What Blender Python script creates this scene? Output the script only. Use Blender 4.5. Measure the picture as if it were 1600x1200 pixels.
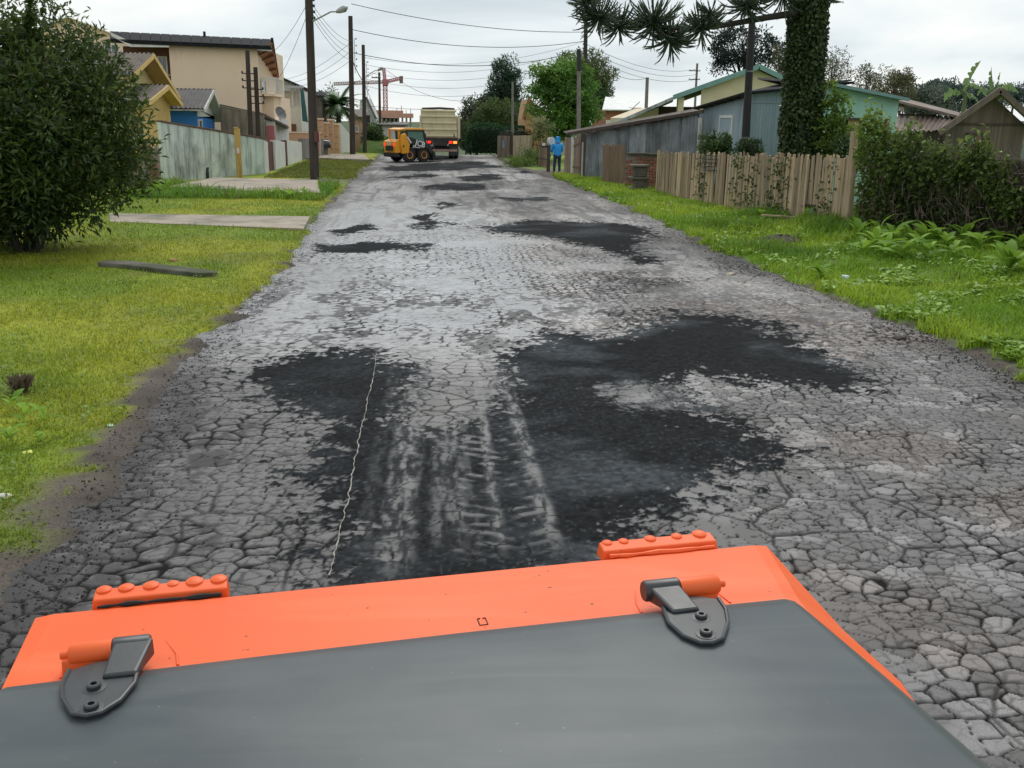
import bpy, bmesh, math, random
import numpy as np
from mathutils import Matrix, Vector
random.seed(7); np.random.seed(7)
for o in list(bpy.data.objects): bpy.data.objects.remove(o)
scene = bpy.context.scene
COL = scene.collection

# ------------------------------------------------------------------ camera
H = 2.6; FPX = 1500.0                      # eye height on the roller, focal length in photo pixels
vY = Vector((-135/FPX, 415/FPX, -1)).normalized()      # road direction (+Y) seen by the camera
vZ = Vector((0.014, 1, 0.2754)); vZ = (vZ-vY*vZ.dot(vY)).normalized()      # world up seen by the camera (slight roll)
vX = vY.cross(vZ)
RC = Matrix((vX, vY, vZ))                  # camera -> world
cam_data = bpy.data.cameras.new('camera'); cam = bpy.data.objects.new('camera', cam_data); COL.objects.link(cam)
cam.matrix_world = Matrix.Translation((0, 0, H)) @ RC.to_4x4()
cam_data.sensor_width = 36; cam_data.lens = 36*FPX/1600
cam_data.clip_start = 0.05; cam_data.clip_end = 5000
scene.camera = cam
scene.render.resolution_x = 1024; scene.render.resolution_y = 768

# ------------------------------------------------------------------ sky, sun, exposure
SUN_EL, SUN_ROT = math.radians(50), math.radians(12)
world = bpy.data.worlds.new('World'); scene.world = world; world.use_nodes = True
nt = world.node_tree; nt.nodes.clear()
def wn(t, **k):
    n = nt.nodes.new(t)
    for a, b in k.items(): setattr(n, a, b)
    return n
out = wn('ShaderNodeOutputWorld'); bg = wn('ShaderNodeBackground'); L = nt.links.new
sky = wn('ShaderNodeTexSky', sky_type='NISHITA', sun_disc=False, sun_elevation=SUN_EL, sun_rotation=SUN_ROT)
skm = wn('ShaderNodeVectorMath', operation='SCALE'); skm.inputs['Scale'].default_value = 0.10; L(sky.outputs[0], skm.inputs[0])
tc = wn('ShaderNodeTexCoord'); sep = wn('ShaderNodeSeparateXYZ'); L(tc.outputs['Generated'], sep.inputs[0])
mz = wn('ShaderNodeMath', operation='MAXIMUM'); mz.inputs[1].default_value = 0.0; L(sep.outputs[2], mz.inputs[0])
ad = wn('ShaderNodeMath', operation='ADD'); ad.inputs[1].default_value = 0.22; L(mz.outputs[0], ad.inputs[0])
dv = wn('ShaderNodeVectorMath', operation='DIVIDE'); cmb = wn('ShaderNodeCombineXYZ')
for i in range(3): L(ad.outputs[0], cmb.inputs[i])
L(tc.outputs['Generated'], dv.inputs[0]); L(cmb.outputs[0], dv.inputs[1])
n1 = wn('ShaderNodeTexNoise'); n1.inputs['Scale'].default_value = 0.75; n1.inputs['Detail'].default_value = 6; n1.inputs['Roughness'].default_value = 0.52
n1.inputs['Distortion'].default_value = 0.35
mp = wn('ShaderNodeMapping'); mp.inputs['Location'].default_value = (3.1, 1.7, 0.0); L(dv.outputs[0], mp.inputs[0]); L(mp.outputs[0], n1.inputs['Vector'])
rp = wn('ShaderNodeValToRGB'); L(n1.outputs[0], rp.inputs[0])
e = rp.color_ramp.elements
e[0].position = 0.37; e[0].color = (0.60, 0.68, 0.735, 1)
e[1].position = 0.62; e[1].color = (1.02, 1.03, 1.0, 1)
el = e.new(0.49); el.color = (0.85, 0.915, 0.935, 1)
mx = wn('ShaderNodeMix', data_type='RGBA'); mx.inputs[0].default_value = 0.93
L(skm.outputs[0], mx.inputs[6]); L(rp.outputs[0], mx.inputs[7])
L(mx.outputs[2], bg.inputs[0]); bg.inputs[1].default_value = 0.67
L(bg.outputs[0], out.inputs[0])
sun_d = bpy.data.lights.new('sun', 'SUN'); sun_d.energy = 1.5; sun_d.angle = math.radians(35); sun_d.color = (1.0, 0.96, 0.9)
sun = bpy.data.objects.new('sun', sun_d); COL.objects.link(sun)
sd = Vector((math.sin(SUN_ROT)*math.cos(SUN_EL), math.cos(SUN_ROT)*math.cos(SUN_EL), math.sin(SUN_EL)))
sun.rotation_euler = sd.to_track_quat('Z', 'Y').to_euler()
scene.view_settings.view_transform = 'Standard'; scene.view_settings.look = 'None'
scene.view_settings.exposure = 0.6; scene.view_settings.gamma = 1.0
scene.render.engine = 'CYCLES'

# ------------------------------------------------------------------ measuring helpers (photo pixel -> world)
def ray(x, y): return RC @ Vector(((x-800)/FPX, -(y-600)/FPX, -1))
def G(x, y, z=0.0):
    d = ray(x, y); t = (z-H)/d.z; return Vector((d.x*t, d.y*t, z))
def D(x, y, Y):
    d = ray(x, y); t = Y/d.y; return Vector((d.x*t, Y, H+d.z*t))
def PX(X, Y, Z):
    c = RC.transposed() @ Vector((X, Y, Z-H)); return (800+FPX*c.x/-c.z, 600-FPX*c.y/-c.z)

# ------------------------------------------------------------------ numpy noise
_perm = np.random.RandomState(11).rand(512, 512).astype(np.float32)
def vnoise(x, y):
    xi = np.floor(x).astype(np.int64); yi = np.floor(y).astype(np.int64)
    fx = x-xi; fy = y-yi; fx = fx*fx*(3-2*fx); fy = fy*fy*(3-2*fy)
    a = _perm[xi % 512, yi % 512]; b = _perm[(xi+1) % 512, yi % 512]
    c = _perm[xi % 512, (yi+1) % 512]; d = _perm[(xi+1) % 512, (yi+1) % 512]
    return (a*(1-fx)+b*fx)*(1-fy)+(c*(1-fx)+d*fx)*fy
def fbm(x, y, s=1.0, o=4, off=0.0):
    x = np.asarray(x, dtype=np.float64)/s; y = np.asarray(y, dtype=np.float64)/s; x, y = x*0.866-y*0.5+off+137.3, x*0.5+y*0.866+off*1.7+191.1
    r = 0; a = 0.5; t = 0
    for i in range(o):
        r = r+a*vnoise(x, y); t += a; a *= 0.5; x, y = (x*0.8-y*0.6)*2.03+5.1, (x*0.6+y*0.8)*2.03+9.7
    return r/t
def sstep(a, b, x):
    t = np.clip((x-a)/(b-a), 0, 1); return t*t*(3-2*t)
def voronoi(x, y, s, seed=0):
    x = x/s; y = y/s; xi = np.floor(x).astype(np.int64); yi = np.floor(y).astype(np.int64)
    f1 = np.full(x.shape, 9.0); f2 = np.full(x.shape, 9.0); idv = np.zeros(x.shape)
    for i in (-1, 0, 1):
        for j in (-1, 0, 1):
            cx = xi+i; cy = yi+j
            jx = _perm[(cx*7+seed) % 512, (cy*3+11) % 512]; jy = _perm[(cx*5+91) % 512, (cy*11+seed+7) % 512]
            d = np.hypot(cx+0.1+0.8*jx-x, cy+0.1+0.8*jy-y)
            n = d < f1
            f2 = np.where(n, f1, np.minimum(f2, d)); f1 = np.where(n, d, f1); idv = np.where(n, jx, idv)
    return (f2-f1)*s*0.5, idv
def seg_dist(x, y, pts):
    d = np.full(x.shape, 1e9)
    for (ax, ay), (bx, by) in zip(pts[:-1], pts[1:]):
        l2 = (bx-ax)**2+(by-ay)**2+1e-12
        t = np.clip(((x-ax)*(bx-ax)+(y-ay)*(by-ay))/l2, 0, 1)
        d = np.minimum(d, np.hypot(x-ax-t*(bx-ax), y-ay-t*(by-ay)))
    return d
def poly_sd(x, y, pts):                    # signed distance, positive inside
    ins = np.zeros(x.shape, bool); n = len(pts)
    for i in range(n):
        ax, ay = pts[i]; bx, by = pts[(i+1) % n]
        c = ((ay > y) != (by > y)) & (x < (bx-ax)*(y-ay)/(by-ay+1e-12)+ax)
        ins ^= c
    d = seg_dist(x, y, list(pts)+[pts[0]])
    return np.where(ins, d, -d)

# ------------------------------------------------------------------ mesh helpers
def tagp(o, label=None, cat=None, group=None, kind=None):
    if label: o['label'] = label
    if cat: o['category'] = cat
    if group: o['group'] = group
    if kind: o['kind'] = kind
    return o
def worldloc(o):
    v = Vector((0, 0, 0))
    while o: v = v+o.location; o = o.parent
    return v
def thing(name, label, cat, loc=(0, 0, 0), rz=0.0, group=None):
    o = bpy.data.objects.new(name, None); COL.objects.link(o); o.location = loc; o.rotation_euler = (0, 0, rz)
    o.empty_display_size = 0.2
    return tagp(o, label, cat, group)
def mesh_np(name, V, F, mat=None, parent=None, smooth=False, attrs=None, loc=(0, 0, 0)):
    V = np.asarray(V, dtype=np.float32); F = np.asarray(F, dtype=np.int32); k = F.shape[1]
    me = bpy.data.meshes.new(name); me.vertices.add(len(V)); me.vertices.foreach_set('co', V.ravel())
    me.loops.add(F.size); me.loops.foreach_set('vertex_index', F.ravel())
    me.polygons.add(len(F)); me.polygons.foreach_set('loop_start', np.arange(0, F.size, k, dtype=np.int32))
    if smooth: me.polygons.foreach_set('use_smooth', np.ones(len(F), dtype=bool))
    me.update(calc_edges=True)
    for an, (ty, arr) in (attrs or {}).items():
        a = me.attributes.new(an, ty, 'POINT'); arr = np.asarray(arr, dtype=np.float32)
        a.data.foreach_set('color' if ty == 'FLOAT_COLOR' else 'value', arr.ravel())
    o = bpy.data.objects.new(name, me); COL.objects.link(o); o.location = loc
    if mat: me.materials.append(mat)
    if parent: o.parent = parent
    return o
def grid_faces(nr, nc, off=0):
    r = np.arange(nr-1)[:, None]; c = np.arange(nc-1)[None, :]
    a = r*nc+c+off
    return np.stack([a, a+1, a+nc+1, a+nc], -1).reshape(-1, 4)
class MB:
    """collects shapes; build() links them as one mesh. Coordinates are world unless local=True"""
    def __init__(s): s.v = []; s.f = []
    def add(s, vs, fs):
        o = len(s.v); s.v += [tuple(v) for v in vs]; s.f += [tuple(i+o for i in f) for f in fs]; return s
    def hexa(s, p):      # 8 points: bottom ring 0-3 counter-clockwise, top ring 4-7
        return s.add(p, [(3, 2, 1, 0), (4, 5, 6, 7), (0, 1, 5, 4), (1, 2, 6, 5), (2, 3, 7, 6), (3, 0, 4, 7)])
    def box(s, x0, x1, y0, y1, z0, z1):
        return s.hexa([(x0, y0, z0), (x1, y0, z0), (x1, y1, z0), (x0, y1, z0), (x0, y0, z1), (x1, y0, z1), (x1, y1, z1), (x0, y1, z1)])
    def obox(s, c, sx, sy, sz, rot=None):      # centred, rotated box
        R = rot or Matrix.Identity(3); c = Vector(c); p = []
        for z in (-1, 1):
            for x, y in ((-1, -1), (1, -1), (1, 1), (-1, 1)):
                p.append(c+R@Vector((x*sx/2, y*sy/2, z*sz/2)))
        return s.hexa(p)
    def bar(s, a, b, w, h, up=(0, 0, 1)):      # rectangular bar from a to b
        a = Vector(a); b = Vector(b); d = (b-a).normalized(); u = Vector(up); r = d.cross(u)
        if r.length < 1e-4: r = d.cross(Vector((1, 0, 0)))
        r.normalize(); u = r.cross(d).normalized(); p = []
        for q in (a, b):
            p += [q-r*w/2-u*h/2, q+r*w/2-u*h/2, q+r*w/2+u*h/2, q-r*w/2+u*h/2]
        return s.add(p, [(0, 1, 2, 3), (7, 6, 5, 4), (0, 4, 5, 1), (1, 5, 6, 2), (2, 6, 7, 3), (3, 7, 4, 0)])
    def tube(s, pts, rad, n=8, caps=True):
        pts = [Vector(p) for p in pts]
        if not hasattr(rad, '__len__'): rad = [rad]*len(pts)
        o = len(s.v); ref = None
        for i, p in enumerate(pts):
            d = (pts[min(i+1, len(pts)-1)]-pts[max(i-1, 0)])
            d = d.normalized() if d.length > 1e-9 else Vector((0, 0, 1))
            if ref is None: ref = d.cross(Vector((0.31, 0.77, 0.2)) if abs(d.z) > 0.8 else Vector((0, 0, 1))).normalized()
            ref = (ref-d*ref.dot(d)).normalized(); b = d.cross(ref)
            for k in range(n):
                a = 2*math.pi*k/n; s.v.append(tuple(p+(ref*math.cos(a)+b*math.sin(a))*rad[i]))
        for i in range(len(pts)-1):
            for k in range(n):
                s.f.append((o+i*n+k, o+i*n+(k+1) % n, o+(i+1)*n+(k+1) % n, o+(i+1)*n+k))
        if caps:
            s.f.append(tuple(o+k for k in range(n))[::-1]); s.f.append(tuple(o+(len(pts)-1)*n+k for k in range(n)))
        return s
    def prism(s, poly, vec):                   # planar polygon of 3D points extruded by vec
        n = len(poly); vec = Vector(vec); a = [Vector(p) for p in poly]; b = [p+vec for p in a]
        return s.add(a+b, [tuple(range(n))[::-1], tuple(range(n, 2*n))]+[(i, (i+1) % n, n+(i+1) % n, n+i) for i in range(n)])
    def lathe(s, prof, axis_o, axis_d, n=20):  # profile (r, h) around an axis
        d = Vector(axis_d).normalized(); r0 = d.orthogonal().normalized(); b = d.cross(r0); o = len(s.v); ao = Vector(axis_o)
        for r, h in prof:
            for k in range(n):
                a = 2*math.pi*k/n; s.v.append(tuple(ao+d*h+(r0*math.cos(a)+b*math.sin(a))*r))
        for i in range(len(prof)-1):
            for k in range(n): s.f.append((o+i*n+k, o+i*n+(k+1) % n, o+(i+1)*n+(k+1) % n, o+(i+1)*n+k))
        s.f.append(tuple(o+k for k in range(n))[::-1]); s.f.append(tuple(o+(len(prof)-1)*n+k for k in range(n)))
        return s
    def build(s, name, mat, parent=None, smooth=False, local=False, bevel=0.0, loc=None):
        off = Vector((0, 0, 0)) if local else (worldloc(parent) if parent else Vector(loc or (0, 0, 0)))
        me = bpy.data.meshes.new(name)
        me.from_pydata([(v[0]-off.x, v[1]-off.y, v[2]-off.z) for v in s.v], [], s.f); 
        bm = bmesh.new(); bm.from_mesh(me); bmesh.ops.recalc_face_normals(bm, faces=bm.faces)
        if bevel > 0:
            es = [e for e in bm.edges if len(e.link_faces) == 2 and e.calc_face_angle(0) > 0.5]
            bmesh.ops.bevel(bm, geom=es, offset=bevel, segments=2, affect='EDGES', profile=0.5, clamp_overlap=True)
        bm.to_mesh(me); bm.free()
        if smooth:
            me.polygons.foreach_set('use_smooth', np.ones(len(me.polygons), dtype=bool))
            try: me.set_sharp_from_angle(angle=math.radians(40))
            except Exception: pass
        me.materials.append(mat)
        o = bpy.data.objects.new(name, me); COL.objects.link(o)
        if parent: o.parent = parent
        elif loc is not None and not local: o.location = loc
        elif local and loc is not None: o.location = loc
        return o
def copy_tree(o, parent=None):
    c = o.copy(); COL.objects.link(c); c.parent = parent
    for ch in list(o.children): copy_tree(ch, c)
    return c
def text_mesh(name, txt, size, mat, parent, M, extrude=0.004):
    cu = bpy.data.curves.new(name+'_c', 'FONT'); cu.body = txt; cu.size = size; cu.extrude = extrude; cu.align_x = 'CENTER'; cu.align_y = 'CENTER'
    cu.offset = size*0.022
    to = bpy.data.objects.new(name+'_c', cu); COL.objects.link(to)
    dg = bpy.context.evaluated_depsgraph_get(); me = bpy.data.meshes.new_from_object(to.evaluated_get(dg)); bpy.data.objects.remove(to)
    me.transform(M); me.materials.clear(); me.materials.append(mat); me.name = name
    o = bpy.data.objects.new(name, me); COL.objects.link(o); o.parent = parent
    return o

# ------------------------------------------------------------------ materials
MATS = {}
def mat(name, col, rough=0.8, col2=None, scale=3.0, detail=5, bump=0.15, bscale=None, streak=None, streak_amt=0.5, metal=0.0,
        spec=0.5, rnd=0.0, emit=None, attr=None, stretch=(1, 1, 1), alpha=None, trans=0.0, coat=0.0, blotch=None, blotch_amt=0.5, blotch_scale=0.6, bdist=0.01, subs=0.0, speck=None, speck_scale=55, speck_lim=0.70, wipe=None):
    if name in MATS: return MATS[name]
    m = bpy.data.materials.new(name); MATS[name] = m; m.use_nodes = True; t = m.node_tree; t.nodes.clear(); ln = t.links.new
    def N(ty, **k):
        n = t.nodes.new(ty)
        for a, b in k.items(): setattr(n, a, b)
        return n
    o = N('ShaderNodeOutputMaterial'); b = N('ShaderNodeBsdfPrincipled'); ln(b.outputs[0], o.inputs[0])
    b.inputs['Roughness'].default_value = rough; b.inputs['Metallic'].default_value = metal; b.inputs['Specular IOR Level'].default_value = spec
    b.inputs['Coat Weight'].default_value = coat; b.inputs['Coat Roughness'].default_value = 0.15; b.inputs['Transmission Weight'].default_value = trans
    tcn = N('ShaderNodeTexCoord'); mpn = N('ShaderNodeMapping'); mpn.inputs['Scale'].default_value = stretch
    ln(tcn.outputs['Object'], mpn.inputs[0])
    def noise(sc, det=5, vec=None, ro=0.55):
        n = N('ShaderNodeTexNoise'); n.inputs['Scale'].default_value = sc; n.inputs['Detail'].default_value = det; n.inputs['Roughness'].default_value = ro
        ln(vec or mpn.outputs[0], n.inputs['Vector']); return n.outputs[0]
    def mixc(fac, a, c, blend='MIX'):
        x = N('ShaderNodeMix', data_type='RGBA', blend_type=blend)
        if isinstance(fac, float): x.inputs[0].default_value = fac
        else: ln(fac, x.inputs[0])
        for i, q in ((6, a), (7, c)):
            if isinstance(q, tuple): x.inputs[i].default_value = (*q[:3], 1)
            else: ln(q, x.inputs[i])
        return x.outputs[2]
    def ramp(v, lo, hi):
        r = N('ShaderNodeMapRange'); r.inputs[1].default_value = lo; r.inputs[2].default_value = hi; ln(v, r.inputs[0]); return r.outputs[0]
    c2 = col2 or tuple(x*0.7 for x in col)
    base = tuple(col)
    if attr:
        an = N('ShaderNodeAttribute'); an.attribute_name = attr; base = an.outputs['Color']
        c = mixc(ramp(noise(scale, detail), 0.35, 0.7), base, mixc(1.0, base, tuple(x/max(1e-4, y) for x, y in zip(c2, col)), 'MULTIPLY'))
    else:
        c = mixc(ramp(noise(scale, detail), 0.35, 0.68), base, c2)
    if blotch:
        c = mixc(ramp(noise(blotch_scale, 6, None, 0.62), 0.62-blotch_amt*0.35, 0.78-blotch_amt*0.25), c, blotch)
    if streak:
        sm = N('ShaderNodeMapping'); sm.inputs['Scale'].default_value = (2.2, 2.2, 0.28); ln(tcn.outputs['Object'], sm.inputs[0])
        c = mixc(ramp(noise(1.6, 7, sm.outputs[0], 0.68), 0.62-streak_amt*0.25, 0.80-streak_amt*0.15), c, streak)
    if wipe:
        wm = N('ShaderNodeMapping'); wm.inputs['Scale'].default_value = (0.5, 2.6, 1.0); wm.inputs['Rotation'].default_value = (0, 0, 0.5); ln(tcn.outputs['Object'], wm.inputs[0])
        nz = N('ShaderNodeTexNoise'); nz.inputs['Scale'].default_value = 2.2; nz.inputs['Detail'].default_value = 6; nz.inputs['Distortion'].default_value = 1.2; ln(wm.outputs[0], nz.inputs['Vector'])
        c = mixc(ramp(nz.outputs[0], 0.45, 0.80), c, wipe)
    if speck:
        c = mixc(ramp(noise(speck_scale, 2), speck_lim, speck_lim+0.04), c, speck)
    if rnd > 0:
        oi = N('ShaderNodeObjectInfo'); hv = N('ShaderNodeHueSaturation'); ln(c, hv.inputs['Color'])
        rr = N('ShaderNodeMapRange'); rr.inputs[3].default_value = 1-rnd; rr.inputs[4].default_value = 1+rnd; ln(oi.outputs['Random'], rr.inputs[0]); ln(rr.outputs[0], hv.inputs['Value'])
        c = hv.outputs[0]
    ln(c, b.inputs['Base Color'])
    if bump > 0:
        bn = N('ShaderNodeBump'); bn.inputs['Strength'].default_value = bump; bn.inputs['Distance'].default_value = bdist
        ln(noise(bscale or scale*6, 6), bn.inputs['Height']); ln(bn.outputs[0], b.inputs['Normal'])
        rv = N('ShaderNodeMapRange'); rv.inputs[3].default_value = max(0.02, rough-0.12); rv.inputs[4].default_value = min(1, rough+0.12); ln(noise(scale*1.7, 4), rv.inputs[0]); ln(rv.outputs[0], b.inputs['Roughness'])
    if emit:
        b.inputs['Emission Color'].default_value = (*emit[:3], 1); b.inputs['Emission Strength'].default_value = emit[3]
    if subs: b.inputs['Subsurface Weight'].default_value = 0.0
    return m
def leaf_mat(name, attr='tint', rough=0.5, trans=0.35, spec=0.35):
    if name in MATS: return MATS[name]
    m = bpy.data.materials.new(name); MATS[name] = m; m.use_nodes = True; t = m.node_tree; t.nodes.clear(); ln = t.links.new
    o = t.nodes.new('ShaderNodeOutputMaterial'); b = t.nodes.new('ShaderNodeBsdfPrincipled'); tr = t.nodes.new('ShaderNodeBsdfTranslucent'); mixs = t.nodes.new('ShaderNodeMixShader')
    a = t.nodes.new('ShaderNodeAttribute'); a.attribute_name = attr
    b.inputs['Roughness'].default_value = rough; b.inputs['Specular IOR Level'].default_value = spec
    ln(a.outputs['Color'], b.inputs['Base Color']); 
    hs = t.nodes.new('ShaderNodeHueSaturation'); hs.inputs['Value'].default_value = 1.25; hs.inputs['Hue'].default_value = 0.485; ln(a.outputs['Color'], hs.inputs['Color']); ln(hs.outputs[0], tr.inputs['Color'])
    mixs.inputs[0].default_value = trans; ln(b.outputs[0], mixs.inputs[1]); ln(tr.outputs[0], mixs.inputs[2]); ln(mixs.outputs[0], o.inputs[0])
    return m
# ================================================================== GROUND AND ROAD
_LP = [(-2.3, -10), (-2.19, 4.6), (-2.1, 5.7), (-2.2, 7.3), (-2.38, 9.1), (-2.5, 11.2), (-2.42, 14.1), (-2.42, 17.2), (-2.55, 20.8), (-2.8, 25.5), (-2.88, 32.8), (-2.95, 43), (-3.08, 63), (-3.0, 90)]
_RP = [(6.2, -10), (6.22, 9.2), (6.25, 10.8), (6.25, 12.5), (6.08, 14.3), (6.02, 17.2), (5.9, 21), (6.12, 27.7), (6.05, 33.5), (5.9, 42), (4.9, 54), (4.8, 65), (4.7, 90)]
def XL(Y): return np.interp(Y, [p[1] for p in _LP], [p[0] for p in _LP])
def XR(Y): return np.interp(Y, [p[1] for p in _RP], [p[0] for p in _RP])
def drop(Y): return np.where(Y > 74, -(np.minimum(Y, 200)-74)*0.055, 0.0)
def road_z(X, Y): return 0.02*(fbm(X, Y, 2.4, 3)-0.5)+drop(Y)
def ground_z(X, Y, fine=True):
    X = np.asarray(X, float); Y = np.asarray(Y, float)
    d = np.maximum(XL(Y)-X, X-XR(Y))
    n = (fbm(X, Y, 0.9, 4, 3.0)-0.5)*0.55+(fbm(X, Y, 0.22, 3, 8.0)-0.5)*0.3
    z = -0.10+0.15*sstep(-0.22, 0.38, d+n)
    z = z+0.06*(fbm(X, Y, 1.7, 4, 5.0)-0.5)*sstep(0, 1.2, d)
    z = z+0.34*sstep(7.0, 10.3, X)*sstep(31, 22, Y)+0.05*sstep(0.3, 3.0, XL(Y)-X)
    for P in PAVED: z = z-0.09*sstep(0.02, 0.12, poly_sd(X.ravel(), Y.ravel(), P).reshape(X.shape))
    return z+drop(Y)
def gp(pts, z=0.0): return [tuple(G(x, y, z)[:2]) for x, y in pts]
PAVED = [gp([(170, 333), (484, 338), (474, 358), (170, 347)], 0.1), gp([(262, 292), (330, 276), (498, 281), (501, 302), (380, 299)], 0.17)]
def gz(X, Y): return float(ground_z(np.array([X]), np.array([Y]))[0])

def attr_mat(name, rough_attr=None, rough=0.9, bump=0.4, bscale=60, bdist=0.006, spec=0.5, speck=0.25, speckscale=140):
    m = bpy.data.materials.new(name); MATS[name] = m; m.use_nodes = True; t = m.node_tree; t.nodes.clear(); ln = t.links.new
    o = t.nodes.new('ShaderNodeOutputMaterial'); b = t.nodes.new('ShaderNodeBsdfPrincipled'); ln(b.outputs[0], o.inputs[0])
    a = t.nodes.new('ShaderNodeAttribute'); a.attribute_name = 'col'
    tcn = t.nodes.new('ShaderNodeTexCoord')
    n = t.nodes.new('ShaderNodeTexNoise'); n.inputs['Scale'].default_value = speckscale; n.inputs['Detail'].default_value = 3; ln(tcn.outputs['Object'], n.inputs['Vector'])
    mr = t.nodes.new('ShaderNodeMapRange'); mr.inputs[1].default_value = 0.3; mr.inputs[2].default_value = 0.7; mr.inputs[3].default_value = 1-speck; mr.inputs[4].default_value = 1+speck; ln(n.outputs[0], mr.inputs[0])
    hv = t.nodes.new('ShaderNodeHueSaturation'); ln(a.outputs['Color'], hv.inputs['Color']); ln(mr.outputs[0], hv.inputs['Value']); ln(hv.outputs[0], b.inputs['Base Color'])
    b.inputs['Specular IOR Level'].default_value = spec; b.inputs['Roughness'].default_value = rough
    if rough_attr:
        ra = t.nodes.new('ShaderNodeAttribute'); ra.attribute_name = rough_attr; ln(ra.outputs['Fac'], b.inputs['Roughness'])
        sa = t.nodes.new('ShaderNodeAttribute'); sa.attribute_name = 'spec'; ln(sa.outputs['Fac'], b.inputs['Specular IOR Level'])
    bn = t.nodes.new('ShaderNodeBump'); bn.inputs['Strength'].default_value = bump; bn.inputs['Distance'].default_value = bdist
    n2 = t.nodes.new('ShaderNodeTexNoise'); n2.inputs['Scale'].default_value = bscale; n2.inputs['Detail'].default_value = 4; ln(tcn.outputs['Object'], n2.inputs['Vector'])
    ln(n2.outputs[0], bn.inputs['Height']); ln(bn.outputs[0], b.inputs['Normal'])
    return m

# ---- ground sheet
xs = np.concatenate([[-2500, -900, -300, -120, -70, -45, -30, -22], np.arange(-17, 19, 0.16), [22, 28, 40, 60, 100, 250, 800, 2500]])
ys = np.concatenate([[-2500, -600, -120, -40, -12, -3], np.arange(1.5, 40, 0.16), np.arange(40, 80, 0.45), [85, 95, 110, 130, 160, 200, 400, 900, 2600]])
gx, gy = np.meshgrid(xs, ys); gzv = ground_z(gx, gy)
d = np.maximum(XL(gy)-gx, gx-XR(gy)); left = gx < 1
wid = np.where(left, np.interp(gy, [0, 7, 10, 13, 16, 30, 45], [0.5, 0.42, 0.36, 0.2, 0.1, 0.1, 0.35]), np.interp(gy, [0, 12, 30, 44, 50, 60], [0.12, 0.18, 0.2, 0.3, 0.9, 0.5]))
nn = (fbm(gx, gy, 0.55, 4, 2.0)-0.5)*0.9+(fbm(gx, gy, 0.2, 3, 4.0)-0.5)*0.5
soil = 1-sstep(-0.1, 0.16, d-wid+nn*0.9)
soil = np.maximum(soil, sstep(0.60, 0.72, fbm(gx, gy, 1.3, 4, 7.0))*0.4)
# bare earth by the pole and pad on the left, dirt shoulder by the far right gate
soil = np.maximum(soil, sstep(1.6, 0.4, np.hypot(gx+4.4, (gy-40.5)*0.5)+nn*0.8))
soil = np.maximum(soil, sstep(2.6, 1.0, np.hypot((gx-6.3)*0.8, (gy-48)*0.35)+nn))
soil = np.maximum(soil, sstep(1.3, 0.3, np.hypot((gx-7.2), (gy-61)*0.16)+nn))
soil_pockets = [(7.4, 30.2, 0.35), (9.2, 23.6, 0.55), (7.6, 17.6, 0.35)]
for ax, ay, ar in soil_pockets: soil = np.maximum(soil, sstep(ar*1.4, ar*0.5, np.hypot(gx-ax, gy-ay)+nn*0.3))
pat = fbm(gx, gy, 2.2, 4, 9.0); pat2 = fbm(gx, gy, 0.5, 3, 1.0)
gl = np.array([0.13, 0.19, 0.013]); gl2 = np.array([0.23, 0.25, 0.02]); gr = np.array([0.10, 0.20, 0.018]); gr2 = np.array([0.17, 0.26, 0.025])
cL = gl+(gl2-gl)*sstep(0.35, 0.65, pat)[..., None]; cR = gr+(gr2-gr)*sstep(0.4, 0.65, pat)[..., None]
gcol = np.where(left[..., None], cL, cR)*(0.75+0.5*pat2[..., None])
scol = np.array([0.095, 0.080, 0.068])*(0.55+0.9*fbm(gx, gy, 0.3, 4, 6.0)[..., None])
scol = scol*(0.6+0.4*sstep(0.0, 0.5, d))[..., None]
far = sstep(80, 130, np.hypot(gx, gy))[..., None]
col = gcol*(1-soil[..., None])+scol*soil[..., None]; col = col*(1-far)+np.array([0.05, 0.08, 0.03])*far
m_ground = attr_mat('ground_mat', None, 0.95, 0.6, 45, 0.012, 0.25, 0.3, 60)
C4 = np.concatenate([col, np.ones(col.shape[:2]+(1,))], -1).reshape(-1, 4)
ground = mesh_np('ground', np.stack([gx, gy, gzv], -1).reshape(-1, 3), grid_faces(len(ys), len(xs)), m_ground, None, True, {'col': ('FLOAT_COLOR', C4)})
ground['kind'] = 'structure'
def soil_at(X, Y):
    d = np.maximum(XL(Y)-X, X-XR(Y)); lf = X < 1
    w = np.where(lf, np.interp(Y, [0, 7, 10, 13, 16, 30, 45], [0.5, 0.42, 0.36, 0.2, 0.1, 0.1, 0.35]), np.interp(Y, [0, 12, 30, 44, 50, 60], [0.12, 0.18, 0.2, 0.3, 0.9, 0.5]))
    n = (fbm(X, Y, 0.55, 4, 2.0)-0.5)*0.9+(fbm(X, Y, 0.2, 3, 4.0)-0.5)*0.5
    s = 1-sstep(-0.1, 0.16, d-w+n*0.9)
    s = np.maximum(s, sstep(1.6, 0.4, np.hypot(X+4.4, (Y-40.5)*0.5)+n*0.8))
    for ax, ay, ar in soil_pockets: s = np.maximum(s, sstep(ar*1.4, ar*0.5, np.hypot(X-ax, Y-ay)+n*0.3))
    return s

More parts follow.
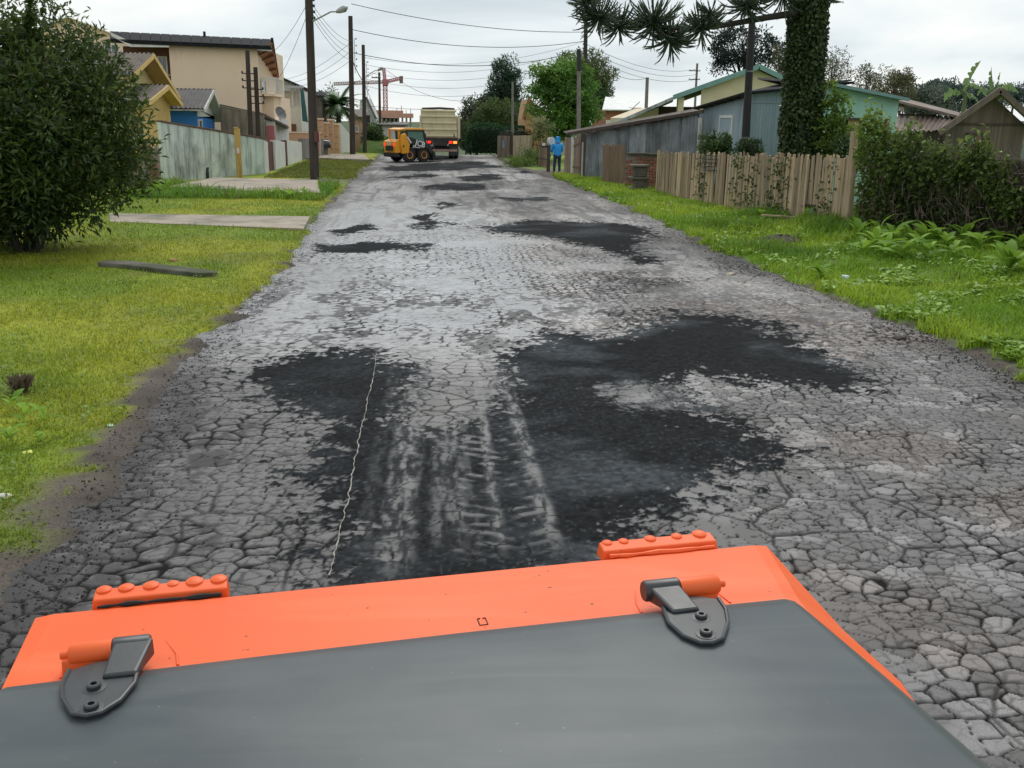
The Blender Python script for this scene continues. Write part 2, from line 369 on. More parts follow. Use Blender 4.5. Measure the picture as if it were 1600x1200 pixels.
# ---- road: cracked asphalt with fresh dark patches
FRESH = [
 gp([(372, 602), (402, 572), (450, 556), (520, 550), (592, 553), (640, 563), (668, 590), (640, 640), (690, 668), (740, 640), (770, 590), (765, 560), (800, 540), (850, 518), (950, 522), (1010, 500),
     (1060, 487), (1150, 492), (1230, 522), (1290, 560), (1370, 592), (1300, 612), (1220, 608), (1150, 600), (1085, 588), (1050, 606), (1100, 640), (1180, 680), (1262, 708), (1235, 732), (1165, 742), (1092, 770), (1115, 800), (1050, 834), (960, 870), (940, 960),
     (500, 980), (512, 900), (505, 830), (480, 770), (474, 715), (498, 660), (440, 640)]),
 gp([(735, 356), (830, 345), (930, 347), (1010, 354), (1015, 372), (985, 386), (1024, 412), (970, 408), (925, 388), (870, 374), (800, 368)]),
 gp([(480, 398), (500, 384), (560, 378), (682, 379), (660, 389), (560, 394)]),
 gp([(650, 346), (688, 340), (702, 349), (664, 359)]),
 gp([(508, 362), (570, 352), (585, 358), (520, 367)]),
 gp([(655, 292), (700, 285), (772, 288), (750, 296), (690, 298)]),
 gp([(715, 277), (765, 272), (795, 279), (742, 284)]),
 gp([(588, 262), (650, 256), (740, 252), (790, 261), (700, 266), (620, 268)]),
 gp([(778, 309), (850, 309), (862, 314), (800, 315)]),
 gp([(795, 263), (850, 266), (850, 272), (800, 270)]),
 gp([(600, 278), (660, 270), (690, 274), (640, 281)]),
 gp([(650, 340), (700, 318), (712, 321), (668, 345)]),
]
LIGHTGAP = [gp([(920, 612), (960, 596), (1030, 606), (1045, 632), (1000, 640), (950, 630)]), gp([(690, 560), (755, 545), (770, 610), (740, 650), (690, 640), (670, 600)])]
def road_fields(X, Y):
    sh = X.shape; x = X.ravel(); y = Y.ravel()
    wx = x+(fbm(x, y, 0.3, 3, 1.0)-0.5)*0.13; wy = y+(fbm(x, y, 0.3, 3, 13.0)-0.5)*0.13
    e1, id1 = voronoi(wx, wy*1.2, 0.20, 5); e2, id2 = voronoi(wx+3.1, wy*1.15, 0.10, 23); e0, id0 = voronoi(wx+9, wy, 0.62, 40)
    e3, id3 = voronoi(wx+5, wy*1.2, 0.15, 57); rl = sstep(0.9, 1.8, x); e1 = e1*(1-rl)+e3*rl; id1 = id1*(1-rl)+id3*rl
    zone = fbm(x, y, 2.6, 4, 20.0); dl = x-XL(y); dr = XR(y)-x
    # where the surface has broken into blocks: left gutter lane and the whole right lane near, smoother polished middle
    nearL = sstep(0.0, -0.9, x)*sstep(11.5, 7.5, y); nearR = sstep(1.4, 2.6, x)*sstep(20, 12, y)
    brk = np.clip(np.maximum(nearL, nearR*0.85)+0.5*sstep(0.45, 0.62, zone), 0, 1); brk = np.maximum(brk, 0.34)
    vary = sstep(0.25, 0.75, fbm(x, y, 0.45, 3, 31.0))
    w1 = (0.0045+0.0165*brk*vary)*(1.0-0.35*rl); w1 = np.maximum(w1, 0.017*sstep(9.5, 12, y))*(1+0.015*np.clip(y-9, 0, 14))
    c1 = sstep(w1*1.1, w1*0.35, e1)*sstep(0.10, 0.40, brk+0.3*(id0-0.5))*(1-0.5*sstep(10, 13, y)*sstep(0.56, 0.44, fbm(x, y, 1.5, 4, 15.0)))
    c2 = sstep(0.008, 0.0025, e2)*sstep(0.55, 0.9, brk+0.9*(fbm(x, y, 0.8, 3, 17.0)-0.5))*0.5
    c0 = sstep(0.016, 0.004, e0)*sstep(0.3, 0.6, fbm(x, y, 1.0, 2, 19.0))
    crack = np.clip(np.maximum(np.maximum(c1, c2), c0*0.8), 0, 1)
    fade = 1-0.55*sstep(16, 32, y)
    crack = crack*fade
    # fresh patches with ragged, granular edges
    n1_ = (fbm(x, y*np.where(y > 18, 0.5, 1.0), 0.6, 4, 50.0)-0.5)*0.8; n2_ = (fbm(x, y, 0.05, 2, 60.0)-0.5)*0.9*sstep(26, 14, y)+(fbm(x, y, 0.13, 3, 61.0)-0.5)*0.9
    dith = (fbm(x, y, 0.05, 2, 60.0)-0.5)*2.2+(fbm(x, y, 0.13, 3, 61.0)-0.5)*2.6+(vnoise(x/0.02+7, y/0.02+3)-0.5)*0.9*sstep(14, 8, y)
    fresh = np.zeros_like(x)
    for k, P in enumerate(FRESH):
        bb = np.array(P); lo = bb.min(0)-1.2; hi = bb.max(0)+1.2
        s = (x > lo[0]) & (x < hi[0]) & (y > lo[1]) & (y < hi[1])
        if s.any():
            sdv = poly_sd(x[s], y[s], P); fe = 0.35 if k < 2 else 0.26
            sdv = sdv+n1_[s]*(0.8+0.03*y[s]*(k > 0)); wf_ = 0.38 if k < 2 else 0.26
            fresh[s] = np.maximum(fresh[s], sstep(-0.16, 0.22, sdv/wf_+dith[s]))
    for P in LIGHTGAP:
        bb = np.array(P); lo = bb.min(0)-0.8; hi = bb.max(0)+0.8
        s = (x > lo[0]) & (x < hi[0]) & (y > lo[1]) & (y < hi[1])
        if s.any(): fresh[s] *= 1-0.9*sstep(-0.15, 0.2, poly_sd(x[s], y[s], P)+n1_[s]*0.5+dith[s]*0.22)
    # grit and emulsion dragged off the patches: mottling drawn out along the road
    mot = fbm(x*1.0, y*0.45, 0.30, 5, 70.0)+0.75*(fbm(x, y, 0.075, 2, 71.0)-0.5)*sstep(24, 14, y)
    bigz = sstep(0.40, 0.62, fbm(x, y*0.5, 2.6, 3, 77.0))
    mz_ = np.clip(0.25+0.9*bigz+0.35*sstep(0.8, 2.2, x), 0, 1)*sstep(8.5, 12, y)
    grit = sstep(0.57-0.10*mz_, 0.74-0.08*mz_, mot)*mz_*(0.55+0.35*sstep(20, 12, y))
    sweep = sstep(0.56, 0.70, fbm(x*2.2, y*0.16, 0.55, 4, 72.0))*sstep(14, 26, y)*0.55
    grit = np.maximum(grit, sweep)
    # gritty dark shoulder
    shoulder = np.maximum(sstep(0.55, 0.1, dl+(mot-0.5)*1.5)*sstep(16, 8, y), np.maximum(sstep(0.45, 0.05, dl+(mot-0.5)*0.9), sstep(0.55, 0.05, dr+(mot-0.5)*1.3))*0.8)
    # wheel polish streaks running along the road through the near patch
    st = np.zeros_like(x)
    gr_ = sstep(0.35, 0.68, fbm(x*3.2, y*0.8, 0.12, 4, 80.0))
    for (x0, y0, x1, y1, w, al) in STREAKS:
        cx = x0+(x1-x0)*(y-y0)/(y1-y0); inside = sstep(min(y0, y1)-0.2, min(y0, y1)+0.4, y)*sstep(max(y0, y1)+0.3, max(y0, y1)-0.8, y)
        st = np.maximum(st, al*np.exp(-((x-cx)/w)**4)*inside*(0.15+1.0*gr_))
    # lug prints of a tyre: slanted bars in two columns
    lug = np.zeros_like(x)
    for (x0, y0, x1, y1, w, sgn) in LUGS:
        cx = x0+(x1-x0)*(y-y0)/(y1-y0); u = (x-cx)/w+0.5*(fbm(x, y, 0.25, 2, 9)-0.5); ins = sstep(1.05, 0.6, np.abs(u))*sstep(y0-0.2, y0+0.3, y)*sstep(y1+0.3, y1-0.7, y)
        ph = (y/0.15+sgn*u*0.7+0.5*fbm(x, y, 0.3, 2, 3)) % 1.0
        lug = np.maximum(lug, ins*sstep(0.30, 0.12, np.abs(ph-0.5))*sstep(0.42, 0.62, fbm(x, y, 0.14, 3, 44.0)))
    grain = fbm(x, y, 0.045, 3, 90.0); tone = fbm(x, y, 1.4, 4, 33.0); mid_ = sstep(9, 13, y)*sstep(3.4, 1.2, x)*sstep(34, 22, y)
    top = sstep(0.50, 0.64, fbm(x, y, 0.5, 3, 12.0))                       # patches of paler worn block tops
    base = (0.092+0.13*mid_+0.030*sstep(26, 14, y)*sstep(8, 11, y))*(0.66+0.68*tone)*(0.80+0.40*id1)*(0.84+0.32*grain)  # middle lane lightened so the colour itself carries part of the wet sheen
    base = base*(1+0.75*nearR*top*sstep(0.25, 0.7, id1))*(1-0.25*sstep(26, 40, y))
    dark = np.clip(np.maximum(crack, np.maximum(grit*0.85, shoulder*0.5)), 0, 1)
    a = base*(1-dark)+0.014*dark
    fr = fresh*(1-0.88*np.clip(st, 0, 1))*(1-0.8*lug*sstep(0.2, 0.6, fresh))
    fr_col = 0.0135*(0.30+1.4*grain)*(0.75+0.5*tone)+0.03*sstep(0.70, 0.86, vnoise(x/0.022, y/0.03))*sstep(13, 7, y)*(0.3+fbm(x, y, 0.5, 2, 8.0)); hz_ = sstep(0.46, 0.70, fbm(x*0.8, y*1.1, 0.75, 5, 55.0))*(0.3+0.7*sstep(0.3, 1.2, x)); fr_col = fr_col+0.034*hz_*(0.3+1.4*grain)
    a = a*(1-fr)+fr_col*fr
    col = np.stack([a*(1.03-0.04*mid_), a*0.995, a*(1.0+0.05*mid_)], -1)  # bluish cast of the sky sheen tinted into the middle lane
    warm = sstep(0.45, 0.7, fbm(x, y, 1.1, 3, 99.0))*sstep(0.5, 2.5, x)
    col = col*(1+warm[:, None]*np.array([0.14, 0.04, -0.02])*(1-fr[:, None])); col = col*(1+fr[:, None]*np.array([-0.12, 0.0, 0.10]))
    # wet sheen: strongest on the polished left-middle lane, dry on fresh mix and in the rough right lane
    wet = np.clip(0.10+0.90*mid_+0.5*sstep(0.42, 0.62, fbm(x, y*0.5, 2.0, 4, 23.0))*sstep(9, 15, y), 0, 1)
    rough = 0.72-0.50*wet+0.12*(grain-0.5); rough = rough*(1-np.maximum(fr, dark))+np.maximum(fr, dark)*0.92
    spec = np.clip(0.40+0.55*wet, 0.03, 1)*(1-dark*0.92)*(1-fr)+0.05*fr+0.25*np.clip(st, 0, 1)
    h = -0.012*np.maximum(c1, 0.5*c2)*(1-fresh)*sstep(14, 7, y)-0.010*c0*(1-fresh)+0.006*fresh+0.003*(grain-0.5)*(1+fresh+shoulder)+0.004*lug*fresh
    return col.reshape(sh+(3,)), np.clip(rough, 0.1, 1).reshape(sh), spec.reshape(sh), h.reshape(sh)
def gseg(a, b, w, al):
    p = G(*a); q = G(*b); return (p.x, p.y, q.x, q.y, w, al)
STREAKS = [gseg((560, 900), (620, 560), 0.06, 0.25), gseg((612, 900), (648, 600), 0.12, 1.0), gseg((700, 860), (702, 560), 0.13, 0.7), gseg((782, 860), (742, 560), 0.045, 1.1), gseg((870, 860), (790, 600), 0.06, 1.0), gseg((742, 880), (716, 600), 0.06, 0.35)]
_l1 = G(755, 870); _l2 = G(745, 660); _l3 = G(845, 860); _l4 = G(800, 660)
LUGS = [(_l1.x, _l1.y, _l2.x, _l2.y, 0.20, 1), (_l3.x, _l3.y, _l4.x, _l4.y, 0.17, -1)]
Vs = []; Fs = []; Cs = []; Rs = []; Ss = []; off = 0
for y0, y1, dy, dx, xa, xb in ((-6, 2.6, 0.10, 0.10, -3.3, 7.2), (2.6, 5.6, 0.0118, 0.0122, -3.3, 7.2), (5.6, 11, 0.017, 0.0155, -3.3, 7.2), (11, 25, 0.042, 0.028, -3.6, 7.2), (25, 95, 0.16, 0.06, -4.0, 7.2)):
    ry = np.linspace(y0, y1, int(round((y1-y0)/dy))+1); rx = np.linspace(xa, xb, int(round((xb-xa)/dx))+1)
    ne = int(round(0.3/dy)) if y0 > -6 else 0
    ry = np.concatenate([y0-dy*np.arange(ne, 0, -1), ry])
    X, Y = np.meshgrid(rx, ry); c, r, s, h = road_fields(X, Y); Z = road_z(X, Y)+h
    if ne: Z[:ne] -= 0.006*np.linspace(1, 0.1, ne)[:, None]        # tuck the coarser strip under the finer one
    Vs.append(np.stack([X, Y, Z], -1).reshape(-1, 3)); Fs.append(grid_faces(len(ry), len(rx), off)); off += X.size
    Cs.append(np.concatenate([c, np.ones(c.shape[:2]+(1,))], -1).reshape(-1, 4)); Rs.append(r.ravel()); Ss.append(s.ravel())
m_road = attr_mat('asphalt', 'rough', 0.7, 0.32, 110, 0.004, 0.5, 0.28, 170)
road = mesh_np('road', np.concatenate(Vs), np.concatenate(Fs), m_road, None, True,
               {'col': ('FLOAT_COLOR', np.concatenate(Cs)), 'rough': ('FLOAT', np.concatenate(Rs)), 'spec': ('FLOAT', np.concatenate(Ss))})
road['kind'] = 'structure'; print('road verts', off)
# pale joint line beside the near patch
jp = [(588, 552), (584, 590), (574, 630), (563, 680), (553, 730), (544, 780), (532, 830), (522, 870), (515, 905)]
jl = [G(*p) for p in jp]; pts = []
for a, b in zip(jl[:-1], jl[1:]):
    for k in range(14): pts.append(a.lerp(b, k/14))
jv = []; jf = []
for i, p in enumerate(pts):
    wob = (fbm(np.array([p.y]), np.array([0.3]), 0.09, 3)[0]-0.5)*0.035; w = 0.004*(0.35+1.3*random.random()); z = float(road_z(np.array([p.x]), np.array([p.y]))[0])+0.011
    jv += [(p.x+wob-w, p.y, z), (p.x+wob, p.y, z+0.006), (p.x+wob+w, p.y, z)]
    if i: k = 3*i; jf += [(k-3, k-2, k+1, k), (k-2, k-1, k+2, k+1)]
mesh_np('joint_line', jv, jf, mat('joint_grit', (0.34, 0.32, 0.29), 0.9, (0.2, 0.19, 0.17), 30), road)
# ================================================================== GRASS (uncountable: stuff)
def blades(name, n, sampler, lmin, lmax, wid, c1, c2, label, seed, lean=0.5, cat='grass', segs=1, dens=None):
    rs = np.random.RandomState(seed); X, Y = sampler(rs, n)
    s = soil_at(X, Y); keep = rs.rand(len(X)) > s*1.05
    if dens is not None: keep &= rs.rand(len(X)) < dens(X, Y)
    X = X[keep]; Y = Y[keep]; n = len(X); Z = ground_z(X, Y)-0.006
    cl = fbm(X, Y, 0.35, 3, 3.0); big = fbm(X, Y, 2.2, 4, 9.0)
    Lh = (lmin+(lmax-lmin)*rs.rand(n)**1.6)*(0.45+1.1*cl)*(0.45+1.15*fbm(X, Y, 1.3, 3, 40.0))*(1+0.012*Y)
    a = rs.rand(n)*2*np.pi; t = lean*(0.3+rs.rand(n)); W = wid*(0.6+0.8*rs.rand(n))*(1+0.06*Y)
    dx = np.cos(a); dy = np.sin(a); px = -dy; py = dx
    b = np.stack([X, Y, Z], -1); sv = np.stack([px, py, np.zeros(n)], -1)*W[:, None]/2
    mid = b+np.stack([dx*np.sin(t*0.5)*Lh*0.55, dy*np.sin(t*0.5)*Lh*0.55, np.cos(t*0.5)*Lh*0.55], -1)
    tip = mid+np.stack([dx*np.sin(t*1.7)*Lh*0.5, dy*np.sin(t*1.7)*Lh*0.5, np.cos(t*1.7)*Lh*0.5], -1)
    V = np.stack([b-sv, b+sv, mid+sv*0.8, mid-sv*0.8, tip], 1).reshape(-1, 3); i = np.arange(n)[:, None]*5
    F = i+np.array([[0, 1, 4]]) if segs == 0 else np.concatenate([i+np.array([[0, 1, 2]]), i+np.array([[0, 2, 3]]), i+np.array([[3, 2, 4]])])
    k = np.clip(sstep(0.35, 0.65, big)*0.7+0.45*(rs.rand(n)-0.3), 0, 1)[:, None]
    c = np.array(c1)*(1-k)+np.array(c2)*k; c = c*(0.7+0.6*rs.rand(n)[:, None])
    dry = rs.rand(n) < 0.03; c[dry] = np.array([0.22, 0.18, 0.08])*(0.6+0.6*rs.rand(dry.sum())[:, None])
    c = np.repeat(np.concatenate([c, np.ones((n, 1))], 1), 5, 0)
    o = mesh_np(name, V, F, leaf_mat('grass_blade', trans=0.3, rough=0.55), None, False, {'tint': ('FLOAT_COLOR', c)})
    tagp(o, label, cat, None, 'stuff'); return o
def samp_left(rs, n):
    Y = 4.6*np.exp(rs.rand(n)*np.log(38/4.6)); X = XL(Y)-0.05-rs.rand(n)**1.1*np.minimum(1.0+Y*0.42, 9.5); return X, Y
def samp_right(rs, n):
    Y = 7.5*np.exp(rs.rand(n)*np.log(47/7.5)); X = XR(Y)-0.05+rs.rand(n)*np.clip(0.6+(Y-7)*0.45, 0.8, 6.0)*np.interp(Y, [0, 28, 33, 47], [1, 1, 0.6, 0.15]); return X, Y
def not_paved(X, Y):
    k = np.ones_like(X)
    for P in PAVED: k *= (poly_sd(X, Y, P) < 0.03)
    return k
blades('lawn_grass', 230000, samp_left, 0.025, 0.075, 0.0075, (0.135, 0.23, 0.014), (0.30, 0.335, 0.026), 'short mossy yellow-green lawn grass on the verge beside the shrub tree', 3, 0.9, dens=not_paved, segs=0)
blades('verge_grass', 160000, samp_right, 0.04, 0.15, 0.008, (0.145, 0.29, 0.018), (0.32, 0.44, 0.038), 'bright green longer grass on the bank in front of the plank fence', 4, 0.7)
def samp_patch(rs, n):
    Y = 31.0+rs.rand(n)*7.0; X = XL(Y)-0.4-rs.rand(n)*6.5; return X, Y
blades('verge_grass', 16000, samp_patch, 0.08, 0.26, 0.010, (0.09, 0.21, 0.018), (0.16, 0.28, 0.03), 'lush bright grass between the driveway strip and the concrete pad', 5, 0.7, dens=not_paved)
def samp_lf(rs, n):
    Y = 42+rs.rand(n)*20; X = XL(Y)-0.1-rs.rand(n)*3.8; return X, Y
blades('lawn_grass', 24000, samp_lf, 0.04, 0.09, 0.008, (0.10, 0.145, 0.016), (0.17, 0.18, 0.025), 'short lawn grass behind the dark wooden pole with lamp arm', 6, 0.8, dens=not_paved)

# ================================================================== PAVED STRIPS AND SLABS
m_conc = mat('old_concrete', (0.34, 0.285, 0.225), 0.9, (0.24, 0.205, 0.165), 2.2, 6, 0.3, 30, blotch=(0.10, 0.10, 0.07), blotch_amt=0.35, blotch_scale=0.9)
m_concd = mat('dark_concrete', (0.13, 0.12, 0.10), 0.92, (0.07, 0.068, 0.055), 2.5, 6, 0.4, 25, blotch=(0.04, 0.05, 0.02), blotch_amt=0.5, blotch_scale=1.2)
def slab(name, px, z0, z1, m, bev=0.015):
    P = [G(x, y, z1) for x, y in px]; mb = MB(); mb.prism([(p.x, p.y, z0) for p in P], (0, 0, z1-z0))
    return mb.build(name, m, None, bevel=bev, loc=(P[0].x, P[0].y, z0))
s = slab('driveway', [(170, 333), (484, 338), (474, 357), (170, 346)], -0.1, 0.105, m_conc); s['kind'] = 'structure'
s = slab('concrete_pad', [(262, 291), (335, 277), (497, 281), (501, 301), (380, 298)], -0.05, 0.20, m_conc); s['kind'] = 'structure'
s = slab('pavement', [(470, 246), (495, 240), (568, 241), (578, 249)], -0.05, 0.22, m_conc); s['kind'] = 'structure'
# broken concrete kerb block lying in the lawn
mb = MB(); a = G(155, 424); b = G(338, 438); 
c = [(a.x, a.y-0.08), (a.x+0.5, a.y-0.33), (b.x-0.25, b.y-0.18), (b.x, b.y-0.12), (b.x+0.02, b.y+0.05), (b.x-0.22, b.y+0.22), (a.x+0.55, a.y+0.12), (a.x+0.1, a.y+0.15)]
mb.prism([(x, y, -0.10+gz(x, y)) for x, y in c], (0, 0, 0.18))
o = mb.build('concrete_block', m_concd, None, bevel=0.03, loc=(a.x+0.8, a.y-0.1, 0.0)); tagp(o, 'long mossy concrete block sunk in the lawn beside the shrub tree', 'concrete block')

# loose aggregate along the broken left edge and around the near patch
def gravel(name, n, sampler, smin, smax, c, label, seed):
    rs = np.random.RandomState(seed); X, Y = sampler(rs, n); Z = np.maximum(ground_z(X, Y), road_z(X, Y)); n = len(X)
    base = np.array([[1, 0, 0], [-1, 0, 0], [0, 1, 0], [0, -1, 0], [0, 0, 1], [0, 0, -1]], float)
    f = np.array([[0, 2, 4], [2, 1, 4], [1, 3, 4], [3, 0, 4], [2, 0, 5], [1, 2, 5], [3, 1, 5], [0, 3, 5]])
    s = (smin+(smax-smin)*rs.rand(n)**2.5)[:, None, None]*(0.6+0.8*rs.rand(n, 6, 1)); a = rs.rand(n)*6.28
    R = np.zeros((n, 3, 3)); R[:, 0, 0] = np.cos(a); R[:, 0, 1] = -np.sin(a); R[:, 1, 0] = np.sin(a); R[:, 1, 1] = np.cos(a); R[:, 2, 2] = 0.65
    V = np.einsum('nij,nkj->nki', R, base[None]*s)+np.stack([X, Y, Z+0.3*s[:, 0, 0]], -1)[:, None, :]
    F = (np.arange(n)[:, None, None]*6+f[None]).reshape(-1, 3)
    cc = np.array(c)*(0.45+1.1*rs.rand(n)[:, None]); C = np.repeat(np.concatenate([cc, np.ones((n, 1))], 1), 6, 0)
    o = mesh_np(name, V.reshape(-1, 3), F, MATS['ground_mat'], None, False, {'col': ('FLOAT_COLOR', C)}); tagp(o, label, 'gravel', None, 'stuff')
def sg1(rs, n):
    Y = 4.2*np.exp(rs.rand(n)*np.log(30/4.2)); X = XL(Y)+rs.normal(-0.08, 0.2, n)*np.interp(Y, [4, 12, 30], [1.2, 0.7, 0.6]); return X, Y
gravel('gravel', 5000, sg1, 0.004, 0.012, (0.06, 0.058, 0.06), 'loose grey gravel along the crumbled road edge by the lawn', 31)
def sg2(rs, n):
    Y = 7*np.exp(rs.rand(n)*np.log(40/7)); X = XR(Y)+rs.normal(-0.03, 0.13, n); return X, Y
gravel('gravel', 3500, sg2, 0.004, 0.015, (0.045, 0.04, 0.036), 'dark crumbs of soil and gravel along the road edge by the tall grass bank', 32)

# flat-leaved ground cover mixed through both verges
def ground_cover(name, n, sampler, L_, c1, c2, label, seed):
    rs = np.random.RandomState(seed); X, Y = sampler(rs, n); cl = fbm(X, Y, 0.7, 4, 21.0); k = (rs.rand(n) < sstep(0.45, 0.65, cl)*1.2) & (soil_at(X, Y) < 0.6); X = X[k]; Y = Y[k]; n = len(X); a = rs.rand(n)*6.28
    P = np.stack([X, Y, ground_z(X, Y)+0.02+0.05*rs.rand(n)], -1); Nn = np.stack([np.cos(a), np.sin(a), 0.35+0.5*rs.rand(n)], -1); t = rs.rand(n, 1)
    i = np.arange(n)[:, None]*4; Nn /= np.linalg.norm(Nn, axis=1, keepdims=True); s_ = np.stack([-np.sin(a), np.cos(a), 0*a], -1); Lr = (L_*(0.5+rs.rand(n)))[:, None]
    V = np.stack([P, P+Nn*Lr*0.55+s_*Lr*0.32, P+Nn*Lr-np.array([0, 0, 0.25])*Lr, P+Nn*Lr*0.55-s_*Lr*0.32], 1).reshape(-1, 3); F = np.concatenate([i+np.array([[0, 1, 2]]), i+np.array([[0, 2, 3]])])
    C = np.repeat(np.concatenate([(np.array(c1)*(1-t)+np.array(c2)*t), np.ones((n, 1))], 1), 4, 0)
    o = mesh_np(name, V, F, leaf_mat('grass_blade'), None, False, {'tint': ('FLOAT_COLOR', C)}); tagp(o, label, 'ground cover', None, 'stuff')
ground_cover('ground_cover', 26000, samp_right, 0.11, (0.10, 0.22, 0.02), (0.26, 0.42, 0.05), 'patchy broad leaved ground cover through the grass of the bank', 41)
ground_cover('ground_cover', 16000, samp_left, 0.05, (0.07, 0.15, 0.015), (0.18, 0.27, 0.03), 'tiny clover leaves scattered through the mossy lawn', 42)
# ================================================================== ROAD ROLLER (its rear hood in the foreground)
m_orange = mat('orange_paint', (0.80, 0.118, 0.024), 0.48, (0.74, 0.102, 0.020), 1.2, 4, 0.05, 60, spec=0.3, bdist=0.002, speck=(0.10, 0.035, 0.02), speck_scale=38, speck_lim=0.735, wipe=(0.76, 0.155, 0.05))
m_hood = mat('hood_grey', (0.058, 0.071, 0.077), 0.40, (0.048, 0.060, 0.066), 1.1, 5, 0.06, 25, spec=0.32, bdist=0.002, blotch=(0.075, 0.085, 0.088), blotch_amt=0.4, blotch_scale=1.6, wipe=(0.088, 0.10, 0.103), speck=(0.17, 0.17, 0.16), speck_scale=60, speck_lim=0.745)
m_hinge = mat('hinge_black', (0.030, 0.035, 0.038), 0.40, (0.022, 0.026, 0.03), 6, 4, 0.15, 60, bdist=0.002)
m_rubber = mat('dark_gap', (0.012, 0.012, 0.013), 0.8, bump=0.2)
ZR = 1.30
A0 = Vector((-1.06, 2.44)); B0 = Vector((1.07, 2.77)); ex = (B0-A0).normalized(); ey = Vector((-ex.y, ex.x)); mid = (A0+B0)/2; WR = (B0-A0).length
def RL(u, v, z): p = mid+ex*u+ey*v; return (p.x, p.y, z)     # u across, v backwards from the rear edge (negative towards the seat)
roller = thing('road_roller', 'orange road roller with dark grey hood and black hinges', 'road roller', (mid.x, mid.y, 0.0))
hw = WR/2
# rear frame: top plate with chamfered corners, drawn as a profile across the machine
def loft(name, secs, m, smooth=False, bevel=0.0, parent=roller):
    mb = MB(); n = len(secs[0]); vs = [p for s_ in secs for p in s_]; fs = []
    for i in range(len(secs)-1):
        for k in range(n): fs.append((i*n+k, i*n+(k+1) % n, (i+1)*n+(k+1) % n, (i+1)*n+k))
    fs.append(tuple(range(n))[::-1]); fs.append(tuple((len(secs)-1)*n+k for k in range(n)))
    mb.add(vs, fs); return mb.build(name, m, parent, smooth=smooth, bevel=bevel)
secs = []
for v, zt, w in ((0.0, -0.012, hw-0.02), (-0.025, 0.0, hw-0.02), (-0.39, 0.004, hw-0.11), (-0.60, 0.006, hw-0.14), (-0.75, 0.0, hw-0.16), (-1.0, -0.05, hw-0.25), (-1.6, -0.05, hw-0.25)):
    z = ZR+zt; ch = 0.0
    ch = float(np.interp(-v, [0, 0.39, 0.60, 0.75, 1.0, 1.6], [0.03, 0.17, 0.25, 0.22, 0.05, 0.02]))
    wl_ = hw-0.02 if v > -0.8 else w
    secs.append([RL(-wl_-0.03, v, 0.75), RL(-wl_-0.06, v, ZR-0.10), RL(-wl_-0.02, v, z-0.006), RL(-wl_+0.02, v, z), RL(w-0.02, v, z), RL(w+0.02, v, z-0.006), RL(w+ch, v, ZR-0.008-ch*0.6), RL(w+ch-0.05, v, 0.75)])
loft('rear_frame', secs, m_orange, bevel=0.006)
# hood: grey bonnet a little proud of the frame, domed, with a bevelled side
def hoodsec(v, z, w, sw):      # sw: width of the bevelled flank
    pts = []
    for u, zz in ((-w-0.17-sw*0.3, -0.012-sw*0.85), (-w-0.15, -0.010), (-w-0.12, 0.0), (-w*0.5, 0.006), (0, 0.008), (w*0.5, 0.006), (w-0.01, 0.0), (w+0.02, -0.010), (w+0.02+sw, -0.012-sw*0.85)):
        pts.append(RL(u, v, z+zz))
    pts += [RL(w+0.01, v, z-0.30), RL(-w-0.01, v, z-0.30)]
    return pts
loft('hood', [hoodsec(-0.405, ZR+0.016, hw-0.145, 0.01), hoodsec(-0.415, ZR+0.027, hw-0.145, 0.02), hoodsec(-0.46, ZR+0.034, hw-0.148, 0.06), hoodsec(-0.62, ZR+0.04, hw-0.15, 0.18), hoodsec(-0.95, ZR+0.05, hw-0.155, 0.20), hoodsec(-1.7, ZR+0.06, hw-0.16, 0.22)], m_hood, smooth=True)
# ribbed step strips welded on the rear edge
def strip(u0, u1, bumps, ragged):
    mb = MB(); mb.hexa([RL(u0, -0.002, ZR-0.02), RL(u1, -0.002, ZR-0.02), RL(u1, 0.060, ZR-0.02), RL(u0, 0.060, ZR-0.02), RL(u0+0.006, 0.002, ZR+0.016), RL(u1-0.006, 0.002, ZR+0.016), RL(u1-0.006, 0.055, ZR+0.024), RL(u0+0.006, 0.055, ZR+0.024)])
    s_ = mb.build('step_strip', m_orange, roller, bevel=0.005)
    for bu in bumps:
        b = MB(); c = Vector(RL(u0+(u1-u0)*bu, 0.048, ZR+0.021)); q_ = random.uniform(0.75, 1.2)
        b.lathe([(0.022*q_, -0.006), (0.021*q_, 0.004*q_), (0.014*q_, 0.0085*q_), (0.004, 0.0095*q_)], c, (0, 0, 1), 12); b.build('grip_stud', m_orange, s_, smooth=True)
    g = MB(); pts = []
    n = 14
    for i in range(n): pts.append(RL(u0+0.02+(u1-u0-0.04)*i/(n-1), -0.012-0.006*random.random(), ZR+0.004))
    g.tube(pts, [0.003+0.006*random.random() for _ in pts], 6); g.build('sealant_bead', m_rubber if ragged else m_orange, s_, smooth=True)
strip(-hw+0.135, -hw+0.50, (0.08, 0.24, 0.42, 0.58, 0.74, 0.92), True)
strip(hw-0.545, hw-0.155, (0.08, 0.22, 0.45, 0.68, 0.88), False)
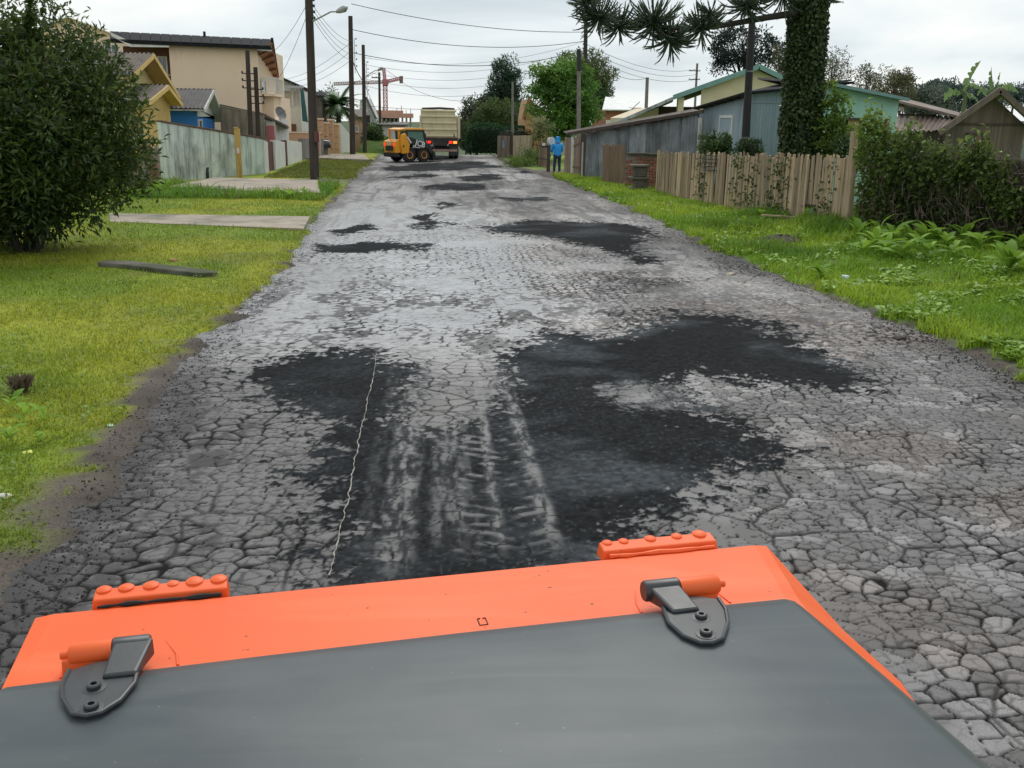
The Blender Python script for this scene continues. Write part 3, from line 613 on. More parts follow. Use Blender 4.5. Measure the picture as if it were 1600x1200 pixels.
# hinges
def hinge(u, tilt):
    hz = ZR+0.030; v0 = -0.345; s = 1 if tilt > 0 else -1; K = 0.88 if tilt > 0 else 0.82
    blk = [RL(u-0.105, v0, hz+0.028), RL(u-0.100, v0, hz+0.028), RL(u-0.006, v0, hz+0.028)]; org = [RL(u-0.002, v0, hz+0.026), RL(u+0.108, v0, hz+0.026), RL(u+0.116, v0, hz+0.026)]
    if s < 0: blk = [RL(u+0.09, v0, hz+0.026), RL(u+0.085, v0, hz+0.026), RL(u+0.006, v0, hz+0.026)]; org = [RL(u+0.003, v0, hz+0.024), RL(u-0.088, v0, hz+0.024), RL(u-0.094, v0, hz+0.024)]
    hk = MB().tube(blk, [0.029*K, 0.033*K, 0.033*K], 22).build('hinge', m_hinge, roller, smooth=True)
    MB().tube(org, [0.032*K, 0.032*K, 0.027*K], 22).build('knuckle', m_orange, hk, smooth=True)
    pn = MB(); e = Vector(org[2]); f = Vector(org[1]); pn.tube([e, e+(e-f).normalized()*0.02], 0.010, 12); pn.build('hinge_pin', m_orange, hk, smooth=True)
    MB().hexa([RL(u+s*0.004, v0-0.03, ZR+0.002), RL(u+s*0.11, v0-0.03, ZR+0.002), RL(u+s*0.11, v0+0.05, ZR+0.002), RL(u+s*0.004, v0+0.05, ZR+0.002), RL(u+s*0.004, v0-0.02, hz+0.02), RL(u+s*0.11, v0-0.02, hz+0.02), RL(u+s*0.11, v0+0.02, hz+0.02), RL(u+s*0.004, v0+0.02, hz+0.02)]).build('hinge_foot', m_orange, hk, bevel=0.006)
    ou = u+0.02 if s > 0 else u-0.015
    outl = [(-0.085, -0.375), (0.02, -0.38), (0.088, -0.405), (0.100, -0.46), (0.092, -0.52), (0.060, -0.585), (0.025, -0.598), (-0.010, -0.592), (-0.055, -0.555), (-0.090, -0.49), (-0.098, -0.42)]
    skew = 0.30 if s > 0 else -0.10
    outl = [(a*K, -0.375+(b+0.375)*1.30*K) for a, b in outl]
    def hoodz(b): return ZR+0.034+(-0.46-b)*(0.016/0.49) if b < -0.46 else ZR+0.034
    top = [(RL(ou+s*a+skew*(b+0.38), b, 0), b) for a, b in outl]
    poly = [(p[0], p[1], hoodz(b)+0.002) for p, b in top]
    MB().prism(poly, (0, 0, 0.012)).build('hinge_leaf', m_hinge, hk, bevel=0.004)
    rim = [(p[0], p[1], p[2]+0.0125) for p in poly]
    MB().tube(rim[2:]+[rim[0]], 0.0055, 7).build('leaf_rim', m_hinge, hk, smooth=True)
    MB().hexa([RL(ou-s*0.09, v0-0.12, hoodz(-0.46)+0.012), RL(ou-s*0.01, v0-0.12, hoodz(-0.46)+0.012), RL(u-s*0.008, v0, hz), RL(u-s*0.098, v0, hz), RL(ou-s*0.085, v0-0.12, hoodz(-0.46)+0.024), RL(ou-s*0.012, v0-0.12, hoodz(-0.46)+0.024), RL(u-s*0.008, v0-0.004, hz+0.05), RL(u-s*0.098, v0-0.004, hz+0.05)]).build('hinge_arm', m_hinge, hk, bevel=0.006)
    for bv in (-0.50, -0.585):
        c = RL(ou+s*0.012+skew*(bv+0.38), bv, hoodz(bv)+0.013)
        MB().lathe([(0.026, 0), (0.026, 0.003), (0.016, 0.004), (0.016, 0.011), (0.013, 0.014), (0.0075, 0.014), (0.0075, 0.006)], c, (0, 0, 1), 16).build('bolt', m_hinge, hk, smooth=True)
    for q in (-0.115, 0.15):
        MB().tube([RL(u+q, -0.365, ZR+0.003), RL(u+q*0.95, -0.31, ZR+0.003), RL(u+q*0.72, -0.23, ZR+0.002)], [0.0045, 0.0035, 0.001], 6).build('weld_line', m_orange, roller, smooth=True)
hinge(0.635, 1); hinge(-0.835, -1)
# small stamped U mark and screw heads
for a, b, c, d_ in ((0.0, 0.0, 0.0, -0.035), (0.0, -0.035, 0.022, -0.035), (0.022, -0.035, 0.022, 0.0), (0.022, 0.0, 0.014, 0.0), (0.0, 0.0, 0.008, 0.0)):
    q = MB(); q.tube([RL(0.075+a, -0.30+b, ZR+0.0045), RL(0.075+c, -0.30+d_, ZR+0.0045)], 0.0013, 5); q.build('stamp_mark', m_rubber, roller)
# what carries it: rear drum, engine bay and operator platform (below and behind the view)
fr = MB(); fr.hexa([RL(-0.8, -1.7, 0.62), RL(0.8, -1.7, 0.62), RL(0.8, -0.15, 0.62), RL(-0.8, -0.15, 0.62), RL(-0.8, -1.7, 1.25), RL(0.8, -1.7, 1.25), RL(0.8, -0.1, 1.25), RL(-0.8, -0.1, 1.25)]); fr.build('engine_bay', m_rubber, roller)
dr = MB(); dr.tube([RL(-0.95, -0.75, 0.62), RL(0.95, -0.75, 0.62)], 0.61, 40); dr.build('drum', mat('steel', (0.25, 0.25, 0.25), 0.45, metal=0.9), roller, smooth=True)
# ================================================================== VEGETATION
def leaf_mesh(name, P, N, L, W, tint, parent, m=None, fold=0.25, seed=0, droop=None):
    """one folded diamond leaf per row: base P, pointing along N"""
    rs = np.random.RandomState(seed+5); n = len(P); N = N/(np.linalg.norm(N, axis=1, keepdims=True)+1e-9)
    u = rs.normal(size=(n, 3)); u[:, 2] += 0.9; s = np.cross(N, u); s /= (np.linalg.norm(s, axis=1, keepdims=True)+1e-9); up = np.cross(s, N)
    L = np.broadcast_to(L, (n,))[:, None]; W = np.broadcast_to(W, (n,))[:, None]
    mid = P+N*L*0.5
    V = np.stack([P, mid+s*W*0.5+up*W*fold, P+N*L-up*L*0.12, mid-s*W*0.5+up*W*fold], 1).reshape(-1, 3)
    i = np.arange(n)[:, None]*4; F = np.concatenate([i+np.array([[0, 1, 2]]), i+np.array([[0, 2, 3]])])
    C = np.repeat(np.concatenate([tint, np.ones((n, 1))], 1), 4, 0)
    off = np.array(worldloc(parent)) if parent else 0
    return mesh_np(name, V-off, F, m or leaf_mat('foliage'), parent, False, {'tint': ('FLOAT_COLOR', C)})
def crown(name, parent, c, r, clumps, per, cr, L, W, c1, c2, seed, shell=0.5, lump=0.35, up=0.3, flat=1.0, zcut=None, m=None, shape=None, out=0.8):
    rs = np.random.RandomState(seed); d = rs.normal(size=(clumps*3, 3)); d /= np.linalg.norm(d, axis=1, keepdims=True)
    rad = rs.rand(len(d))**shell; ln = 1+lump*(fbm(d[:, 0]*2+seed, d[:, 1]*2+d[:, 2]*1.7, 0.9, 3)-0.5)*2
    q = d*rad[:, None]*ln[:, None]
    if shape is not None: q = q[shape(q)]
    q = q[:clumps]; d = d[:len(q)]
    pc = np.array(c)+q*np.array(r)
    if zcut is not None: pc = pc[pc[:, 2] > zcut]
    n = len(pc)*per; k = np.repeat(np.arange(len(pc)), per)
    o = rs.normal(size=(n, 3)); o /= np.linalg.norm(o, axis=1, keepdims=True); o[:, 2] *= flat
    rr = cr*(0.6+0.8*rs.rand(len(pc)))[k]*rs.rand(n)**0.5
    P = pc[k]+o*rr[:, None]
    N = o*out+rs.normal(size=(n, 3))*0.5+np.array([0, 0, up]); 
    t = np.clip(rs.rand(len(pc))[k]*0.75+rs.rand(n)*0.4-0.1, 0, 1)[:, None]
    tint = (np.array(c1)*(1-t)+np.array(c2)*t)*(0.75+0.5*rs.rand(n)[:, None])
    return leaf_mesh(name, P, N, L*(0.7+0.6*rs.rand(n)), W*(0.7+0.6*rs.rand(n)), tint, parent, m, seed=seed), pc
m_bark = mat('bark', (0.085, 0.065, 0.05), 0.95, (0.045, 0.035, 0.03), 9, 6, 0.6, 20, stretch=(1, 1, 0.3), bdist=0.03)
m_barkd = mat('dark_bark', (0.04, 0.034, 0.028), 0.95, (0.02, 0.018, 0.016), 9, 6, 0.6, 20, bdist=0.02)
def trunk(parent, base, top, r0, r1, tips, m, wob=0.12, seed=1, name='trunk', n=9):
    rs = random.Random(seed); base = Vector(base); top = Vector(top); mb = MB(); pts = []; rad = []
    for i in range(8):
        t = i/7; pts.append(base.lerp(top, t)+Vector((rs.uniform(-1, 1), rs.uniform(-1, 1), 0))*wob*t); rad.append((r0+(r1-r0)*t)*(1.25 if i == 0 else 1))
    mb.tube(pts, rad, n)
    for tp in tips:
        t = rs.uniform(0.25, 0.95); p = pts[int(t*7)]; tp = Vector(tp); q = p.lerp(tp, 0.5)+Vector((0, 0, 0.12*(tp-p).length))
        mb.tube([p, p.lerp(q, 0.6), q, q.lerp(tp, 0.6), tp], [r0*0.45*(1-t*0.4), r0*0.34, r0*0.26, r0*0.15, r0*0.05], 6)
    return mb.build(name, m, parent, smooth=True)
def tips_of(pc, k, seed):
    rs = random.Random(seed); return [tuple(pc[rs.randrange(len(pc))]) for _ in range(k)]
def tree(name, label, base, ctr, r, clumps, per, cr, L, W, c1, c2, seed, tr=0.15, nl=9, m=None, group=None, cat='tree', bark=None, **kw):
    t = thing(name, label, cat, base, group=group)
    cw, pc = crown('crown', t, ctr, r, clumps, per, cr, L, W, c1, c2, seed, m=m, **kw)
    trunk(t, base, (ctr[0], ctr[1], ctr[2]+r[2]*0.3), tr, tr*0.3, tips_of(pc, nl, seed), bark or m_bark, seed=seed, wob=tr*0.5)
    return t
# --- big shrub tree on the left lawn
b = G(45, 402); lt = thing('shrub_tree', 'dense dark green shrub tree with low spreading branches on the lawn', 'tree', (b.x, b.y, gz(b.x, b.y)))
rs = np.random.RandomState(21)
def lt_shape(q): return (q[:, 2] > -0.90) & ~((q[:, 2] < -0.55) & (q[:, 0] > 0.62)) & (np.hypot(q[:, 0], q[:, 1]) < 1.02-0.42*np.maximum(q[:, 2]-0.1, 0)) & ~((q[:, 2] < -0.62) & (np.hypot(q[:, 0]-0.05, q[:, 1]) < 0.30) & (q[:, 1] < 0.2))
cw, pc = crown('crown', lt, (b.x-0.1, b.y+0.1, 2.2), (2.4, 2.15, 2.0), 860, 42, 0.38, 0.16, 0.05, (0.018, 0.044, 0.015), (0.105, 0.150, 0.032), 21, shell=0.42, lump=0.5, up=0.25, shape=lt_shape, m=leaf_mat('dark_foliage', trans=0.2, rough=0.45))
crown('low_branches', lt, (b.x-0.75, b.y+0.3, 1.0), (1.5, 1.6, 0.75), 170, 36, 0.34, 0.16, 0.05, (0.014, 0.036, 0.012), (0.075, 0.110, 0.025), 25, shell=0.4, lump=0.3, up=-0.1, zcut=0.25, m=leaf_mat('dark_foliage'),
      shape=lambda q: ~((np.abs(q[:, 0]-0.02) < 0.22) & (q[:, 1] < 0.1)))
# upright leading shoots and side sprays
sp = []
for (px, py, n_) in ((48, 2, 40), (52, 20, 30), (44, 25, 26), (30, 45, 24), (40, 40, 18), (62, 48, 18), (78, 52, 14), (10, 40, 16), (22, 30, 14), (105, 60, 14), (150, 55, 18), (165, 75, 14), (128, 85, 12), (245, 225, 16), (225, 160, 16), (235, 190, 14), (215, 125, 14), (195, 90, 14), (5, 60, 12), (240, 250, 12), (185, 320, 14), (150, 350, 12), (95, 365, 10), (205, 290, 14)):
    tip = D(px, py, b.y-0.3+random.uniform(-0.6, 0.6)); root = Vector((b.x, b.y, 2.3)).lerp(tip, 0.72)
    for k in range(n_*3):
        t = random.random()**0.8; sp.append((root.lerp(tip, t), (tip-root).normalized(), t))
P = np.array([tuple(s[0]) for s in sp]); N = np.array([tuple(s[1]) for s in sp])+np.random.normal(size=(len(sp), 3))*0.75
tt = np.random.rand(len(sp), 1); _sh = leaf_mesh('shoots', P, N, 0.15, 0.042, np.array([0.022, 0.052, 0.016])*(1-tt)+np.array([0.11, 0.16, 0.035])*tt, lt, leaf_mat('dark_foliage'), seed=4); _sh['kind'] = 'stuff'
mb = MB()
for dx, dy, tx, ty, tz in ((0, 0, 0.1, 0.1, 2.4), (-0.12, 0.05, -0.9, 0.2, 2.2), (0.1, -0.05, 1.0, -0.2, 2.3), (0.02, 0.1, 0.4, 0.7, 2.9), (-0.05, -0.1, -0.4, -0.6, 2.6)):
    p0 = Vector((b.x+dx, b.y+dy, -0.05)); p1 = p0+Vector((tx*0.25, ty*0.25, 0.5)); p2 = p0+Vector((tx*0.6, ty*0.6, 1.3)); p3 = p0+Vector((tx, ty, tz))
    mb.tube([p0, p1, p2, p3], [0.085, 0.07, 0.05, 0.02], 8)
for tp in tips_of(pc, 40, 3):
    p0 = Vector((b.x, b.y, 0.7+random.random())); mb.tube([p0, p0.lerp(Vector(tp), 0.5)+Vector((0, 0, 0.15)), tp], [0.03, 0.02, 0.006], 5)
mb.build('trunk', m_barkd, lt, smooth=True)

# --- Parana pine with ivy on the trunk
ab = Vector((11.25, 27.6, gz(11.25, 27.6)))
ar = thing('araucaria_tree', 'tall pine with ivy wrapped trunk and spiky tufted limb behind the plank fence', 'tree', ab)
tb = D(1249, 232, 27.6); tt_ = D(1264, 0, 27.6); ax = (tt_-tb)/(tt_.z-tb.z)
def tpt(z): return tb+ax*(z-tb.z)
pts = [tpt(z) for z in np.linspace(ab.z-0.05, 9.5, 12)]; MB().tube(pts, [0.44-0.014*i for i in range(12)], 18).build('trunk', m_barkd, ar, smooth=True)
n = 24000; rs = np.random.RandomState(8); z = ab.z+rs.rand(n)*7.3; a = rs.rand(n)*2*np.pi; rr = 0.41-0.016*(z-ab.z)+rs.rand(n)**1.5*0.20+0.10*(fbm(a*1.5, z, 0.5, 3)-0.5)
cx = np.array([tuple(tpt(q)) for q in z]); P = cx+np.stack([np.cos(a)*rr, np.sin(a)*rr, np.zeros(n)], -1)
N = np.stack([np.cos(a)*0.55, np.sin(a)*0.55, -0.75+0*a], -1)+rs.normal(size=(n, 3))*0.38
t = rs.rand(n, 1); leaf_mesh('ivy', P, N, 0.115, 0.095, (np.array([0.020, 0.042, 0.018])*(1-t)+np.array([0.085, 0.125, 0.038])*t), ar, leaf_mat('dark_foliage'), seed=9)
m_needle = mat('araucaria_needle', (0.028, 0.055, 0.028), 0.6, (0.05, 0.085, 0.042), 4, bump=0.3, bscale=40); m_deadn = mat('dead_needle', (0.12, 0.05, 0.03), 0.9, bump=0.2)
lp = [D(1246, 20, 27.4), D(1200, 27, 27.1), D(1150, 36, 26.7), D(1090, 45, 26.3), D(1030, 44, 25.9), D(980, 36, 25.6), D(935, 20, 25.3)]
limb = MB().tube(lp, [0.10, 0.085, 0.075, 0.062, 0.05, 0.04, 0.025], 9); limb.tube([D(1246, -30, 27.4), D(1205, -25, 27.0), D(1165, -12, 26.6)], [0.09, 0.07, 0.04], 8)
limb.tube([D(1150, 36, 26.7), D(1130, 55, 26.5), D(1108, 72, 26.3)], [0.02, 0.014, 0.006], 6)
limb.build('limb', m_barkd, ar, smooth=True)
def tuft(name, c, R, nb, seed, m, droop=0.0, parent=ar, asym=(0, 0, 0)):
    rs = random.Random(seed); c = Vector(c); mb = MB()
    for i in range(nb):
        d = Vector((rs.gauss(0, 1), rs.gauss(0, 1), rs.gauss(0, 0.75)-droop))+Vector(asym); d.normalize(); Lb = R*rs.uniform(0.6, 1.08)
        p = [c+d*Lb*0.08]; cur = d.copy()
        for k in range(5):
            cur = (cur+Vector((0, 0, 0.20+rs.uniform(-0.16, 0.16)))+Vector((rs.gauss(0, 0.08), rs.gauss(0, 0.08), 0))).normalized(); p.append(p[-1]+cur*Lb/5)
        mb.tube(p, [0.008, 0.014, 0.018, 0.019, 0.017, 0.005], 4)
        for k in range(1, 6):
            for j in range(5):
                f = rs.random(); q = p[k-1].lerp(p[k], f); sd = Vector((rs.gauss(0, 1), rs.gauss(0, 1), rs.gauss(0, 1))).normalized(); dd = (p[k]-p[k-1]).normalized()
                tip = q+(sd*0.7+dd*0.8).normalized()*0.062; w = dd.cross(sd).normalized()*0.010
                mb.add([q-w, q+w, tip], [(0, 1, 2)])
    return mb.build(name, m, parent)
for i, (px, py, Y, R, nb) in enumerate(((938, 22, 25.3, 0.62, 46), (968, 38, 25.6, 0.55, 30), (1022, 30, 25.8, 0.72, 54), (1048, 55, 26.0, 0.66, 50), (1096, 40, 26.2, 0.60, 42), (1110, 20, 26.3, 0.45, 24), (1166, 5, 26.6, 0.62, 36), (1178, -8, 26.8, 0.6, 30), (1225, -15, 27.2, 0.7, 30), (1290, -10, 27.6, 0.5, 18), (915, 0, 25.2, 0.5, 24))):
    tuft('needle_tuft', D(px, py, Y), R*1.15, int(nb*2.6), 40+i, m_needle, droop=0.55)
tuft('dead_tuft', D(1044, 52, 25.9), 0.32, 22, 77, m_deadn, droop=0.5)

# --- far umbrella pine and skyline trees behind the houses on the right
def umb(q): return (q[:, 2] > -0.15-0.5*np.hypot(q[:, 0], q[:, 1]))
c = D(1168, 84, 130); tree('araucaria_tree', 'distant dark umbrella crowned pine above the cream house roof', (c.x, c.y, -3), tuple(c), (4.6, 4.0, 3.4), 62, 70, 0.95, 0.5, 0.17, (0.012, 0.024, 0.022), (0.035, 0.055, 0.045), 51, tr=0.4, nl=26, shell=0.28, lump=0.1, up=0.5, shape=umb, bark=m_barkd)
c = D(1222, 100, 118); tree('round_tree', 'olive green tree between the umbrella pine and the ivy trunk', (c.x, c.y, -3), tuple(c), (1.6, 1.6, 2.4), 50, 34, 0.5, 0.3, 0.12, (0.045, 0.055, 0.03), (0.12, 0.12, 0.06), 52, tr=0.2, group=None)
c = D(1300, 108, 90); tree('feathery_tree', 'sparse pale tree just beyond the ivy trunk', (c.x, c.y, -3), tuple(c), (2.0, 2.0, 1.9), 60, 18, 0.45, 0.28, 0.09, (0.06, 0.07, 0.04), (0.13, 0.13, 0.07), 53, tr=0.12, nl=22)
c = D(1358, 124, 90); tree('feathery_tree', 'sparse pale tree rising over the turquoise house roof', (c.x, c.y, -3), tuple(c), (2.5, 2.0, 1.2), 60, 16, 0.45, 0.28, 0.09, (0.07, 0.08, 0.05), (0.14, 0.14, 0.08), 54, tr=0.12, nl=22)
c = D(1398, 145, 110); tree('round_tree', 'domed olive tree behind the low end of the turquoise house', (c.x, c.y, -4), tuple(c), (2.7, 2.4, 2.2), 90, 40, 0.6, 0.3, 0.13, (0.05, 0.06, 0.025), (0.14, 0.13, 0.05), 55, tr=0.25)
c = D(1412, 127, 135); tree('round_tree', 'dark round tree standing above the domed olive tree', (c.x, c.y, -4), tuple(c), (1.6, 1.6, 1.1), 40, 40, 0.5, 0.3, 0.13, (0.012, 0.025, 0.02), (0.03, 0.05, 0.04), 56, tr=0.2)
hx_, hy_ = np.meshgrid(np.linspace(-95, 95, 70), np.linspace(-60, 90, 50)); hb = D(1500, 185, 235); hh = 13.0*np.exp(-(hx_/62)**2-(hy_/50)**2)*(0.75+0.5*fbm(hx_, hy_, 22, 4))-3.0
hill = mesh_np('hill', np.stack([hx_, hy_, hh], -1).reshape(-1, 3), grid_faces(50, 70), mat('hill_scrub', (0.085, 0.115, 0.085), 0.95, (0.05, 0.075, 0.06), 0.25, bump=0.9, bscale=0.8, bdist=1.0, spec=0.05), None, True, None, (hb.x+12, hb.y, -7.0)); hill['kind'] = 'structure'  # bluish green stands for distance haze, mixed straight into the hill colour
for k, (px, py, rx, rz, cc) in enumerate(((1450, 152, 3.6, 1.6, 0), (1482, 146, 3.0, 1.6, 1), (1462, 140, 1.6, 0.9, 1), (1515, 152, 3.6, 1.8, 1), (1440, 165, 3.5, 1.4, 0), (1545, 150, 3.4, 1.6, 0), (1585, 150, 3.0, 1.6, 1), (1500, 170, 4.5, 1.7, 0), (1425, 160, 3.0, 1.6, 1), (1470, 165, 3.6, 1.6, 0))):
    Y = 150+k*6; c = D(px, py, Y)
    tree('hillside_tree', 'blue-green tree on the far wooded hill behind the brown shack', (c.x, c.y, c.z-rz-2.5), tuple(c), (rx*Y/150, rx*Y/150, rz*Y/150), 70, 34, 0.9, 0.5, 0.24, ((0.075, 0.105, 0.08), (0.05, 0.08, 0.075))[cc], ((0.14, 0.175, 0.12), (0.085, 0.12, 0.105))[cc], 60+k, tr=0.25, group='trees on the far hill', nl=5)

# --- banana plants behind the brown house
m_ban = leaf_mat('banana_leaf', trans=0.4)
def banana(label, base, leaves, seed, ztop):
    t = thing('banana_plant', label, 'banana plant', base); base = Vector(base); rs = random.Random(seed); top = Vector((base.x, base.y, ztop))
    MB().tube([base, base.lerp(top, 0.5), top], [0.16, 0.13, 0.08], 10).build('stem', mat('banana_stem', (0.10, 0.12, 0.05), 0.6), t, smooth=True)
    for (mid_p, tip, w) in leaves:
        tip = Vector(tip); mp_ = Vector(mid_p); Vv = []; Ff = []; n = 27
        for i in range(n):
            f = i/(n-1); c = top*(1-f)**2+mp_*2*f*(1-f)+tip*f*f; d = ((mp_-top)*(1-f)+(tip-mp_)*f).normalized(); s = d.cross(Vector((0.45, -0.75, 0.35))).normalized(); nn2 = s.cross(d)
            ww = w*math.sin(math.pi*min(1, (0.04+f*0.95)))**0.55 if f > 0.18 else 0.02
            wa, wb_ = ww*(0.25 if rs.random() < 0.33 and f > 0.25 else 1)*rs.uniform(0.8, 1.05), ww*(0.25 if rs.random() < 0.33 and f > 0.25 else 1)*rs.uniform(0.8, 1.05)
            Vv += [c-s*wa-nn2*0.45*wa, c, c+s*wb_-nn2*0.45*wb_]
            if i: k = 3*i; Ff += [(k-3, k-2, k+1, k), (k-2, k-1, k+2, k+1)]
        V = np.array([tuple(v-base) for v in Vv]); tn = np.array([0.13, 0.20, 0.075])*rs.uniform(0.8, 1.2); mesh_np('leaf', V, Ff, m_ban, t, True, {'tint': ('FLOAT_COLOR', np.tile(np.append(tn, 1), (len(V), 1)))})
Yb = 44
p = D(1503, 190, Yb); zt_ = D(1503, 152, Yb).z; banana('banana plant with one torn leaf slanting up beside the brown gable', (p.x, p.y, 0), [(D(1508, 125, Yb), D(1532, 95, Yb), 0.20), (D(1512, 108, Yb-0.5), D(1543, 150, Yb-0.9), 0.26), (D(1499, 130, Yb), D(1496, 119, Yb+0.3), 0.07), (D(1488, 128, Yb+0.3), D(1476, 160, Yb), 0.22), (D(1520, 140, Yb), D(1530, 160, Yb-0.4), 0.25)], 1, zt_)
p = D(1552, 190, Yb+1); zt_ = D(1552, 152, Yb+1).z; banana('banana plant with one upright broad leaf over the brown gable', (p.x, p.y, 0), [(D(1550, 130, Yb+1), D(1549, 104, Yb+1), 0.24), (D(1560, 130, Yb+1), D(1563, 113, Yb+1.2), 0.10), (D(1575, 120, Yb+1), D(1592, 145, Yb+1), 0.24), (D(1538, 128, Yb+1.3), D(1528, 150, Yb+1.5), 0.22)], 2, zt_)

# --- shrubs, young tree and vines behind and beside the fence
def bush(name, label, ctr, r, clumps, per, L, W, c1, c2, seed, cr=0.16, cat='shrub', **kw):
    base = (ctr[0], ctr[1], gz(ctr[0], ctr[1])); t = thing(name, label, cat, base)
    cw, pc = crown('foliage', t, ctr, r, clumps, per, cr, L, W, c1, c2, seed, **kw); mb = MB()
    for tp in tips_of(pc, 14, seed): mb.tube([base, Vector(base).lerp(Vector(tp), 0.55)+Vector((0, 0, 0.1)), tp], [0.03, 0.02, 0.006], 5)
    mb.build('stem', m_bark, t, smooth=True); return t
c = D(1118, 233, 31.5); bush('shrub', 'leafy mid green shrub peeping over the fence below the white framed window', tuple(c), (0.55, 0.5, 0.5), 60, 26, 0.13, 0.06, (0.03, 0.065, 0.02), (0.09, 0.15, 0.045), 71)
c = D(1172, 236, 31.2); bush('shrub', 'darker green shrub peeping over the fence at the foot of the black pole', tuple(c), (0.5, 0.45, 0.42), 50, 26, 0.12, 0.045, (0.02, 0.045, 0.018), (0.06, 0.10, 0.035), 72)
c = D(1297, 195, 27.0); bush('young_tree', 'spindly young tree with bright tiered leaves in front of the turquoise house', tuple(c), (0.48, 0.45, 1.05), 64, 26, 0.17, 0.065, (0.05, 0.10, 0.025), (0.18, 0.29, 0.045), 73, cr=0.2, cat='tree', flat=0.35)
c = D(1330, 238, 26.0); bush('shrub', 'low shrub tangled over the end of the plank fence', tuple(c), (0.45, 0.4, 0.45), 40, 26, 0.13, 0.055, (0.03, 0.06, 0.02), (0.10, 0.16, 0.04), 74)
# ================================================================== LEFT SIDE: WALLS AND HOUSES
m_green = mat('green_plaster', (0.60, 0.68, 0.61), 0.9, (0.54, 0.62, 0.55), 1.5, 5, 0.25, 25, streak=(0.13, 0.14, 0.13), streak_amt=0.5, blotch=(0.28, 0.31, 0.28), blotch_amt=0.35, blotch_scale=0.8)
m_coping = mat('brown_coping', (0.16, 0.09, 0.06), 0.9, (0.09, 0.055, 0.04), 4)
m_yellowp = mat('yellow_wood', (0.52, 0.34, 0.10), 0.8, (0.40, 0.25, 0.08), 5, streak=(0.15, 0.10, 0.05), streak_amt=0.4)
m_brick = mat('brick_red', (0.30, 0.13, 0.08), 0.9, (0.20, 0.09, 0.06), 7, rnd=0.25)
m_mortar = mat('mortar', (0.22, 0.19, 0.16), 0.95, (0.14, 0.12, 0.10), 5)
m_white = mat('white_paint', (0.66, 0.66, 0.62), 0.75, (0.56, 0.56, 0.52), 1.5, streak=(0.26, 0.26, 0.24), streak_amt=0.3)
m_maroon = mat('maroon_metal', (0.13, 0.035, 0.035), 0.55, (0.10, 0.028, 0.03), 3)
m_peach = mat('peach_plaster', (0.80, 0.63, 0.46), 0.85, (0.77, 0.60, 0.435), 0.7, 4, 0.1, 30, streak=(0.46, 0.34, 0.24), streak_amt=0.15)
m_peach2 = mat('salmon_plaster', (0.62, 0.40, 0.27), 0.85, (0.55, 0.35, 0.23), 1.0, streak=(0.33, 0.22, 0.16), streak_amt=0.3)
m_roofd = mat('dark_roof', (0.024, 0.025, 0.028), 0.9, (0.018, 0.019, 0.021), 3, spec=0.08)
m_roofb = mat('brown_fibre_roof', (0.15, 0.12, 0.10), 0.9, (0.09, 0.075, 0.065), 2.5, streak=(0.05, 0.045, 0.04), streak_amt=0.5)
m_roofg = mat('grey_fibre_roof', (0.13, 0.12, 0.12), 0.9, (0.09, 0.085, 0.085), 2.5, streak=(0.06, 0.055, 0.05), streak_amt=0.4)
m_brownw = mat('brown_wall', (0.17, 0.075, 0.045), 0.8, (0.13, 0.06, 0.04), 2)
m_soffit = mat('varnished_soffit', (0.30, 0.13, 0.055), 0.6, (0.22, 0.09, 0.04), 3)
m_yellow = mat('yellow_plaster', (0.76, 0.64, 0.31), 0.85, (0.70, 0.57, 0.27), 1.2)
m_yellowt = mat('ochre_trim', (0.66, 0.46, 0.17), 0.75, (0.58, 0.40, 0.14), 2)
m_blue = mat('blue_plaster', (0.03, 0.20, 0.58), 0.8, (0.025, 0.17, 0.50), 1.5)
m_stain = mat('stained_concrete', (0.30, 0.25, 0.19), 0.95, (0.22, 0.18, 0.14), 1.5, streak=(0.06, 0.052, 0.045), streak_amt=0.7)
m_pink = mat('pink_plaster', (0.52, 0.16, 0.16), 0.8, (0.45, 0.13, 0.13), 2)
m_glass = mat('window_glass', (0.10, 0.13, 0.15), 0.08, (0.07, 0.09, 0.11), 1.0, bump=0.0, spec=0.8)
m_black = mat('black_plastic', (0.016, 0.016, 0.017), 0.6, bump=0.1)
m_teal_cloth = mat('teal_awning', (0.02, 0.13, 0.16), 0.8, (0.015, 0.10, 0.13), 2)
m_dish = mat('dish_grey', (0.18, 0.18, 0.18), 0.5)
m_timber = mat('pole_timber', (0.060, 0.045, 0.037), 0.9, (0.03, 0.023, 0.02), 4, 6, 0.5, 18, stretch=(1, 1, 0.15), bdist=0.02, streak=(0.10, 0.085, 0.07), streak_amt=0.35)
def wall_seg(a, b, zb, za, zt_a, zt_b, th, name, m, parent=None, **k):      # upright wall between two ground points
    a = Vector((a[0], a[1])); b = Vector((b[0], b[1])); n = Vector((-(b-a).y, (b-a).x)).normalized()*th/2; mb = MB()
    mb.hexa([(*(a-n), zb), (*(b-n), za), (*(b+n), za), (*(a+n), zb), (*(a-n), zt_a), (*(b-n), zt_b), (*(b+n), zt_b), (*(a+n), zt_a)])
    return mb.build(name, m, parent, **k)
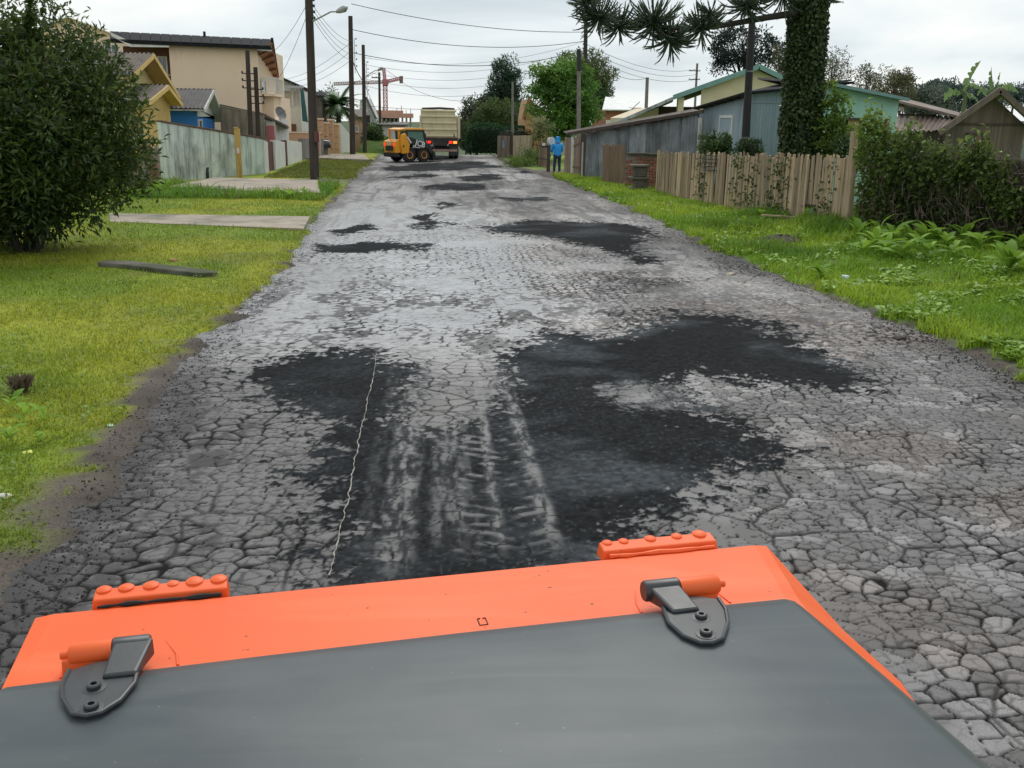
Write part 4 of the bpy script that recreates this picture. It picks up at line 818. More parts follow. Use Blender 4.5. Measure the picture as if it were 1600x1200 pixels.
def window(parent, x0, x1, z0, z1, y, fm, gm=None, fw=0.08, name='window', bars=1, sill=True):    # camera-facing window standing proud of the wall at y
    f = MB(); f.box(x0, x1, y-0.05, y+0.04, z0, z0+fw); f.box(x0, x1, y-0.05, y+0.04, z1-fw, z1); f.box(x0, x0+fw, y-0.048, y+0.04, z0+fw, z1-fw); f.box(x1-fw, x1, y-0.048, y+0.04, z0+fw, z1-fw)
    for i in range(bars): xm = x0+(x1-x0)*(i+1)/(bars+1); f.box(xm-fw*0.3, xm+fw*0.3, y-0.045, y+0.03, z0+fw, z1-fw)
    w = f.build(name, fm, parent); MB().box(x0+fw*0.5, x1-fw*0.5, y-0.012, y+0.03, z0+fw*0.5, z1-fw*0.5).build('pane', gm or m_glass, w)
    if sill: MB().box(x0-0.06, x1+0.06, y-0.12, y+0.02, z0-0.07, z0-0.003).build('sill', fm, w)
    return w
def street_window(parent, X, y0, y1, z0, z1, fm, side=1, fw=0.07):          # window in a wall facing the street (plane X)
    f = MB(); s = side; xa, xb = sorted((X-0.02*s, X+0.05*s))
    f.box(xa, xb, y0, y1, z0, z0+fw); f.box(xa, xb, y0, y1, z1-fw, z1); f.box(xa, xb, y0, y0+fw, z0+fw, z1-fw); f.box(xa, xb, y1-fw, y1, z0+fw, z1-fw)
    w = f.build('window', fm, parent); xa, xb = sorted((X-0.02*s, X+0.015*s)); MB().box(xa, xb, y0+fw*0.4, y1-fw*0.4, z0+fw*0.4, z1-fw*0.4).build('pane', m_glass, w); return w
def corr_sheet(name, o, u, v, wl, hl, m, parent, pitch=0.18, amp=0.022, th=0.012, seed=0):
    """corrugated sheet: origin o, waves across unit u (width wl), ribs along v (length hl)"""
    o = Vector(o); u = Vector(u).normalized(); v = Vector(v).normalized(); nrm = u.cross(v).normalized(); n = max(8, int(wl/pitch*6)); V = []; F = []
    for j, q in enumerate((0, hl)):
        for s_ in (0, 1):
            for i in range(n+1):
                t = wl*i/n; V.append(tuple(o+u*t+v*q+nrm*(amp*math.sin(2*math.pi*t/pitch)+s_*th)))
    k = n+1
    for i in range(n):
        F += [(i, i+1, 2*k+i+1, 2*k+i), (k+i, 3*k+i, 3*k+i+1, k+i+1), (i, k+i, k+i+1, i+1), (2*k+i, 2*k+i+1, 3*k+i+1, 3*k+i)]
    F += [(0, 2*k, 3*k, k), (n, k+n, 3*k+n, 2*k+n)]
    return MB().add(V, F).build(name, m, parent)
def roof_sheets(parent, a, b, c, d, m, wsheet, name='roof_sheet', amp=0.03, pitch=0.2):
    """quad a-b (ridge) to d-c (eave) covered by corrugated sheets side by side"""
    a, b, c, d = map(Vector, (a, b, c, d)); L_ = (b-a).length; n = max(1, round(L_/wsheet)); out_ = []
    for i in range(n):
        p = a.lerp(b, i/n); q = d.lerp(c, i/n); p2 = a.lerp(b, (i+1)/n)
        out_.append(corr_sheet(name, p+Vector((0, 0, 0.004*(i % 2))), p2-p, q-p, (p2-p).length, (q-p).length, m, parent, pitch, amp))
    return out_
# --- stained green wall with coping
a = G(256, 290); b = G(410, 274); zl = D(256, 191, a.y).z; zr = D(410, 217, b.y).z
gw = thing('garden_wall', 'pale green plaster wall streaked with black mould under a brown coping', 'wall', (a.x, a.y, -0.05))
wall_seg(a, b, -0.05, -0.05, zl, zr, 0.16, 'wall_face', m_green, gw, bevel=0.01)
N_ = 10
for i in range(N_):
    p = a.lerp(b, i/N_+0.002); q = a.lerp(b, (i+1)/N_-0.002); wall_seg(p, q, zl+(zr-zl)*i/N_+0.003, zl+(zr-zl)*(i+1)/N_+0.003, zl+(zr-zl)*i/N_+0.07, zl+(zr-zl)*(i+1)/N_+0.07, 0.24, 'coping_stone', m_coping, gw, bevel=0.008)
p = G(326, 283); MB().tube([(p.x, p.y-0.16, -0.02), (p.x, p.y-0.16, 0.28), (p.x-0.02, p.y-0.10, 0.50), (p.x-0.02, p.y+0.05, 0.52)], 0.07, 10).build('drain_pipe', m_black, gw, smooth=True)
# brick pier at its near end
p = G(247, 293); br = thing('brick_pier', 'crumbling brick and render pier at the near end of the green wall', 'pier', (p.x, p.y, -0.05))
MB().box(p.x-0.35, p.x+0.10, p.y-0.15, p.y+0.2, -0.05, 1.45).build('render_core', m_mortar, br, bevel=0.02)
for i in range(6):
    for j in range(2): MB().box(p.x-0.14+j*0.12, p.x-0.03+j*0.12, p.y-0.20, p.y-0.10, 0.0+i*0.16+j*0.02, 0.13+i*0.16+j*0.02).build('brick', m_brick, br, bevel=0.008)
wall = wall_seg((p.x-0.35, p.y-0.05), (p.x-9, p.y-6), -0.1, -0.1, 1.0, 1.1, 0.2, 'low_wall', m_stain); tagp(wall, 'low stained concrete wall running behind the shrub tree', 'wall')
wall.location = (p.x-0.35, p.y, 0); wall.data.transform(Matrix.Translation((-(p.x-0.35), -p.y, 0)))
# ochre gate post in front of the wall
p = G(376, 281); t_ = D(373, 201, p.y).z
yp = thing('gate_post', 'tall ochre painted timber post against the green wall', 'post', (p.x, p.y-0.1, -0.05)); MB().box(p.x-0.11, p.x+0.11, p.y-0.22, p.y-0.08, -0.05, t_).build('post_shaft', m_yellowp, yp, bevel=0.012)
MB().box(p.x-0.13, p.x+0.03, p.y-0.25, p.y-0.05, t_+0.003, t_+0.06).build('post_cap', m_yellowp, yp, bevel=0.01); MB().box(p.x-0.04, p.x+0.06, p.y-0.235, p.y-0.222, 1.1, 1.32).build('notice_plate', m_white, yp)
# white front wall with maroon gate
A = G(412, 274); B = G(470, 253); dirv = (B-A).normalized(); Lw = (B-A).length
fw_ = thing('front_wall', 'white rendered front wall with slim maroon posts beyond the green wall', 'wall', (A.x, A.y, 0))
def ft(px): return min(1, max(0, (px-412)/58.0))
def wp(px, z=0): q = G(px, 274-(px-412)*21/58.0); return q
for p0, p1 in ((412, 417.5), (428, 444), (447, 470)):
    wall_seg(wp(p0), wp(p1), -0.05, -0.05, D(p0, 219, wp(p0).y).z, D(p1, 222, wp(p1).y).z, 0.2, 'wall_panel', m_white, fw_, bevel=0.01)
wall_seg(wp(444.4), wp(446.6), -0.05, -0.05, D(444, 219, wp(444).y).z, D(446, 219, wp(446).y).z, 0.24, 'wall_post', m_maroon, fw_)
gt = thing('metal_gate', 'dark red sheet metal gate between white wall panels', 'gate', tuple(wp(418)))
wall_seg(wp(417.9), wp(427.6), 0.03, 0.03, D(418, 221, wp(418).y).z, D(427, 221, wp(427).y).z, 0.06, 'gate_leaf', m_maroon, gt)
for f in (0.1, 0.9):
    wall_seg(wp(417.9+9.7*f-0.4), wp(417.9+9.7*f+0.4), 0.04, 0.04, D(418, 222, wp(418).y).z, D(427, 222, wp(427).y).z, 0.09, 'gate_stile', m_maroon, gt)
# grey end wall
q0 = wp(470.6); q1 = Vector((-6.6, 66.5, 0)); ew = wall_seg(q0, q1, -0.05, -0.05, 1.35, 1.2, 0.25, 'end_wall', mat('grey_render', (0.24, 0.23, 0.21), 0.9, streak=(0.08, 0.08, 0.07), streak_amt=0.5)); tagp(ew, 'low grey rendered wall at the far end of the white wall', 'wall')
ew.location = tuple(q0); ew.data.transform(Matrix.Translation(-q0))

# --- peach two storey house
Y0 = 58; xl = D(268, 130, Y0).x; xr = D(405, 130, Y0).x; zt = D(335, 69, Y0).z
ph = thing('peach_house', 'large peach two storey house with blank side wall and dark roof', 'house', (xl, Y0, 0))
MB().box(xl, xr, Y0, Y0+10, -0.2, zt).build('side_wall', m_peach, ph)
xb = D(196, 120, Y0+1.6).x; MB().box(xb, xl-0.003, Y0+1.6, Y0+10, -0.2, D(230, 73, Y0+1.6).z).build('recessed_wall', m_brownw, ph)
window(ph, D(247, 100, Y0+1.6).x, D(262, 100, Y0+1.6).x, D(255, 116, Y0+1.6).z, D(255, 88, Y0+1.6).z, Y0+1.58, m_white, bars=1)
MB().box(D(246, 100, Y0+1).x, xl-0.01, Y0+1.0, Y0+1.55, D(255, 118, Y0+1).z, D(255, 116.5, Y0+1).z).build('balcony_ledge', m_white, ph)
# roof slab, white fascias
def quadslab(name, P, th, m, parent):
    P = [Vector(p) for p in P]; mb = MB(); n = (P[1]-P[0]).cross(P[3]-P[0]).normalized()
    if n.z < 0: n = -n
    return mb.hexa([p-n*th for p in P]+P).build(name, m, parent)
r0 = D(172, 50, Y0-0.5); r1 = D(424, 63, Y0-0.5)
quadslab('roof', [D(172, 62, Y0-0.5), D(424, 73, Y0-0.5), D(424, 62.5, Y0+6), D(172, 50, Y0+6)], 0.16, m_roofd, ph)
n_ = 16
for i in range(n_):                                                     # ribbed roof edge: one cap per sheet
    f0 = i/n_; f1 = (i+0.93)/n_; pa = D(172, 50, Y0+5.9).lerp(D(424, 62.5, Y0+5.9), f0); pb = D(172, 50, Y0+5.9).lerp(D(424, 62.5, Y0+5.9), f1); pc_ = D(172, 62, Y0-0.5).lerp(D(424, 73, Y0-0.5), f1); pd_ = D(172, 62, Y0-0.5).lerp(D(424, 73, Y0-0.5), f0)
    up = Vector((0, 0, 0.05)); quadslab('roof_sheet', [pd_+up, pc_+up, pb+up, pa+up], 0.03, m_roofd, ph)
quadslab('fascia', [D(204, 73, Y0-0.45), D(264, 73.8, Y0-0.45), D(264, 66, Y0-0.40), D(204, 65, Y0-0.40)], 0.08, m_white, ph)
quadslab('fascia', [D(174, 56, Y0-0.5), D(204, 73, Y0-0.5), D(204, 65, Y0-0.45), D(172, 50, Y0-0.45)], 0.08, m_white, ph)
quadslab('fascia', [D(402, 78, Y0-0.45), D(424, 80, Y0-0.45), D(424, 72, Y0-0.40), D(402, 71, Y0-0.40)], 0.08, m_white, ph)
quadslab('verge_roof', [D(404, 78, Y0-0.3), D(425, 66, Y0-0.35), D(434, 120, Y0+6), D(411, 122, Y0+6)], 0.10, m_soffit, ph)
for i in range(5):
    f = (i+0.5)/5; pa = D(404, 78, Y0-0.3).lerp(D(411, 122, Y0+6), f); pb = D(425, 66, Y0-0.35).lerp(D(434, 120, Y0+6), f); MB().bar(pa+Vector((0, -0.12, -0.1)), pb+Vector((0, -0.12, -0.1)), 0.09, 0.12).build('rafter', m_brownw, ph)
MB().bar(D(425, 62, Y0-0.4), D(434, 118, Y0+6), 0.14, 0.22).build('verge_board', m_roofd, ph)
# balcony with white balusters, street front below
bx0 = D(409, 130, Y0+0.5).x; bx1 = D(430, 130, Y0+0.5).x; bz0 = D(420, 146, Y0+0.5).z; bz1 = D(420, 121, Y0+0.5).z
bal = MB().box(xr+0.003, bx1, Y0+0.4, Y0+4, bz0-0.15, bz0).build('balcony', m_peach, ph)
MB().box(bx0, bx1, Y0+0.42, Y0+0.5, bz1-0.07, bz1).build('rail', m_white, bal); MB().box(bx0, bx1, Y0+0.42, Y0+0.5, bz0+0.08, bz0+0.14).build('rail', m_white, bal)
for i in range(7): x = bx0+(bx1-bx0)*i/6; MB().box(x-0.025, x+0.025, Y0+0.44, Y0+0.49, bz0+0.14, bz1-0.07).build('baluster', m_white, bal)
for i in range(8): y = Y0+0.6+i*0.42; MB().box(bx1-0.05, bx1, y, y+0.05, bz0, bz1-0.02).build('baluster', m_white, bal)
MB().box(bx1-0.055, bx1+0.005, Y0+0.5, Y0+4, bz1-0.06, bz1).build('rail', m_white, bal)
MB().box(xr+0.003, D(428, 160, Y0+1).x, Y0+1, Y0+8, -0.1, bz0-0.153).build('front_wall', m_peach, ph)
street_window(ph, D(405.2, 130, Y0).x+0.02, Y0+0.5, Y0+2.0, 3.4, 4.6, m_white)
MB().box(D(317, 48, Y0+5).x, D(320, 48, Y0+5).x, Y0+5, Y0+5.2, D(318, 60, Y0+5).z, D(318, 49, Y0+5).z).build('roof_vent', m_roofd, ph)
# --- gabled house behind the shrub tree
Yg = 68; gh = thing('gabled_house', 'peach gable end rising behind the top of the shrub tree', 'house', tuple(D(110, 180, Yg))[:2]+(0,))
pk = D(108, 28, Yg); e1 = D(172, 52, Yg); e0 = D(44, 52, Yg)
MB().prism([(e0.x, Yg, 0), (e1.x, Yg, 0), tuple(e1), tuple(pk), tuple(e0)], (0, 8, 0)).build('gable_wall', m_peach, gh)
up = Vector((0, 0, 0.06)); quadslab('roof', [pk+up+Vector((0, -0.3, 0)), e1+up+Vector((0.3, -0.3, -0.1)), e1+up+Vector((0.3, 8, -0.1)), pk+up+Vector((0, 8, 0))], 0.05, m_white, gh); quadslab('roof', [pk+up+Vector((0, -0.3, 0)), e0+up+Vector((-0.3, -0.3, -0.1)), e0+up+Vector((-0.3, 8, -0.1)), pk+up+Vector((0, 8, 0))], 0.05, m_white, gh)
window(gh, D(164, 75, Yg).x, D(189, 75, Yg).x, D(175, 87, Yg).z, D(175, 69, Yg).z, Yg-0.3, m_white)

# --- small houses with street-facing gables
def street_gable(name, label, Xf, back, P, N_, F, ov, m_wall, m_trim, m_roof, wsheet=1.1, gable_m=None):
    """gable plane at X=Xf; P peak, N_ near eave, F far eave as (Y, z); house runs back to -X"""
    t = thing(name, label, 'house', (Xf, (N_[0]+F[0])/2, 0)); (yp_, zp), (yn, zn), (yf, zf) = P, N_, F
    def at_y(y): return zp+(zn-zp)*(y-yp_)/(yn-yp_) if y < yp_ else zp+(zf-zp)*(y-yp_)/(yf-yp_)
    ya = yn+(yp_-yn)*0.16; yb = yf-(yf-yp_)*0.14
    MB().prism([(Xf, ya, -0.1), (Xf, yb, -0.1), (Xf, yb, at_y(yb)-0.12), (Xf, yp_, zp-0.12), (Xf, ya, at_y(ya)-0.12)], (-back, 0, 0)).build('wall', m_wall, t)
    if gable_m: MB().prism([(Xf+0.02, ya+0.05, zn-0.35), (Xf+0.02, yb-0.05, zn-0.35), (Xf+0.02, yb-0.05, at_y(yb)-0.13), (Xf+0.02, yp_, zp-0.13), (Xf+0.02, ya+0.05, at_y(ya)-0.13)], (0.03, 0, 0)).build('gable_panel', gable_m, t)
    xo = Xf+ov; xbk = Xf-back-0.3
    for (y2, z2) in ((yn, zn), (yf, zf)):
        quadslab('soffit', [(xo, yp_, zp-0.03), (xbk, yp_, zp-0.03), (xbk, y2, z2-0.03), (xo, y2, z2-0.03)], 0.05, m_trim, t)
        roof_sheets(t, (xbk, yp_, zp+0.05), (xo+0.05, yp_, zp+0.05), (xo+0.05, y2, z2+0.05), (xbk, y2, z2+0.05), m_roof, wsheet)
        MB().bar((xo+0.04, yp_, zp-0.06), (xo+0.04, y2, z2-0.06), 0.05, 0.20).build('barge_board', m_trim, t)
    return t
def on_plane(px, py, X): d_ = ray(px, py); t_ = X/d_.x; return (d_.y*t_, H+d_.z*t_)      # (Y, z) where a sight line meets the plane X
x1_ = D(239, 85, 47.6).x; yh = street_gable('yellow_house', 'yellow gabled house with ribbed brown roof above the green wall', x1_-0.75, 6, on_plane(239, 85, x1_), on_plane(203, 120, x1_), on_plane(293, 173, x1_), 0.75, m_yellow, m_yellowt, m_roofb)
street_window(yh, x1_-0.75, 46.3, 47.8, 2.2, 3.4, m_white)
x2_ = x1_+0.55; yq = street_gable('porch', 'small yellow porch gable in front of the yellow house', x2_-0.5, 0.6, on_plane(262, 134, x2_), on_plane(228, 162, x2_), on_plane(284, 163, x2_), 0.5, m_yellowt, m_yellowt, m_roofb)
x3_ = D(333, 141, 53.4).x; bh = street_gable('blue_house', 'little blue house with grey roof and white gable beyond the yellow house', x3_-0.45, 5.5, on_plane(333, 141, x3_), on_plane(318, 171, x3_), on_plane(350, 189, x3_), 0.45, m_blue, m_white, m_roofg, gable_m=m_white)
_yb = on_plane(318, 171, x3_)[0]; street_window(bh, x3_-0.43, _yb+0.55, _yb+1.35, 1.5, 2.4, m_white)
# --- stained wall and two timber posts before the peach house
cw_ = thing('stained_wall', 'tall brown stained concrete wall below the peach house', 'wall', tuple(D(345, 210, 54))[:2]+(0,))
pa, pb = D(343, 165, 54.5), D(412, 180, 54.5); MB().hexa([(pa.x, 54.5, -0.1), (pb.x, 54.5, -0.1), (pb.x, 54.7, -0.1), (pa.x, 54.7, -0.1), (pa.x, 54.5, pa.z), (pb.x, 54.5, pb.z), (pb.x, 54.7, pb.z), (pa.x, 54.7, pa.z)]).build('wall_face', m_stain, cw_)
MB().bar(pa+Vector((0, 0.1, 0.05)), pb+Vector((0, 0.1, 0.05)), 0.3, 0.06).build('coping', m_concd, cw_)
for px, py, Y in ((386.5, 79, 52), (399, 105, 53.2)):
    p1_ = D(px, py, Y); p0_ = D(px+4.5, 212, Y); tp = thing('timber_post', ('taller' if px < 390 else 'shorter')+' of two dark timber service posts behind the green wall', 'pole', (p0_.x, Y, -0.1))
    MB().tube([(p0_.x, Y, -0.1), tuple(p1_)], [0.13, 0.11], 10).build('post_shaft', m_timber, tp, smooth=True)
    for k in range(3):
        for s_ in (-1, 1): MB().lathe([(0.03, 0), (0.06, 0.04), (0.03, 0.08), (0.05, 0.12)], (p1_.x+s_*0.32, Y, p1_.z-1.1-k*0.35), (0, 0, 1), 8).build('insulator', m_black, tp)
        MB().bar((p1_.x-0.34, Y, p1_.z-1.1-k*0.35), (p1_.x+0.34, Y, p1_.z-1.1-k*0.35), 0.05, 0.05).build('crossarm', m_timber, tp)
# --- pink garage with lean-to roof
pg = thing('pink_garage', 'small pink fronted garage with sagging grey lean-to roof', 'garage', (-9.2, 55.6, 0))
xa_ = D(404, 190, 55.6).x; xb_ = D(430, 200, 55.6).x
MB().box(xa_, xb_, 55.6, 61, -0.1, D(415, 187, 55.6).z).build('wall', m_white, pg)
MB().box(D(417, 200, 55.5).x, xb_-0.05, 55.52, 55.597, 0.0, D(420, 196, 55.5).z).build('pink_panel', m_pink, pg)
MB().box(D(410, 200, 55.5).x, D(415, 200, 55.5).x, 55.54, 55.597, 1.4, 2.3).build('side_window', m_glass, pg)
quadslab('roof', [D(402, 176, 55.0), D(449, 199, 56.2), D(452, 198, 61), D(418, 178, 61)], 0.10, m_roofg, pg)
MB().bar(D(402, 175, 54.9), D(449, 198, 56.1), 0.08, 0.12).build('eave_board', m_roofb, pg)
# --- satellite dish on the garage roof
p = D(437, 178, 58); sd_ = thing('satellite_dish', 'grey satellite dish tilted up above the pink garage roof', 'satellite dish', (p.x, p.y, D(440, 197, 58).z))
MB().lathe([(0.0, 0.0), (0.14, 0.015), (0.28, 0.055), (0.39, 0.12), (0.40, 0.11), (0.28, 0.04), (0.14, 0.0), (0.01, -0.02)], tuple(p), (0.75, -0.55, 0.4), 20).build('dish', m_dish, sd_, smooth=True)
MB().tube([tuple(p), (p.x, p.y, D(440, 199, 58).z)], 0.035, 8).build('mast', m_dish, sd_); MB().tube([tuple(p), tuple(p+Vector((0.4, -0.3, 0.2)))], 0.015, 6).build('feed_arm', m_dish, sd_)
# --- white house with railings, awning
Yw = 70; wh = thing('white_house', 'white upper floor with barred veranda beyond the satellite dish', 'house', tuple(D(450, 180, Yw))[:2]+(0,))
wx0, wx1 = D(428, 170, Yw).x, D(470, 170, Yw).x; MB().box(wx0, wx1, Yw, Yw+9, -0.1, D(450, 166, Yw).z).build('lower_wall', m_white, wh); MB().box(wx0, wx1, Yw+1.6, Yw+9, D(450, 166, Yw).z+0.003, D(450, 141, Yw).z).build('upper_wall', m_white, wh)
for i in range(13): x = wx0+(wx1-wx0)*i/12; MB().box(x-0.03, x+0.03, Yw+0.05, Yw+0.1, D(450, 166, Yw).z, D(450, 146, Yw).z).build('railing_bar', m_white, wh)
for zz in (147, 158): MB().box(wx0, wx1, Yw+0.11, Yw+0.17, D(450, zz, Yw).z, D(450, zz-1.6, Yw).z).build('rail', m_white, wh)
for px in (440, 456, 468): MB().box(D(px, 150, Yw).x, D(px+2.5, 150, Yw).x, Yw-0.1, Yw+0.04, D(450, 166, Yw).z, D(450, 138, Yw).z).build('pillar', m_white, wh)
roof_sheets(wh, D(428, 134, Yw+2), D(474, 134, Yw+2), D(474, 138, Yw-0.6), D(428, 138, Yw-0.6), m_roofg, 1.1)
window(wh, D(436, 185, Yw).x, D(447, 185, Yw).x, 0.9, 2.3, Yw-0.03, m_roofb); MB().box(D(455, 200, Yw).x, D(463, 200, Yw).x, Yw-0.06, Yw-0.003, 0, 2.1).build('door', m_brownw, wh)
aw = thing('awning', 'teal fabric side awning hanging from the white house', 'awning', tuple(D(476, 192, Yw-1))[:2]+(D(476, 192, Yw-1).z,))
quadslab('awning_cloth', [D(470, 140, Yw-0.6), D(474, 140, Yw-0.7), D(481, 191, Yw-1.6), D(473, 189, Yw-0.5)], 0.04, m_teal_cloth, aw); MB().tube([D(474, 140, Yw-0.7), D(481, 191, Yw-1.6)], 0.03, 6).build('awning_pole', m_dish, aw)
# --- grey gable beyond, ribbed shed
Yk = 86; kh = thing('grey_house', 'pale grey house with long sloping dark roof edge behind the white house', 'house', tuple(D(455, 180, Yk))[:2]+(-0.7,))
MB().prism([tuple(D(425, 117, Yk)), tuple(D(487, 145, Yk)), (D(487, 145, Yk).x, Yk, -0.7), (D(425, 145, Yk).x, Yk, -0.7)], (0, 8, 0)).build('wall', mat('grey_white_wall', (0.55, 0.56, 0.56), 0.85, streak=(0.35, 0.35, 0.34), streak_amt=0.3), kh)
quadslab('roof', [D(420, 112, Yk-0.5), D(490, 143, Yk-0.5), D(490, 142, Yk+8), D(420, 111, Yk+8)], 0.14, m_roofd, kh)
Ys = 82; sh = thing('ribbed_shed', 'brown ribbed metal shed beside the palm', 'shed', tuple(D(488, 180, Ys))[:2]+(-0.5,))
x0_, x1_ = D(476, 170, Ys).x, D(503, 170, Ys).x; MB().box(x0_, x1_, Ys+0.1, Ys+6, -0.5, D(490, 150, Ys).z).build('shed_wall', m_roofb, sh); corr_sheet('cladding', (x0_, Ys, -0.5), (1, 0, 0), (0, 0, 1), x1_-x0_, D(490, 150, Ys).z+0.5, m_roofb, sh, 0.3, 0.04)
quadslab('roof', [(x0_-0.2, Ys-0.3, D(490, 150, Ys).z+0.05), (x1_+0.2, Ys-0.3, D(490, 150, Ys).z+0.05), (x1_+0.2, Ys+6, D(490, 150, Ys).z+0.5), (x0_-0.2, Ys+6, D(490, 150, Ys).z+0.5)], 0.05, m_roofd, sh)
# --- salmon parapet before the car, stepped salmon wall, white wall
sw = thing('parapet_wall', 'long low salmon parapet in front of the parked black car', 'wall', tuple(D(430, 220, 64))[:2]+(0,))
MB().box(D(432, 215, 63.8).x, D(500, 215, 63.8).x, 63.8, 64.05, 0.0, D(460, 208, 63.8).z).build('wall_face', m_peach2, sw); MB().box(D(432, 215, 63.8).x-0.05, D(500, 215, 63.8).x+0.05, 63.74, 64.1, D(460, 208, 63.8).z+0.003, D(460, 206.5, 63.8).z).build('coping', m_peach, sw)
st = thing('stepped_wall', 'salmon stepped garden wall of large blocks below the palm', 'wall', tuple(G(497, 246))); st.location.z = 0
for k, (p0, p1, pt, Y) in enumerate(((496, 505, 187, 68.5), (505.4, 513, 193, 69.2), (513.4, 521, 188, 69.9), (521.4, 530, 195, 70.6))):
    zt_ = D(500, pt, Y).z
    nb = 5
    for i in range(nb): MB().box(D(p0, 215, Y).x, D(p1, 215, Y).x, Y-0.04*(i % 2), Y+0.5, zt_*i/nb+0.01, zt_*(i+1)/nb-0.01).build('block', m_peach2, st, bevel=0.02)
    MB().box(D(p0, 215, Y).x-0.05, D(p1, 215, Y).x+0.05, Y-0.1, Y+0.55, zt_, zt_+0.1).build('cap_stone', m_peach, st)
ww = thing('boundary_wall', 'plain white wall sloping away beyond the salmon blocks', 'wall', tuple(D(531, 235, 72))[:2]+(0,))
wall_seg(D(531, 235, 71.5), D(547, 232, 80), -0.5, -0.8, D(531, 192, 71.5).z, D(547, 212, 80).z, 0.2, 'wall_face', m_white, ww)
# --- black car behind the parapet (roof and windows show)
def car(label, loc, rz, body_m):
    t = thing('parked_car', label, 'car', loc, rz)
    prof = [(-2.0, 0.35), (-2.05, 0.75), (-1.7, 0.95), (-1.1, 1.40), (0.5, 1.42), (1.15, 1.0), (1.95, 0.85), (2.05, 0.4)]
    MB().prism([(x, -0.8, z) for x, z in prof], (0, 1.6, 0)).build('body', body_m, t, local=True, bevel=0.06, smooth=True)
    for s_ in (-1, 1):
        MB().prism([(x, s_*0.81, z) for x, z in ((-1.35, 1.0), (-1.0, 1.34), (0.45, 1.36), (0.95, 1.02))], (0, s_*0.012, 0)).build('side_window', m_glass, t, local=True)
        for x in (-1.3, 1.25): w = MB().lathe([(0.1, 0), (0.31, 0.0), (0.32, 0.04), (0.32, 0.16), (0.31, 0.2), (0.1, 0.2)], (x, s_*0.82-(0.2 if s_ > 0 else 0), 0.32), (0, 1, 0), 18).build('wheel', m_black, t, local=True, smooth=True)
    MB().prism([(1.12, -0.7, 1.03), (1.12, 0.7, 1.03), (0.55, 0.62, 1.41), (0.55, -0.62, 1.41)], (0.03, 0, 0.02)).build('windscreen', m_glass, t, local=True)
    MB().prism([(-1.68, -0.7, 0.99), (-1.68, 0.7, 0.99), (-1.12, 0.62, 1.40), (-1.12, -0.62, 1.40)], (-0.03, 0, 0.02)).build('rear_window', m_glass, t, local=True)
    return t
car('black parked car showing its roof over the salmon parapet', (D(468, 215, 66).x, 66, D(468, 204.5, 66).z-1.45), 0.05, mat('black_car_paint', (0.012, 0.012, 0.014), 0.25, bump=0, coat=0.5))
# ================================================================== RIGHT SIDE: FENCE, SHEDS, HOUSES
m_plank = mat('weathered_plank', (0.47, 0.355, 0.23), 0.92, (0.31, 0.235, 0.155), 5, 6, 0.4, 18, stretch=(1.5, 1.5, 0.12), rnd=0.34, streak=(0.11, 0.085, 0.06), streak_amt=0.35, bdist=0.01)
m_plankb = mat('brown_plank', (0.22, 0.145, 0.09), 0.9, (0.15, 0.10, 0.06), 5, 6, 0.4, 18, stretch=(1.5, 1.5, 0.12), rnd=0.22)
m_plankd = mat('dark_board', (0.085, 0.062, 0.05), 0.92, (0.05, 0.038, 0.032), 4, 6, 0.4, 18, stretch=(1.5, 1.5, 0.15), rnd=0.2)
m_pinkw = mat('pinkish_board', (0.27, 0.18, 0.155), 0.9, (0.20, 0.13, 0.11), 4, 6, 0.3, 18, stretch=(1.5, 1.5, 0.15), rnd=0.2)
m_zinc = mat('old_zinc', (0.30, 0.325, 0.35), 0.62, (0.16, 0.175, 0.19), 1.6, 6, 0.2, 14, metal=0.2, streak=(0.07, 0.07, 0.07), streak_amt=0.55, rnd=0.4)
m_bluew = mat('blue_grey_board', (0.29, 0.37, 0.425), 0.8, (0.25, 0.32, 0.37), 1.5, 5, 0.15, 20, rnd=0.05, streak=(0.13, 0.16, 0.18), streak_amt=0.25)
m_cream = mat('cream_plaster', (0.62, 0.54, 0.39), 0.85, (0.56, 0.48, 0.34), 1.5)
m_tealt = mat('teal_fascia', (0.17, 0.31, 0.30), 0.7, (0.14, 0.26, 0.25), 2)
m_teal = mat('turquoise_plaster', (0.38, 0.66, 0.57), 0.85, (0.33, 0.58, 0.50), 1.6, 5, 0.2, 25, streak=(0.17, 0.36, 0.31), streak_amt=0.25)
m_bpole = mat('black_pole', (0.018, 0.017, 0.017), 0.7, (0.011, 0.011, 0.011), 5)
m_shackroof = mat('rusty_roof', (0.20, 0.145, 0.12), 0.9, (0.12, 0.09, 0.08), 1.8, 6, 0.3, 12, blotch=(0.30, 0.26, 0.23), blotch_amt=0.4, blotch_scale=1.0)
m_wire = mat('wire_metal', (0.10, 0.10, 0.095), 0.6, metal=0.5)
